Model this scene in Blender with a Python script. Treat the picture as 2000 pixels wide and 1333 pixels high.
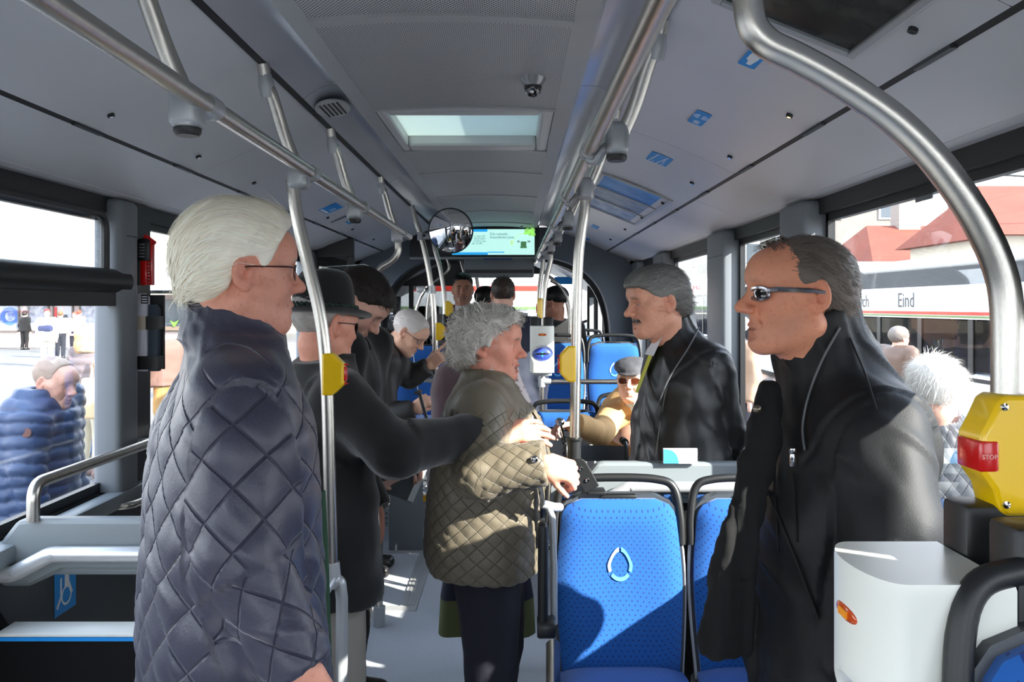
import bpy, bmesh, math, random
import numpy as np
from mathutils import Vector, Matrix

for _o in list(bpy.data.objects): bpy.data.objects.remove(_o)
SC = bpy.context.scene
# ------------------------------------------------------------------ camera
CAMX, CAMZ, FPX, VX, VY = 0.165, 1.62, 1622.0, 1005.0, 598.0
_c = bpy.data.cameras.new('camera'); CAM = bpy.data.objects.new('camera', _c)
SC.collection.objects.link(CAM)
CAM.location = (CAMX, 0, CAMZ); CAM.rotation_euler = (math.pi/2, 0, 0)
_c.lens = FPX/2000*36; _c.sensor_width = 36
_c.shift_x = -5/2000; _c.shift_y = -68.5/2000
_c.clip_start = 0.02; _c.clip_end = 500
SC.camera = CAM
# ------------------------------------------------------------------ sky
W = bpy.data.worlds.new('world'); SC.world = W; W.use_nodes = True
_nt = W.node_tree; _nt.nodes.clear()
_bg = _nt.nodes.new('ShaderNodeBackground'); _wo = _nt.nodes.new('ShaderNodeOutputWorld')
_tc = _nt.nodes.new('ShaderNodeTexCoord'); _sx = _nt.nodes.new('ShaderNodeSeparateXYZ')
_rp = _nt.nodes.new('ShaderNodeValToRGB')
_nt.links.new(_tc.outputs['Generated'], _sx.inputs[0]); _nt.links.new(_sx.outputs['Z'], _rp.inputs['Fac'])
_rp.color_ramp.elements[0].position = 0.0; _rp.color_ramp.elements[0].color = (0.86, 0.88, 0.92, 1)
_rp.color_ramp.elements[1].position = 0.8; _rp.color_ramp.elements[1].color = (0.55, 0.68, 0.92, 1)
_nt.links.new(_rp.outputs[0], _bg.inputs['Color']); _bg.inputs['Strength'].default_value = 1.8
_nt.links.new(_bg.outputs[0], _wo.inputs['Surface'])
# ------------------------------------------------------------------ sun
_l = bpy.data.lights.new('sun', 'SUN'); SUN = bpy.data.objects.new('sun', _l); SC.collection.objects.link(SUN)
_l.energy = 5.3; _l.angle = math.radians(0.6); _l.color = (1.0, 0.95, 0.87)
SUN.rotation_euler = Vector((1.0, -0.60, 0.62)).to_track_quat('Z', 'Y').to_euler()
# ------------------------------------------------------------------ exposure
vs = SC.view_settings
SC.display_settings.display_device = 'sRGB'
vs.view_transform = 'Standard'; vs.look = 'None'; vs.gamma = 1.0; vs.use_curve_mapping = False
vs.exposure = 1.97
SC.cycles.use_denoising = True
SC.cycles.max_bounces = 8; SC.cycles.diffuse_bounces = 5; SC.cycles.glossy_bounces = 4
SC.cycles.transparent_max_bounces = 16; SC.cycles.sample_clamp_indirect = 6.0
SC.cycles.caustics_reflective = False; SC.cycles.caustics_refractive = False

# ================================================================== helpers
PI = math.pi
def R(d): return math.radians(d)
def Q(px, py, d):
    """real-world point: bus axes, x right, y forward (d metres ahead), z up from the bus floor"""
    return Vector((CAMX + (px-VX)/FPX*d, d, CAMZ + (VY-py)/FPX*d))
def A3(v): return np.array(v, float)
def unit(v):
    v = A3(v); return v/ (np.linalg.norm(v)+1e-12)

def srgb(r, g=None, b=None):
    if g is None: g = b = r
    return tuple((c/255/12.92 if c/255 <= .04045 else ((c/255+.055)/1.055)**2.4) for c in (r, g, b)) + (1.0,)

_M = {}
def mat(name, col, rough=.5, metal=0.0, bump=0.0, bscale=200, spec=None, emit=None, estr=1.0, var=0.0, vscale=4.0, attr=False,
        coat=0.0, sheen=0.0, trans=0.0, aniso=None, sss=0.0):
    if name in _M: return _M[name]
    m = bpy.data.materials.new(name); m.use_nodes = True; nt = m.node_tree
    b = nt.nodes['Principled BSDF']
    b.inputs['Base Color'].default_value = col; b.inputs['Roughness'].default_value = rough; b.inputs['Metallic'].default_value = metal
    if spec is not None: b.inputs['Specular IOR Level'].default_value = spec
    if coat: b.inputs['Coat Weight'].default_value = coat; b.inputs['Coat Roughness'].default_value = .08
    if sheen: b.inputs['Sheen Weight'].default_value = sheen; b.inputs['Sheen Roughness'].default_value = .4
    if trans: b.inputs['Transmission Weight'].default_value = trans
    if sss:
        b.inputs['Subsurface Weight'].default_value = sss; b.inputs['Subsurface Radius'].default_value = (.008, .003, .0015)
    if emit is not None:
        b.inputs['Emission Color'].default_value = emit; b.inputs['Emission Strength'].default_value = estr
    tc = nt.nodes.new('ShaderNodeTexCoord')
    src = None
    if attr:
        at = nt.nodes.new('ShaderNodeAttribute'); at.attribute_name = 'Col'; src = at.outputs['Color']
        nt.links.new(src, b.inputs['Base Color'])
    if var:
        n = nt.nodes.new('ShaderNodeTexNoise'); n.inputs['Scale'].default_value = vscale; n.inputs['Detail'].default_value = 5
        nt.links.new(tc.outputs['Object'], n.inputs['Vector'])
        mp = nt.nodes.new('ShaderNodeMapRange'); mp.inputs['To Min'].default_value = 1-var; mp.inputs['To Max'].default_value = 1+var
        mp.inputs['From Min'].default_value = .3; mp.inputs['From Max'].default_value = .7
        nt.links.new(n.outputs['Fac'], mp.inputs['Value'])
        mx = nt.nodes.new('ShaderNodeVectorMath'); mx.operation = 'SCALE'
        if src: nt.links.new(src, mx.inputs[0])
        else: mx.inputs[0].default_value = col[:3]
        nt.links.new(mp.outputs[0], mx.inputs['Scale']); nt.links.new(mx.outputs[0], b.inputs['Base Color'])
    if bump:
        n2 = nt.nodes.new('ShaderNodeTexNoise'); n2.inputs['Scale'].default_value = bscale; n2.inputs['Detail'].default_value = 3
        if aniso:
            mpp = nt.nodes.new('ShaderNodeMapping'); mpp.inputs['Scale'].default_value = aniso
            nt.links.new(tc.outputs['Object'], mpp.inputs['Vector']); nt.links.new(mpp.outputs[0], n2.inputs['Vector'])
        else: nt.links.new(tc.outputs['Object'], n2.inputs['Vector'])
        bp = nt.nodes.new('ShaderNodeBump'); bp.inputs['Strength'].default_value = min(1, bump); bp.inputs['Distance'].default_value = .002
        nt.links.new(n2.outputs['Fac'], bp.inputs['Height']); nt.links.new(bp.outputs[0], b.inputs['Normal'])
    _M[name] = m
    return m

def glass(name, tint=(1, 1, 1, 1), refl=.06, rough=.0, top=.32):
    if name in _M: return _M[name]
    m = bpy.data.materials.new(name); m.use_nodes = True; nt = m.node_tree; nt.nodes.clear()
    o = nt.nodes.new('ShaderNodeOutputMaterial'); mx = nt.nodes.new('ShaderNodeMixShader')
    t = nt.nodes.new('ShaderNodeBsdfTransparent'); g = nt.nodes.new('ShaderNodeBsdfGlossy'); lw = nt.nodes.new('ShaderNodeLayerWeight')
    t.inputs['Color'].default_value = tint; g.inputs['Roughness'].default_value = rough
    lw.inputs['Blend'].default_value = .15
    mp = nt.nodes.new('ShaderNodeMapRange'); mp.inputs['To Min'].default_value = refl; mp.inputs['To Max'].default_value = top
    nt.links.new(lw.outputs['Fresnel'], mp.inputs['Value']); nt.links.new(mp.outputs[0], mx.inputs['Fac'])
    nt.links.new(t.outputs[0], mx.inputs[1]); nt.links.new(g.outputs[0], mx.inputs[2]); nt.links.new(mx.outputs[0], o.inputs['Surface'])
    _M[name] = m
    return m

LAST = [None]
def link(o): SC.collection.objects.link(o); LAST[0] = o; return o
def tag(o, label=None, cat=None, group=None, kind=None):
    if label: o['label'] = label
    if cat: o['category'] = cat
    if group: o['group'] = group
    if kind: o['kind'] = kind
    return o
def empty(name, loc=(0, 0, 0), label=None, cat=None, group=None, kind=None):
    o = bpy.data.objects.new(name, None); o.location = loc; o.empty_display_size = .1; link(o)
    return tag(o, label, cat, group, kind)
def setparent(o, p):
    if p is not None:
        o.parent = p
        M = Matrix.Identity(4); q = p
        chain = []
        while q is not None: chain.append(q); q = q.parent
        for q in reversed(chain): M = M @ q.matrix_parent_inverse @ Matrix.LocRotScale(q.location, q.rotation_euler, q.scale)
        o.matrix_parent_inverse = M.inverted()
    return o
def mesh_np(name, V, F, mt, parent=None, smooth=True, col=None, sharp=None):
    """numpy verts + (n,4) or (n,3) faces -> object"""
    me = bpy.data.meshes.new(name); V = np.asarray(V, np.float32); F = np.asarray(F, np.int32)
    n, k = F.shape
    me.vertices.add(len(V)); me.vertices.foreach_set('co', V.ravel())
    me.loops.add(n*k); me.loops.foreach_set('vertex_index', F.ravel())
    me.polygons.add(n); me.polygons.foreach_set('loop_start', np.arange(0, n*k, k, dtype=np.int32))
    me.polygons.foreach_set('loop_total', np.full(n, k, np.int32))
    me.update(calc_edges=True)
    if smooth: me.polygons.foreach_set('use_smooth', np.ones(n, bool))
    if col is not None:
        a = me.attributes.new('Col', 'FLOAT_COLOR', 'POINT')
        c = np.ones((len(V), 4), np.float32); c[:, :3] = col; a.data.foreach_set('color', c.ravel())
    me.materials.append(mt)
    o = link(bpy.data.objects.new(name, me)); setparent(o, parent)
    return o

class MB:
    """collects simple shapes into one mesh"""
    def __init__(s): s.v = []; s.f = []; s.sm = []; s.mi = []; s.m = 0
    def add(s, V, F, smooth=False):
        b = len(s.v); s.v += [tuple(p) for p in V]
        for f in F: s.f.append(tuple(i+b for i in f)); s.sm.append(smooth); s.mi.append(s.m)
        return s
    def box(s, a, b, M=None):
        x0, y0, z0 = a; x1, y1, z1 = b
        V = [(x0,y0,z0),(x1,y0,z0),(x1,y1,z0),(x0,y1,z0),(x0,y0,z1),(x1,y0,z1),(x1,y1,z1),(x0,y1,z1)]
        if M is not None: V = [M @ Vector(p) for p in V]
        return s.add(V, [(0,3,2,1),(4,5,6,7),(0,1,5,4),(1,2,6,5),(2,3,7,6),(3,0,4,7)])
    def rbox(s, a, b, r=.01, seg=2, M=None):
        bm = bmesh.new(); bmesh.ops.create_cube(bm, size=1)
        for v in bm.verts:
            v.co = Vector([(a[i]+b[i])/2 + v.co[i]*(b[i]-a[i]) for i in range(3)])
        r = min(r, .49*min(b[i]-a[i] for i in range(3)))
        bmesh.ops.bevel(bm, geom=bm.edges[:], offset=r, segments=seg, profile=.5, affect='EDGES')
        return s.bm(bm, M, True)
    def bm(s, bm, M=None, smooth=False):
        bm.verts.index_update()
        V = [(M @ v.co if M is not None else v.co.copy()) for v in bm.verts]
        F = [[v.index for v in f.verts] for f in bm.faces]; bm.free()
        return s.add(V, F, smooth)
    def prism(s, poly, z0, z1, M=None, smooth=False):
        """polygon in xy extruded along z, then M"""
        n = len(poly); V = [Vector((x, y, z0)) for x, y in poly] + [Vector((x, y, z1)) for x, y in poly]
        if M is not None: V = [M @ p for p in V]
        s.add(V, [tuple(range(n-1, -1, -1)), tuple(range(n, 2*n))])
        b = len(s.v)-2*n
        for i in range(n):
            j = (i+1) % n; s.f.append((b+i, b+j, b+n+j, b+n+i)); s.sm.append(smooth); s.mi.append(s.m)
        return s
    def tube(s, pts, r, n=14, bend=0.0, caps=True, rs=None, flat=1.0):
        P = fillet([Vector(p) for p in pts], bend) if bend else [Vector(p) for p in pts]
        if rs is None: RR = [r]*len(P)
        else: RR = list(np.interp(np.linspace(0, 1, len(P)), np.linspace(0, 1, len(rs)), rs))
        V = []; F = []
        T = []
        for i in range(len(P)):
            t = (P[min(i+1, len(P)-1)]-P[max(i-1, 0)]).normalized(); T.append(t)
        u = T[0].orthogonal().normalized()
        for i, p in enumerate(P):
            u = (u - T[i]*u.dot(T[i])).normalized(); w = T[i].cross(u)
            for k in range(n):
                a = 2*PI*k/n; V.append(p + (u*math.cos(a)+w*math.sin(a)*flat)*RR[i])
        for i in range(len(P)-1):
            for k in range(n):
                k2 = (k+1) % n; F.append((i*n+k, i*n+k2, (i+1)*n+k2, (i+1)*n+k))
        s.add(V, F, True)
        if caps:
            b = len(s.v)-len(V)
            s.f.append(tuple(b+k for k in range(n-1, -1, -1))); s.sm.append(False); s.mi.append(s.m)
            s.f.append(tuple(b+(len(P)-1)*n+k for k in range(n))); s.sm.append(False); s.mi.append(s.m)
        return s
    def lathe(s, prof, M=None, n=24, smooth=True):
        """profile [(r,z)...] round z"""
        V = []; F = []
        for r, z in prof:
            for k in range(n): V.append(Vector((r*math.cos(2*PI*k/n), r*math.sin(2*PI*k/n), z)))
        for i in range(len(prof)-1):
            for k in range(n):
                k2 = (k+1) % n; F.append((i*n+k, i*n+k2, (i+1)*n+k2, (i+1)*n+k))
        if M is not None: V = [M @ p for p in V]
        return s.add(V, F, smooth)
    def sphere(s, c, r, n=12, M=None):
        bm = bmesh.new(); bmesh.ops.create_uvsphere(bm, u_segments=n*2, v_segments=n, radius=1)
        rr = r if hasattr(r, '__len__') else (r, r, r)
        for v in bm.verts: v.co = Vector((v.co.x*rr[0], v.co.y*rr[1], v.co.z*rr[2]))
        T = Matrix.Translation(c) @ (M if M is not None else Matrix.Identity(4))
        return s.bm(bm, T, True)
    def grid(s, fn, nu, nv, smooth=True, closed_u=False):
        V = [fn(i/(nu-1) if not closed_u else i/nu, j/(nv-1)) for j in range(nv) for i in range(nu)]
        F = []
        for j in range(nv-1):
            for i in range(nu if closed_u else nu-1):
                i2 = (i+1) % nu; F.append((j*nu+i, j*nu+i2, (j+1)*nu+i2, (j+1)*nu+i))
        return s.add(V, F, smooth)
    def build(s, name, mt, parent=None, bevel=0.0):
        me = bpy.data.meshes.new(name); me.from_pydata([tuple(p) for p in s.v], [], s.f)
        me.polygons.foreach_set('use_smooth', s.sm)
        for m_ in (mt if isinstance(mt, (list, tuple)) else [mt]): me.materials.append(m_)
        if isinstance(mt, (list, tuple)): me.polygons.foreach_set('material_index', s.mi)
        me.update()
        if any(s.sm):
            try: me.set_sharp_from_angle(angle=R(40))
            except Exception: pass
        o = link(bpy.data.objects.new(name, me)); setparent(o, parent)
        if bevel:
            bv = o.modifiers.new('bevel', 'BEVEL'); bv.width = bevel; bv.segments = 2; bv.limit_method = 'ANGLE'
        return o

def fillet(P, rad, seg=7):
    """round the corners of a polyline"""
    if len(P) < 3: return P
    out = [P[0]]
    for i in range(1, len(P)-1):
        a, b, c = P[i-1], P[i], P[i+1]
        u = (a-b); v = (c-b); lu, lv = u.length, v.length; u.normalize(); v.normalize()
        ang = u.angle(v)
        if ang > PI-.02: out.append(b); continue
        t = min(rad/math.tan(ang/2), lu*.48, lv*.48)
        p, q = b+u*t, b+v*t
        for k in range(seg+1):
            s_ = k/seg; out.append(p*(1-s_)**2 + b*2*s_*(1-s_) + q*s_**2)
    out.append(P[-1])
    return out
def smoothpath(P, n=40):
    """Catmull-Rom through the points"""
    P = [Vector(p) for p in P]; P = [P[0]*2-P[1]] + P + [P[-1]*2-P[-2]]; out = []
    for i in range(1, len(P)-2):
        for k in range(n//(len(P)-3)+1):
            t = k/(n//(len(P)-3)+1); a, b, c, d = P[i-1:i+3]
            out.append(.5*((2*b)+(c-a)*t+(2*a-5*b+4*c-d)*t*t+(3*b-a-3*c+d)*t**3))
    out.append(P[-2]); return out
def copy_tree(o, parent=None, name=None):
    c = o.copy(); link(c)
    if parent is not None: c.parent = parent
    for ch in list(o.children): copy_tree(ch, c)
    return c
def frame(o, x, y):
    """matrix with origin o, local x, y given, z = x cross y"""
    x = Vector(x).normalized(); z = x.cross(Vector(y)).normalized(); y = z.cross(x)
    M = Matrix((x, y, z)).transposed().to_4x4(); M.translation = Vector(o); return M
def text(name, s, size, M, mt, parent=None, extrude=.0006, align='LEFT'):
    c = bpy.data.curves.new(name, 'FONT'); c.body = s; c.size = size; c.extrude = extrude; c.align_x = align; c.resolution_u = 2
    o = bpy.data.objects.new(name, c); link(o)
    dg = bpy.context.evaluated_depsgraph_get(); me = bpy.data.meshes.new_from_object(o.evaluated_get(dg))
    bpy.data.objects.remove(o)
    me.transform(M); me.materials.clear(); me.materials.append(mt)
    o = link(bpy.data.objects.new(name, me)); setparent(o, parent); return o
# ================================================================== materials
M_panel = mat('panel_white', srgb(205, 206, 210), .42, bump=.05, bscale=600, var=.02)
M_cove = mat('cove_silver', srgb(176, 179, 186), .26, metal=.15, bump=.02, bscale=400)
M_strip = mat('strip_grey', srgb(176, 177, 176), .5)
M_dark = mat('plastic_black', srgb(26, 27, 28), .42, bump=.1, bscale=900)
M_dark2 = mat('anthracite', srgb(58, 62, 66), .55, bump=.15, bscale=700)
M_grey = mat('pillar_grey', srgb(122, 127, 132), .45)
M_lgrey = mat('fitting_grey', srgb(176, 179, 181), .38, metal=.35)
M_wgrey = mat('bumper_grey', srgb(128, 135, 138), .4)
M_steel = mat('brushed_steel', srgb(196, 192, 184), .27, metal=1.0, bump=.12, bscale=60, aniso=(30, 30, 1))
M_chrome = mat('chrome', srgb(225, 225, 225), .08, metal=1.0)
M_yellow = mat('yellow_plastic', srgb(247, 200, 8), .28, coat=.4)
M_red = mat('red_plastic', srgb(205, 16, 14), .25, coat=.4)
M_white = mat('white_plastic', srgb(236, 236, 228), .35)
M_rubber = mat('rubber_seam', srgb(20, 20, 22), .6)
M_black_rough = mat('black_matt', srgb(12, 12, 13), .85)
M_blue_stick = mat('sticker_blue', srgb(20, 146, 226), .5)
M_lblue = mat('sticker_light_blue', srgb(120, 190, 235), .4)
M_print_white = mat('print_white', srgb(240, 244, 246), .5)
M_print_grey = mat('print_grey', srgb(120, 150, 170), .5)
M_glass = glass('window_glass', (.945, .96, .96, 1), .012)
M_glass_in = glass('partition_glass', (.9, .93, .93, 1), .05)

def perf_mat():
    m = bpy.data.materials.new('perforated_panel'); m.use_nodes = True; nt = m.node_tree; b = nt.nodes['Principled BSDF']
    tc = nt.nodes.new('ShaderNodeTexCoord'); sp = nt.nodes.new('ShaderNodeSeparateXYZ'); nt.links.new(tc.outputs['Object'], sp.inputs[0])
    def mth(op, a, bb=None):
        n = nt.nodes.new('ShaderNodeMath'); n.operation = op
        for i, x in enumerate((a, bb)):
            if x is None: continue
            if isinstance(x, (int, float)): n.inputs[i].default_value = x
            else: nt.links.new(x, n.inputs[i])
        return n.outputs[0]
    def dots(ox, oy):
        fx = mth('SUBTRACT', mth('FRACT', mth('ADD', mth('DIVIDE', sp.outputs['X'], .010), ox)), .5)
        fy = mth('SUBTRACT', mth('FRACT', mth('ADD', mth('DIVIDE', sp.outputs['Y'], .012), oy)), .5)
        return mth('ADD', mth('MULTIPLY', fx, fx), mth('MULTIPLY', fy, fy))
    d = mth('LESS_THAN', mth('MINIMUM', dots(0.0, 0.0), dots(.5, .5)), .05)
    mx = nt.nodes.new('ShaderNodeMix'); mx.data_type = 'RGBA'
    nt.links.new(d, mx.inputs['Factor']); mx.inputs['A'].default_value = srgb(198, 200, 200); mx.inputs['B'].default_value = srgb(52, 48, 44)
    nt.links.new(mx.outputs['Result'], b.inputs['Base Color']); b.inputs['Roughness'].default_value = .5
    return m
M_perf = perf_mat()
def floor_mat():
    m = mat('floor_vinyl', srgb(168, 170, 174), .5, bump=.25, bscale=350)
    nt = m.node_tree; b = nt.nodes['Principled BSDF']
    tc = nt.nodes.new('ShaderNodeTexCoord'); n = nt.nodes.new('ShaderNodeTexNoise'); n.inputs['Scale'].default_value = 260; n.inputs['Detail'].default_value = 2
    r = nt.nodes.new('ShaderNodeValToRGB'); r.color_ramp.elements[0].position = .38; r.color_ramp.elements[1].position = .62
    r.color_ramp.elements[0].color = srgb(168, 171, 177); r.color_ramp.elements[1].color = srgb(206, 207, 209)
    nt.links.new(tc.outputs['Object'], n.inputs['Vector']); nt.links.new(n.outputs['Fac'], r.inputs[0]); nt.links.new(r.outputs[0], b.inputs['Base Color'])
    return m
M_floor = floor_mat()

HW = 1.21            # half width of the saloon
YB, YF = -1.6, 9.6   # back and front of the stretch that is built
YP = 7.0             # where the saloon ends and the driver's area begins

# ------------------------------------------------------------------ floor
fl = empty('floor', (0, 4, 0), kind='structure')
MB().box((-HW, YB, -.08), (HW, YF, 0)).build('floor_sheet', M_floor, fl)
# hatch frame in the floor
x0, x1 = -.98, -.45
hf = MB()
ha = [Q(705, 1071, 5.3), Q(853, 1071, 5.3), Q(812, 1176, 4.35), Q(660, 1176, 4.35)]
h0 = (-1.0, 4.40); h1 = (-.36, 5.48)
hf.box((h0[0], h0[1], 0), (h1[0], h0[1]+.07, .006)); hf.box((h0[0], h1[1]-.05, 0), (h1[0], h1[1], .006))
hf.box((h0[0], h0[1]+.07, 0), (h0[0]+.05, h1[1]-.05, .006)); hf.box((h1[0]-.09, h0[1]+.07, 0), (h1[0], h1[1]-.05, .006))
for dx in (.02, .042, .064): hf.box((h1[0]-.09+dx, h0[1]+.07, .006), (h1[0]-.09+dx+.012, h1[1]-.05, .009))
hf.build('hatch_frame', mat('hatch_alu', srgb(205, 205, 205), .35, metal=.5), fl)
# ------------------------------------------------------------------ raised floor at the front left with yellow nosing
st = empty('trim_1', (-.8, 5.7, 0), kind='structure')
PH = .31
MB().box((-HW, 5.72, 0), (-.34, 9.0, PH)).build('platform', M_floor, st)
MB().box((-HW, 5.70, PH-.035), (-.34, 5.735, PH+.004)).build('yellow_edge', mat('yellow_edge', srgb(240, 180, 20), .5), st)
sp = MB().box((-.86, 5.708, .10), (-.36, 5.72, .22)); sp.build('kick_plate', mat('kick_plate', srgb(170, 172, 176), .4, metal=.3), st)
bl = MB()
for i in range(5):
    for zz in (.125, .16, .195): bl.sphere((-.82+i*.105, 5.707, zz), .006, 5)
bl.build('rivet_row', M_dark2, st)
MB().box((-.34, 5.72, 0), (-.325, 9.0, PH)).build('platform_side', M_grey, st)
st2 = empty('trim_2', (.7, 6.0, 0), kind='structure')
MB().box((.24, 5.75, 0), (HW, 8.2, .34)).build('platform', M_floor, st2)

# ------------------------------------------------------------------ ceiling
ce = empty('ceiling', (0, 4, 2.28), kind='structure')
ZC = 1.62
def strip(name, prof, y0, y1, mt, parent, th=.02, nseg=1):
    """profile (x,z) points swept along y with a little thickness upward"""
    b = MB(); n = len(prof)
    V = [(x, y, z) for y in (y0, y1) for x, z in prof] + [(x*1.0, y, z+th) for y in (y0, y1) for x, z in prof]
    F = []
    for i in range(n-1):
        F.append((i, i+1, n+i+1, n+i)); F.append((2*n+i, 3*n+i, 3*n+i+1, 2*n+i+1))
        F.append((i, 2*n+i, 2*n+i+1, i+1)); F.append((n+i, n+i+1, 3*n+i+1, 3*n+i))
    F += [(0, n, 3*n, 2*n), (n-1, 3*n-1, 4*n-1, 2*n-1)]
    b.add(V, F, n > 3)
    return b.build(name, mt, parent)
# centre: perforated panels, each its own piece; the roof hatch between the first two
def bow(x): return 2.276 - .014*(x/.3)**2
cx = [(-.298+i*.0745, bow(-.298+i*.0745)) for i in range(9)]
D = lambda py, Z=.665: Z*FPX/(VY-py)
ycuts = [-1.6, .2, 1.02]
HY0, HY1 = D(204), D(284)      # roof hatch
pan = [(-1.6, .20), (.22, D(22)-.012), (D(22)+.012, HY0-.03)]
ends = [D(284)+.02, D(331), D(378), D(409), D(432)+.0, YP-.05]
for a, b in pan: strip('perforated_panel', cx, a, b, M_perf, ce)
for a, b in zip(ends[:-1], ends[1:]): strip('perforated_panel', cx, a+.012, b-.012, M_perf, ce)
for y in (.21, D(22)): strip('panel_joint', [(x, z-.008) for x, z in cx], y-.02, y+.02, M_strip, ce, th=.02)
for y in [HY0-.02]+ends[:-1]: strip('panel_joint', [(x, z-.005) for x, z in cx], y-.012, y+.012, M_strip, ce, th=.02)
# roof hatch: white surround with a translucent pane under the open sky
hx0, hx1 = -.262, .252
sur = MB()
for a, b in (((-.298, HY0), (hx0, HY1)), ((hx1, HY0), (.298, HY1)), ((hx0, HY0), (hx1, HY0+.07)), ((hx0, HY1-.10), (hx1, HY1))):
    sur.box((a[0], a[1], 2.262), (b[0], b[1], 2.322))
sur.build('hatch_surround', mat('hatch_white', srgb(206, 206, 206), .45), ce, bevel=.012)
def trans_mat():
    m = bpy.data.materials.new('hatch_pane'); m.use_nodes = True; nt = m.node_tree; nt.nodes.clear()
    o = nt.nodes.new('ShaderNodeOutputMaterial'); t = nt.nodes.new('ShaderNodeBsdfTranslucent'); t.inputs['Color'].default_value = (.34, .385, .37, 1)
    d = nt.nodes.new('ShaderNodeBsdfDiffuse'); d.inputs['Color'].default_value = (.5, .55, .53, 1); a = nt.nodes.new('ShaderNodeMixShader'); a.inputs[0].default_value = .2
    nt.links.new(t.outputs[0], a.inputs[1]); nt.links.new(d.outputs[0], a.inputs[2]); nt.links.new(a.outputs[0], o.inputs['Surface']); return m
MB().box((hx0-.01, HY0+.055, 2.305), (hx1+.01, HY1-.085, 2.31)).build('hatch_pane', trans_mat(), ce)
for s in (-1, 1):
    sx = lambda pr: [(s*x, z) for x, z in pr]
    strip('frame_strip', sx([(.297, 2.262), (.352, 2.266)]), YB, YP, M_strip, ce)
    # silver cove: concave between strip and panel
    cv = [(.352+.135*t, 2.292 - .038*t + .022*math.sin(PI*t)) for t in np.linspace(0, 1, 9)]
    cv[0] = (.353, 2.275)
    for a, b in ((YB, .7), (.705, 2.55), (2.555, 4.3), (4.305, YP)): strip('cove_panel', sx(cv), a, b, M_cove, ce)
    strip('seam_profile', sx([(.484, 2.253), (.500, 2.248)]), YB, YP, M_rubber, ce, th=.03)
    p0, p1 = (.500, 2.256), (.932, 2.082)
    sl = [(p0[0]+(p1[0]-p0[0])*t, p0[1]+(p1[1]-p0[1])*t + .012*math.sin(PI*t)) for t in np.linspace(0, 1, 7)]
    for a, b in ((YB, .55), (.553, 1.28), (1.283, 2.9), (2.903, 4.5), (4.503, 5.9), (5.903, YP)): strip('side_panel', sx(sl), a, b, M_panel, ce)
    strip('seam_profile', sx([(.930, 2.083), (.946, 2.076)]), YB, YP, M_rubber, ce, th=.03)
    bz = MB()
    for y in np.arange(-.4, YP, .62): bz.box((s*.938-.007, y, 2.074), (s*.938+.007, y+.14, 2.081))
    bz.build('seam_clips', M_dark2, ce)
    lo = [(.946, 2.078), (1.02, 2.052), (1.08, 2.028), (1.125, 2.008), (1.16, 1.998)]
    for a, b in ((YB, 1.2), (1.203, 3.6), (3.603, YP)): strip('lower_cove', sx(lo), a, b, M_panel, ce)
    strip('cove_lip', sx([(1.160, 1.996), (1.185, 1.990)]), YB, YP, M_panel, ce)
    strip('cove_lip', sx([(1.187, 1.992), (HW+.05, 1.984)]), YB, YP, M_panel, ce)
    # panel locks
    for y in (.75, 1.15, 1.47, 2.13, 2.72, 3.3, 3.95, 4.6, 5.3, 6.1):
        zz = 2.082+.04; o = Vector((s*.87, y, 2.1085))
        Mx = frame(o, (1, 0, -s*.40), (0, 1, 0))
        lk = MB().lathe([(0, -.004), (.009, -.004), (.009, .004)], Mx, 14).build('panel_lock', M_dark, ce)
        MB().lathe([(0, -.005), (.005, -.005), (.005, .0)], Mx, 10).build('lock_core', M_chrome, lk)
# roof skin above (closes the body from outside)
rs = MB()
rs.box((-HW-.06, YB, 2.47), (hx0-.02, YF, 2.5)); rs.box((hx1+.02, YB, 2.47), (HW+.06, YF, 2.5))
rs.box((hx0-.02, YB, 2.47), (hx1+.02, HY0+.05, 2.5)); rs.box((hx0-.02, HY1-.08, 2.47), (hx1+.02, YF, 2.5))
for s in (-1, 1): rs.box((s*(HW+.03)-.03, YB, 1.99), (s*(HW+.03)+.03, YF, 2.5))
for a, b in (((hx0-.03, HY0+.04), (hx0-.015, HY1-.07)), ((hx1+.015, HY0+.04), (hx1+.03, HY1-.07)), ((hx0-.03, HY0+.03), (hx1+.03, HY0+.05)), ((hx0-.03, HY1-.08), (hx1+.03, HY1-.06))):
    rs.box((a[0], a[1], 2.28), (b[0], b[1], 2.48))
rs.build('roof_skin', M_white, ce)
# back end behind the camera
bk = empty('wall_back', (0, YB, 0), kind='structure')
MB().box((-HW, YB-.05, 0), (HW, YB, 1.0)).box((-HW, YB-.05, 2.0), (HW, YB, 2.5)).box((-HW, YB-.05, 1.0), (-.9, YB, 2.0)).box((.9, YB-.05, 1.0), (HW, YB, 2.0)).build('back_panel', M_dark2, bk)
MB().box((-.9, YB-.03, 1.0), (.9, YB-.025, 2.0)).build('rear_pane', M_glass, bk)

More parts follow.
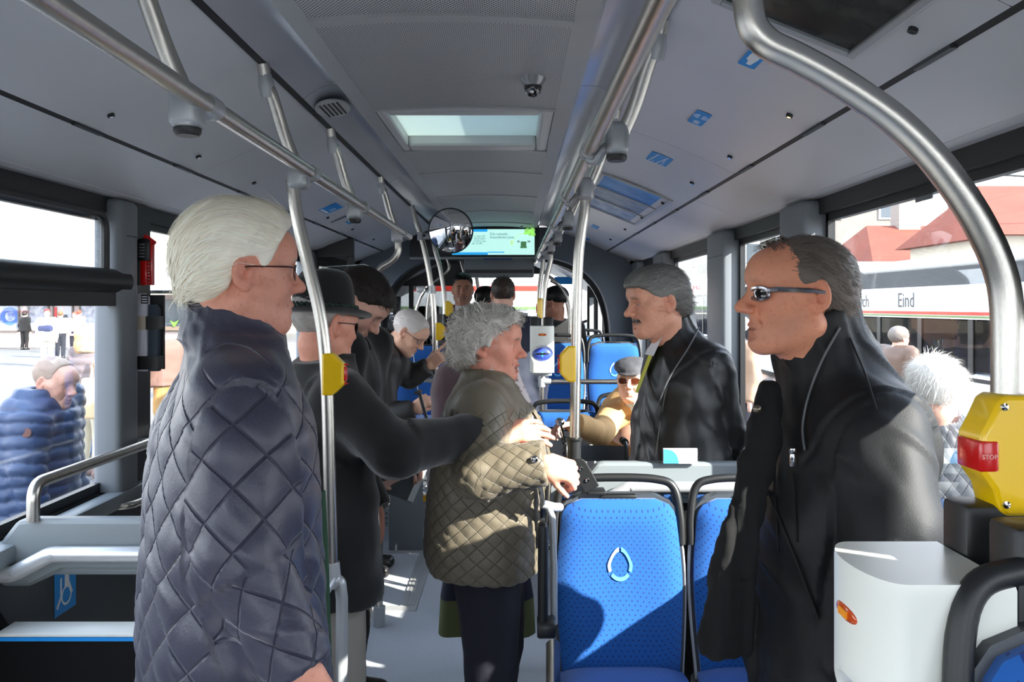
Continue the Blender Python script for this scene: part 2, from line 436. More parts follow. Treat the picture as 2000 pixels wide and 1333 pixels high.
# ------------------------------------------------------------------ side walls, pillars, windows
ZW0, ZW1 = 1.01, 1.985
ends_L = [(-1.55, .25), (.48, 2.85), (3.09, 5.45), (5.75, 6.85)]
ends_R = [(-1.55, .25), (.48, 2.85), (3.17, 3.95), (4.35, 5.56), (6.02, 6.72)]
for s, side, bays in ((-1, 'left', ends_L), (1, 'right', ends_R)):
    w = empty('wall_'+side, (s*HW, 4, 0), kind='structure')
    MB().box((s*(HW+.03)-.03, YB, 0), (s*(HW+.03)+.03, YP+.3, ZW0-.02)).build('wall_panel', M_dark2, w)
    MB().rbox((min(s*(HW-.055), s*(HW+.03)), YB, ZW0-.075), (max(s*(HW-.055), s*(HW+.03)), YP, ZW0-.02), .014).build('window_sill', M_wgrey, w)
    MB().box((s*(HW+.03)-.03, YB, ZW1-.05), (s*(HW+.03)+.03, YP+.3, ZW1+.02)).build('top_rail', M_dark, w)
    edges = [YB]+[v for b in bays for v in b]+[YP+.1]
    for k in range(0, len(edges), 2):
        a, b = edges[k], edges[k+1]
        if b-a < .02: continue
        pb = MB(); wd = b-a
        # grey rounded pillar on the near side, black gasket on the far side
        if wd > .2:
            k0 = .40 if s < 0 else .80; pi_ = .045 if s < 0 else .06
            pb.rbox((min(s*(HW-pi_), s*(HW+.05)), a-.05*(s < 0), ZW0-.05), (max(s*(HW-pi_), s*(HW+.05)), a+wd*k0, ZW1), .022, 3)
            pl = pb.build('pillar', M_grey, w)
            MB().box((s*(HW+.02)-.04, a+wd*(k0-.02), ZW0-.05), (s*(HW+.02)+.04, b, ZW1)).build('pillar_gasket', M_dark, pl)
            MB().box((s*(HW-pi_-.001)-.001, a+.0, ZW1-.125), (s*(HW-pi_-.001)+.001, a+wd*(k0-.1), ZW1-.122)).build('pillar_joint', M_dark, pl)
        else:
            MB().box((s*(HW+.02)-.04, a, ZW0-.05), (s*(HW+.02)+.04, b, ZW1)).build('pillar_gasket', M_dark, w)
    for k, (a, b) in enumerate(bays):
        wi = empty('window_%d' % (k+1 if s < 0 else k+1+len(ends_L)), (s*HW, (a+b)/2, ZW0), kind='structure')
        xo = s*(HW+.035)
        fr = MB(); t = .022
        fr.box((xo-.012, a, ZW0-.02), (xo+.012, b, ZW0+t*.6)); fr.box((xo-.012, a, ZW1-.075), (xo+.012, b, ZW1-.03))
        fr.box((xo-.012, a, ZW0), (xo+.012, a+t, ZW1-.03)); fr.box((xo-.012, b-t, ZW0), (xo+.012, b, ZW1-.03))
        fr.build('window_frame', M_dark, wi)
        MB().box((xo-.003, a+.01, ZW0), (xo+.003, b-.01, ZW1-.04)).build('pane', M_glass, wi)
# unseen box added atop the big right window to shade the balding man's head
dd = empty('sun_blocker', (HW-.05, 1.1, 1.8), 'added black box in the top of the near right window to block sun', 'blocker')
MB().rbox((HW-.018, .55, 1.60), (HW+.015, 1.64, 1.93), .006).build('blocker_case', M_dark, dd)
# hinged hopper with its thick grip bar in the big left window
hp = empty('window_10', (-HW, 1.6, 1.7), kind='structure')
MB().tube([(-HW+.012, .46, 1.703), (-HW+.012, 2.88, 1.703)], .043, 18, flat=1.0).build('grip_bar', M_dark, hp)
MB().box((-HW+.0, .5, 1.62), (-HW+.03, 2.85, 1.665)).build('lower_bar', M_dark, hp)
b = MB()
yy0, yy1 = .55, 2.76
b.tube([(-HW+.015, yy0, 1.74), (-HW+.015, yy0, 1.925), (-HW+.015, yy1, 1.925), (-HW+.015, yy1, 1.74)], .014, 8, bend=.06)
b.build('hopper_frame', M_dark, hp)
MB().box((-HW+.015, yy0, 1.74), (-HW+.018, yy1, 1.92)).build('hopper_pane', M_glass, hp)
# ================================================================== seats
def seat_fabric():
    m = bpy.data.materials.new('seat_fabric'); m.use_nodes = True; nt = m.node_tree; b = nt.nodes['Principled BSDF']
    tc = nt.nodes.new('ShaderNodeTexCoord'); sp = nt.nodes.new('ShaderNodeSeparateXYZ'); nt.links.new(tc.outputs['Object'], sp.inputs[0])
    def mth(op, a, bb=None):
        n = nt.nodes.new('ShaderNodeMath'); n.operation = op
        for i, x in enumerate((a, bb)):
            if x is None: continue
            if isinstance(x, (int, float)): n.inputs[i].default_value = x
            else: nt.links.new(x, n.inputs[i])
        return n.outputs[0]
    v = mth('SUBTRACT', sp.outputs['Z'], mth('MULTIPLY', sp.outputs['Y'], 1.0))
    def dots(o):
        fx = mth('ABSOLUTE', mth('SUBTRACT', mth('FRACT', mth('ADD', mth('DIVIDE', sp.outputs['X'], .0185), o)), .5))
        fy = mth('ABSOLUTE', mth('SUBTRACT', mth('FRACT', mth('ADD', mth('DIVIDE', v, .0230), o)), .5))
        return mth('MULTIPLY', mth('LESS_THAN', fx, .13), mth('LESS_THAN', fy, .085))
    d = mth('MAXIMUM', dots(0.0), dots(.5))
    n = nt.nodes.new('ShaderNodeTexNoise'); n.inputs['Scale'].default_value = 14; nt.links.new(tc.outputs['Object'], n.inputs['Vector'])
    base = nt.nodes.new('ShaderNodeMix'); base.data_type = 'RGBA'; nt.links.new(n.outputs['Fac'], base.inputs['Factor'])
    base.inputs['A'].default_value = srgb(10, 83, 160); base.inputs['B'].default_value = srgb(16, 93, 170)
    mx = nt.nodes.new('ShaderNodeMix'); mx.data_type = 'RGBA'; nt.links.new(d, mx.inputs['Factor'])
    nt.links.new(base.outputs['Result'], mx.inputs['A']); mx.inputs['B'].default_value = srgb(8, 46, 112)
    nt.links.new(mx.outputs['Result'], b.inputs['Base Color']); b.inputs['Roughness'].default_value = .9
    b.inputs['Sheen Weight'].default_value = .25
    n2 = nt.nodes.new('ShaderNodeTexNoise'); n2.inputs['Scale'].default_value = 900; nt.links.new(tc.outputs['Object'], n2.inputs['Vector'])
    bp = nt.nodes.new('ShaderNodeBump'); bp.inputs['Strength'].default_value = .3; bp.inputs['Distance'].default_value = .001
    nt.links.new(n2.outputs['Fac'], bp.inputs['Height']); nt.links.new(bp.outputs[0], b.inputs['Normal'])
    return m
M_fab = seat_fabric()
M_shell = mat('seat_shell', srgb(60, 64, 70), .4, bump=.1, bscale=500)
M_edge = mat('seat_edge', srgb(176, 178, 180), .4)
M_rear = mat('seat_rear_grey', srgb(150, 156, 158), .5)
M_emb1 = mat('emblem_pale', srgb(158, 205, 238), .9)
M_emb2 = mat('emblem_light', srgb(100, 178, 236), .9)
def back_y(z): return .13*(z-.45)          # recline
def back_w(z):
    t = (z-.44)/.55
    return .187 + .016*math.sin(PI*min(1, max(0, t))*.9) - .012*max(0, t-.55)/.45
def build_seat():
    root = empty('bus_seat')
    def outline(z0, z1, grow, cr, n=40):
        pts = []
        for k in range(n):                        # up the right side, over the top, down the left
            pass
        return pts
    def slab(z0, z1, grow, yf, yb, cr, puff, nu=25, nv=29):
        """cushion-like slab between front offset yf and back offset yb"""
        b = MB(); V = []; F = []
        def pt(u, v, front):
            z = z0 + (z1-z0)*v; w = back_w(z)+grow
            dz = max(0, (z - (z1-cr))/cr)
            w2 = w - cr*(1-math.sqrt(max(0, 1-dz*dz)))*1.0
            x = w2*u
            e = (1-abs(u)**6)*(1-max(0, (v-.82)/.18)**3)*(1-max(0, (.06-v)/.06)**2)
            y = back_y(z) + ((yf - puff*e) if front else yb)
            if front: y += .018*math.sin(PI*min(1, max(0, (z-.5)/.42)))*(1-u*u) ; z_ = z
            return Vector((x, y, z))
        for fr in (1, 0):
            for j in range(nv):
                for i in range(nu): V.append(pt(-1+2*i/(nu-1), j/(nv-1), fr))
        N = nu*nv
        for j in range(nv-1):
            for i in range(nu-1):
                a = j*nu+i; F.append((a, a+1, a+nu+1, a+nu)); F.append((N+a, N+a+nu, N+a+nu+1, N+a+1))
        for j in range(nv-1):
            for i in (0, nu-1):
                a = j*nu+i; q = (a, a+nu, N+a+nu, N+a); F.append(q if i == 0 else q[::-1])
        for i in range(nu-1):
            a = (nv-1)*nu+i; F.append((a, a+1, N+a+1, N+a)); F.append((i+1, i, N+i, N+i+1))
        b.add(V, F, True); return b
    cu = slab(.45, .988, .0, -.012, .02, .06, .028).build('back_cushion', M_fab, root)
    slab(.40, 1.0, .010, .0, .045, .07, .0).build('back_shell', M_shell, root)
    # pale edge profile down both sides
    for s in (-1, 1):
        pts = [Vector((s*(back_w(z)+.009), back_y(z)+.012, z)) for z in np.linspace(.42, .86, 10)]
        MB().tube(pts, .009, 8).build('side_edge', M_edge, root)
    rr = slab(.42, .92, .004, .0, .0, .06, 0)
    # rear face panel, seen on the seats that face away
    b = MB(); b.rbox((-.185, .075, .42), (.185, .10, .90), .02); b.build('rear_panel', M_rear, root)
    b = MB(); b.grid(lambda u, v: Vector(((u*2-1)*(.2-.02*v*v), back_y(.94)+.05-.02*math.sin(v*PI/2)*0 + .012*math.sin(PI*v), .90+.09*v)), 9, 5); b.build('rear_cap', M_fab, root)
    # hoop handle over the back
    pts = smoothpath([(-.206, .055, .84), (-.204, .068, .93), (-.185, .082, 1.02), (-.13, .088, 1.046), (0, .09, 1.052), (.13, .088, 1.046), (.185, .082, 1.02), (.204, .068, .93), (.206, .055, .84)], 48)
    MB().tube(pts, .014, 10).build('grab_handle', M_dark, root)
    MB().rbox((-.06, .06, .985), (.06, .085, 1.0), .004).build('handle_mount', M_dark, root)
    # seat cushion
    b = MB()
    def top(u, v):
        x = (u*2-1)*(.205-.012*abs(v*2-1)**4); y = .03-.44*v
        e = (1-abs(u*2-1)**5)*(1-abs(v*2-1)**6)
        return Vector((x, y, .445 + .035*e + .015*v - .02*max(0, v-.85)/.15))
    b.grid(top, 17, 17)
    b.grid(lambda u, v: Vector((top(u, v).x, top(u, v).y, .42)), 17, 17)
    for sd in range(4):
        def side(u, v, sd=sd):
            uu, vv = ((u, 0), (u, 1), (0, u), (1, u))[sd]; p = top(uu, vv); return Vector((p.x, p.y, p.z + (.42-p.z)*v))
        b.grid(side, 17, 3)
    b.build('seat_cushion', M_fab, root)
    MB().rbox((-.21, -.40, .385), (.21, .06, .425), .015).build('seat_pan', M_shell, root)
    b = MB(); b.rbox((-.05, -.30, .0), (.05, -.02, .03), .01); b.tube([(0, -.16, .01), (0, -.16, .39)], .035, 12); b.build('pedestal', M_dark2, root)
    # woven ring emblem: two side arcs and a bottom arc
    def arc(a0, a1, name, mt):
        b = MB(); n = 14; V = []; F = []
        for i in range(n+1):
            a = a0+(a1-a0)*i/n
            for r in (1.12, .84):
                px_ = math.sin(a)*.036*r; pz = -math.cos(a)*.046*r
                if pz > 0: px_ *= (1-(pz/.046)*.30); pz *= 1.12
                z = .815-.03+pz
                V.append(Vector((px_, back_y(z)-.012-.028+.018*math.sin(PI*min(1, max(0, (z-.5)/.42)))*(1-(px_/.2)**2)-.0035, z)))
        for i in range(n): F.append((2*i, 2*i+1, 2*i+3, 2*i+2))
        b.add(V, F, True); b.build(name, mt, cu)
    arc(R(-48), R(48), 'emblem_arc', M_emb2); arc(R(62), R(172), 'emblem_arc', M_emb2); arc(R(-62), R(-172), 'emblem_arc', M_emb1)
    return root
SEAT = build_seat()
seat_list = [
 (.505, 2.66, 0, 0, 'blue bus seat with pole bracket bolted onto its black handle, beside the aisle'),
 (.948, 2.66, 0, 0, 'blue bus seat half hidden by the standing man in black jacket'),
 (.467, 5.05, 0, 180, 'blue bus seat turned away, grey rear shell, beside chrome bell of walker'),
 (.90, 5.28, 0, 0, 'blue bus seat under the seated man in flat cap'),
 (.50, 6.42, .34, 0, 'blue bus seat on podium directly behind the white ticket validator'),
 (.942, 6.42, .34, 0, 'blue bus seat on podium above the flat cap, next to the window pillar'),
 (-.515, 6.22, .33, 0, 'blue bus seat on left platform beside the hand gripping a pole'),
 (-.965, 6.22, .33, 0, 'blue bus seat on left platform hidden behind the stooping man'),
 (.80, 7.75, .34, 0, 'small blue bus seat farthest ahead on right near the windscreen'),
 (.80, .74, .31, 0, 'nearest bus seat, black hoop handle showing in bottom right corner'),
]
for i, (x, y, z, r, lb) in enumerate(seat_list):
    o = SEAT if i == 0 else copy_tree(SEAT)
    o.location = (x, y, z); o.rotation_euler = (0, 0, R(r))
    tag(o, lb, 'seat', 'blue bus seats')
MB().box((.42, YB, 0), (HW, 1.0, .31)).build('platform', M_floor, empty('trim_3', (.8, 0, 0), kind='structure'))
bpy.context.view_layer.update()
# folded armrest on the aisle side of the first seat
ar = empty('folding_armrest', (.255, 2.56, .62), 'black folded armrest with silver tube at side of nearest aisle seat', 'armrest')
MB().rbox((.237, 2.535, .60), (.268, 2.585, .955), .014, 3).build('arm_pad', M_dark, ar)
b = MB(); M_ = frame((.235, 2.56, .63), (0, 1, 0), (0, 0, 1)); b.lathe([(0, 0), (.03, 0), (.034, .006), (.034, .05), (.03, .056), (0, .056)], M_, 20); b.build('hinge', M_dark, ar)
MB().tube([(.27, 2.60, .99), (.283, 2.60, .96), (.288, 2.59, .80), (.288, 2.585, .63)], .011, 10, bend=.03).build('support_tube', M_lgrey, ar)
MB().tube([(.25, 2.60, 1.0), (.29, 2.62, .985), (.31, 2.66, .975)], .014, 10, bend=.02).build('upper_arm', M_lgrey, ar)
b = MB(); b.grid(lambda u, v: Vector((.262+.044*u, 2.56-.03*math.sin(PI*u)*(.6+.4*v), .60-.42*v - .02*(2*u-1)**2*(1-v))), 12, 10)
b.build('lower_bracket', M_steel, ar)

# ================================================================== rails, hangers and poles
RL = (-.40, 1.99); RR_ = (.342, 1.99); TR = .0175
def bracket(b, rx, rz, y, s):
    """cast clamp on the rail with the block that takes the hanger; s=-1 left rail, +1 right rail"""
    cxx = rx + .060 if s > 0 else rx - .022
    z0, z1 = (rz-.020, rz+.056) if s > 0 else (rz-.052, rz+.022)
    b.rbox((cxx-.027, y-.030, z0), (cxx+.027, y+.030, z1), .014, 3)
    if s > 0: b.tube(smoothpath([(cxx-.015, y, rz+.005), (cxx-.032, y+.012, rz-.006), (rx+.018, y+.032, rz-.026), (rx, y+.05, rz-.020)], 12), .012, 10)
    else: b.tube([(cxx, y-.01, rz-.01), (rx, y+.045, rz-.012)], .016, 10)
    b.tube([(rx, y+.03, rz), (rx, y+.075, rz)], TR+.004, 16)
    return cxx
def hanger_path(rx, rz, y, s, cxx):
    top = Vector((s*.492, y-.09, 2.253)); bot = Vector((cxx, y, rz))
    d = bot-top
    return smoothpath([top, top+d*.12+Vector((s*.004, 0, -.012)), top+d*.3+Vector((s*.004, -.004, 0)), top+d*.65+Vector((s*.008, .006, 0)), bot], 24)
def rail(name, rx, rz, y0, y1, ys, s, lab, caps):
    root = empty(name, (rx, (y0+y1)/2, rz), lab, 'handrail')
    MB().tube([(rx, y0, rz), (rx, y1, rz)], TR, 20).build('rail_tube', M_steel, root)
    MB().sphere((rx, y1, rz), TR, 8).build('end_cap', M_lgrey, root)
    for y, cap in zip(ys, caps):
        b = MB(); cxx = bracket(b, rx, rz, y, s); br = b.build('clamp', M_lgrey, root)
        if cap: MB().lathe([(0, -.010), (.02, -.010), (.024, -.004), (.024, .004)], Matrix.Translation((cxx, y, rz-(.055 if s < 0 else .024))), 16).build('clamp_cap', M_dark, br)
        pth = hanger_path(rx, rz, y, s, cxx)
        MB().tube(pth, .0165, 14).build('hanger', M_steel, root)
        hd = MB(); t = (pth[6]-pth[0]).normalized(); p0 = pth[0]
        hd.tube([p0-t*.01, p0+t*.015, p0+t*.05, p0+t*.055, p0+t*.085], .02, 12, rs=[.008, .014, .021, .021, .0185]); hd.build('hanger_foot', M_lgrey, root)
    return root
rail('ceiling_handrail', RL[0], RL[1], -.7, 4.46, [.70, 1.49, 2.26, 3.05, 3.6+.55], -1, 'long steel handrail under left ceiling with grey clamps on hangers', [1, 1, 0, 1, 0])
rail('ceiling_handrail', RR_[0], RR_[1], -.7, 6.9, [.35, 1.93, 2.76, 3.7, 4.6, 5.4, 6.2], 1, 'long steel handrail under right ceiling, running toward the lit screen', [1, 1, 0, 1, 1, 1, 0])

def button_box(parent, c, s, h=.125, w=.055, d=.042, ang=0.0):
    """yellow stop-button housing clasping a pole at c; s = side it points to"""
    M_ = Matrix.Translation(c) @ Matrix.Rotation(ang, 4, 'Z')
    pr = [(-.004, -h/2), (w*.45, -h/2), (w, -h/2+.03), (w, h/2-.03), (w*.45, h/2), (-.004, h/2)]
    Mx = M_ @ Matrix(((s, 0, 0, 0), (0, 0, -1, 0), (0, 1, 0, 0), (0, 0, 0, 1)))
    b = MB(); b.prism(pr if s > 0 else pr[::-1], -d/2, d/2, Mx); bo = b.build('button_box', M_yellow, parent, bevel=.006)
    b = MB(); b.rbox((s*w-.006, -.012, -.02), (s*w+.006, .012, .02), .004, 2, M_); rb = b.build('stop_button', M_red, bo)
    for dz in (-.026, .026):
        b = MB(); Ml = M_ @ Matrix.Translation((s*w, 0, dz)) @ Matrix.Rotation(s*PI/2, 4, 'Y'); b.lathe([(.004, 0), (0, .012)], Ml, 8); b.build('button_pin', M_red, bo)
    return bo
# left pole on the fifth seat of rail (bends outwards, double tube look)
def pole(name, pts, label, r=TR, bend=.08, smooth=True, n=16):
    base = Vector(pts[-1])
    root = empty(name, base, label, 'pole')
    P_ = smoothpath(pts, 60) if smooth else pts
    MB().tube(P_, r, n, bend=0 if smooth else bend).build('pole_tube', M_steel, root)
    return root
d = 2.26
pA = pole('grab_pole', [Q(571, 352, d), Q(580, 420, d), Q(600, 510, d), Q(622, 600, d), Q(634, 680, d), Q(640, 780, d), Q(644, 950, d), Q(648, 1105, d)],
          'near curved steel pole with yellow button box, beside the white-haired man')
button_box(pA, Q(634, 731, d), 1, .115)
b = MB(); b.tube([Q(646, 1100, d), Q(650, 1140, d)], .024, 16); b.tube([Q(650, 1128, d), Q(636, 1150, d-.05), Q(612, 1172, d-.08)], .017, 12); b.sphere(Q(652, 1135, d), .024, 8)
b.build('pole_joint', M_lgrey, pA)
MB().tube([Q(650, 1132, d), Q(664, 1136, d), Q(668, 1170, d), Q(667, 1400, d), (Q(667, 1400, d).x, d, 0.0)], .0165, 14, bend=.04).build('lower_tube', M_lgrey, pA)
d = 4.2
pB = pole('grab_pole', [Q(777, 470, d), Q(777, 492, d), Q(765, 510, d), Q(742, 525, d), Q(735, 545, d), Q(736, 570, d), Q(738, 700, d), Q(741, 1000, d), (Q(741, 1000, d).x, d, 0.0)],
          'steel pole with a bent neck, foot clamped to floor by the hatch')
b = MB(); b.tube([Q(738, 542, d), Q(738, 560, d)], .024, 16); b.build('pole_joint', M_lgrey, pB)
b = MB(); b.tube([Q(741, 1022, d), Q(741, 1038, d)], .022, 16); b.build('pole_collar', M_white, pB)
x_ = Q(741, 1000, d).x
b = MB(); b.tube([(x_, d, .10), (x_, d, 0.0)], .030, 18); b.build('pole_foot', M_lgrey, pB)
button_box(pB, Q(739, 668, d), 1, .12)
b = MB(); b.tube([Q(741, 930, d), Q(690, 925, d)], .014, 10); b.rbox(tuple(Q(741, 935, d)-Vector((.026, .024, .02))), tuple(Q(741, 935, d)+Vector((.026, .024, .03))), .01); b.build('side_bar', M_lgrey, pB)
d = 5.2
pC = pole('grab_pole', [Q(804, 402, d), Q(812, 432, d), Q(822, 460, d), Q(836, 520, d), Q(845, 580, d), Q(849, 640, d), Q(851, 720, d), Q(848, 900, d), (Q(848, 900, d).x, d, 0.0)],
          'steel pole that carries the round mirror, gripped by the stooping man')
for py, ln in ((462, 12), (566, -17)):
    p = Q(np.interp(py, [402, 460, 520, 580], [804, 822, 836, 845]), py, d)
    b = MB(); b.tube([p-Vector((0, 0, .025)), p+Vector((0, 0, .025))], .025, 14); q = p+Vector((ln*.0049, -.005, .004))
    b.rbox((min(p.x, q.x)-.01, p.y-.02, p.z-.018), (max(p.x, q.x)+.01, p.y+.02, p.z+.022), .01)
    k = b.build('pole_clamp', M_lgrey, pC)
    b = MB(); Mx = frame(p+Vector((ln*.0018, -.0255, .003)), (1, 0, 0), (0, 0, 1)); b.lathe([(0, .001), (.009, .001), (.009, -.003)], Mx, 12); b.build('clamp_screw', M_dark, k)
button_box(pC, Q(853, 648, d), 1, .11); button_box(pC, Q(853, 762, d), 1, .11)
b = MB(); b.tube([Q(849, 742, d), Q(700, 741, d)], .0165, 12); b.build('cross_bar', M_steel, pC)
b = MB(); b.tube([Q(850, 732, d), Q(850, 752, d)], .025, 14); b.tube([Q(848, 742, d), Q(832, 742, d)], .022, 12, rs=[.022, .018]); b.build('cross_joint', M_lgrey, pC)
b = MB(); b.tube([Q(835, 560, d-.02), Q(822, 580, d), Q(813, 605, d), Q(808, 640, d)], .009, 8, bend=.05); b.build('thin_stay', M_steel, pC)
d = 6.28
pD = pole('grab_pole', [Q(842, 430, d), Q(848, 480, d), Q(861, 530, d), Q(868, 580, d), Q(869, 618, d)], 'steel pole on a black bracket above the left platform seat')
b = MB(); b.tube([Q(869, 614, d), Q(869, 636, d), Q(863, 658, d)], .021, 12, bend=.03); b.build('black_foot', M_dark, pD)
button_box(pD, Q(871, 603, d), 1, .115)
d = 7.0
pD2 = pole('curved_grab_rail', [Q(866, 462, d), Q(868, 490, d), Q(876, 515, d), Q(873, 530, d), Q(856, 545, d), Q(842, 560, d), Q(835, 600, d), Q(834, 640, d)], 'thin crooked steel rail behind the round mirror by the cab', r=.014)
pD3 = pole('curved_grab_rail', [Q(920, 500, 7.6), Q(930, 540, 7.6), Q(936, 590, 7.6), Q(938, 660, 7.6)], 'slim steel rail rising right beside the head of the man with tie', r=.016)
pD4 = pole('curved_grab_rail', [Q(898, 505, 7.3), Q(905, 530, 7.3), Q(912, 560, 7.3)], 'short steel rail under left edge of the lit screen', r=.016)
# right main pole on the seat bracket
d = 2.76
pE = pole('grab_pole', [Q(1140, 372, d), Q(1143, 400, d), Q(1136, 450, d), Q(1130, 500, d), Q(1127, 580, d), Q(1125, 700, d), Q(1122, 868, d)], 'steel pole bolted to seat back by a black bracket, yellow button on it')
b = MB(); b.tube([Q(1122, 860, d), Q(1121, 900, d)], .023, 18); b.lathe([(.023, 0), (.026, .004), (.026, .010), (.019, .013)], Matrix.Translation(Q(1122, 862, d)), 18)
b.tube([Q(1121, 895, d), Q(1131, 925, d-.02)], .021, 12); b.build('black_sleeve', M_dark, pE)
M_ = frame(Q(1131, 905, d-.045), (1, 0, -1.72), (0, 1, 0))
n_ = M_.to_3x3() @ Vector((0, 0, 1))
Mpl = Matrix.Translation(Q(1143, 932, d-.05)) @ Matrix.Rotation(R(31), 4, 'Y')
pr = [(.026*math.cos(a), .026*math.sin(a)+.035) for a in np.linspace(0, PI, 9)] + [(-.026, -.05), (.026, -.05)]
Mp2 = Matrix.Translation(Q(1142, 930, d-.05)) @ Matrix.Rotation(R(-29), 4, 'Y') @ Matrix.Rotation(PI/2, 4, 'X')
b = MB(); b.prism(pr, -.006, .006, Mp2); pp = b.build('bracket_plate', M_dark, pE, bevel=.002)
for yy in (.028, -.015):
    b = MB(); b.lathe([(0, .013), (.006, .011), (.0075, .006)], Mp2 @ Matrix.Translation((0, yy, 0)), 12); b.build('bolt_head', M_chrome, pp)
b = MB(); b.rbox((-.03, -.02, -.006), (.03, .05, .006), .003, 2, Matrix.Translation(Q(1165, 962, d-.03))); b.build('bracket_foot', M_dark, pE)
button_box(pE, Q(1122, 711, d), -1, .12, .05)
# far right pair of poles with the validator
d = 5.5
pG = pole('grab_pole', [Q(1076, 492, d), Q(1075, 510, d), Q(1066, 550, d), Q(1061, 600, d), Q(1059, 680, d), Q(1058, 800, d), (Q(1058, 800, d).x, d, 0.0)], 'steel pole that carries the far white ticket validator')
b = MB(); b.tube([Q(1058, 736, d), Q(1058, 756, d)], .024, 14); b.tube([Q(1058, 745, d), Q(1076, 746, d)], .024, 12, rs=[.024, .02]); b.build('cross_joint', M_lgrey, pG)
b = MB(); b.tube([Q(1072, 746, d), Q(1300, 746, d)], .0165, 12); b.build('cross_bar', M_steel, pG)
button_box(pG, Q(1058, 603, d-.02), -1, .13, .03)
pH = pole('grab_pole', [Q(1062, 500, 6.25), Q(1060, 520, 6.25), Q(1053, 570, 6.25), Q(1050, 640, 6.25), Q(1049, 700, 6.25)], 'farther steel pole just behind the validator pole, yellow button at its left')
button_box(pH, Q(1051, 600, 6.24), 1, .13, .03); button_box(pH, Q(1046, 650, 6.24), -1, .10, .03)
pI = pole('curved_grab_rail', [Q(1075, 548, 7.2), Q(1092, 560, 7.2), Q(1106, 590, 7.2), Q(1112, 630, 7.2), Q(1113, 680, 7.2), (Q(1113, 680, 7.2).x, 7.2, .34)], 'dark arched grab rail behind the validator near front door', r=.013)
pJ = pole('curved_grab_rail', [Q(1059, 528, 6.25), Q(1072, 540, 6.4), Q(1090, 555, 6.55), Q(1108, 580, 6.55), Q(1113, 610, 6.55), Q(1113, 662, 6.55)], 'upper arched grab rail ending at main right pole', r=.014)
# near right pole, big curve up to the ceiling
d = .95
pF = pole('grab_pole', [Q(1452, -150, d+.02), Q(1456, -60, d), Q(1461, 0, d), Q(1471, 52, d), Q(1500, 86, d), Q(1553, 112, d), Q(1616, 146, d), Q(1686, 190, d), Q(1755, 241, d), Q(1818, 303, d), Q(1870, 370, d), Q(1914, 440, d), Q(1950, 520, d), Q(1966, 600, d), Q(1968, 750, d), Q(1966, 1000, d), Q(1966, 1250, d), (Q(1966, 1250, d).x, d, .31)],
          'nearest thick steel pole sweeping in an arch to the ceiling', n=28)
def near_box():
    c = Q(1964, 882, d); h, s = .134, -1
    M_ = Matrix.Translation(c+Vector((0, -.008, 0)))
    pr = [(-.03, -h/2), (.018, -h/2), (.026, -h/2+.006), (.032, -h/2+.03), (.046, -h/2+.05), (.046, h/2-.045), (.036, h/2-.026), (.026, h/2-.004), (.018, h/2), (-.03, h/2)]
    Mx = M_ @ Matrix(((-1, 0, 0, 0), (0, 0, -1, 0), (0, 1, 0, 0), (0, 0, 0, 1)))
    b = MB(); b.prism(pr[::-1], -.026, .026, Mx, smooth=True); bo = b.build('button_box', M_yellow, pF, bevel=.006)
    for dx, dz in ((-.022, h/2-.012), (-.020, -h/2+.014)):
        b = MB(); b.lathe([(0, .003), (.0042, .002), (.0042, -.002)], Matrix.Translation(c+Vector((dx, -.0345, dz))) @ Matrix.Rotation(PI/2, 4, 'X'), 12); b.build('box_screw', M_chrome, bo)
    b = MB(); b.rbox((-.050, -.0365, -.017), (-.028, .012, .017), .003, 2, Matrix.Translation(c)); rb = b.build('stop_button', M_red, bo)
    text('stop_lettering', 'STOP', .0072, frame(c+Vector((-.0390, -.0368, -.0025)), (1, 0, 0), (0, 0, 1)), mat('stop_letter', srgb(240, 190, 180), .5), rb, .0004, 'CENTER')
near_box()

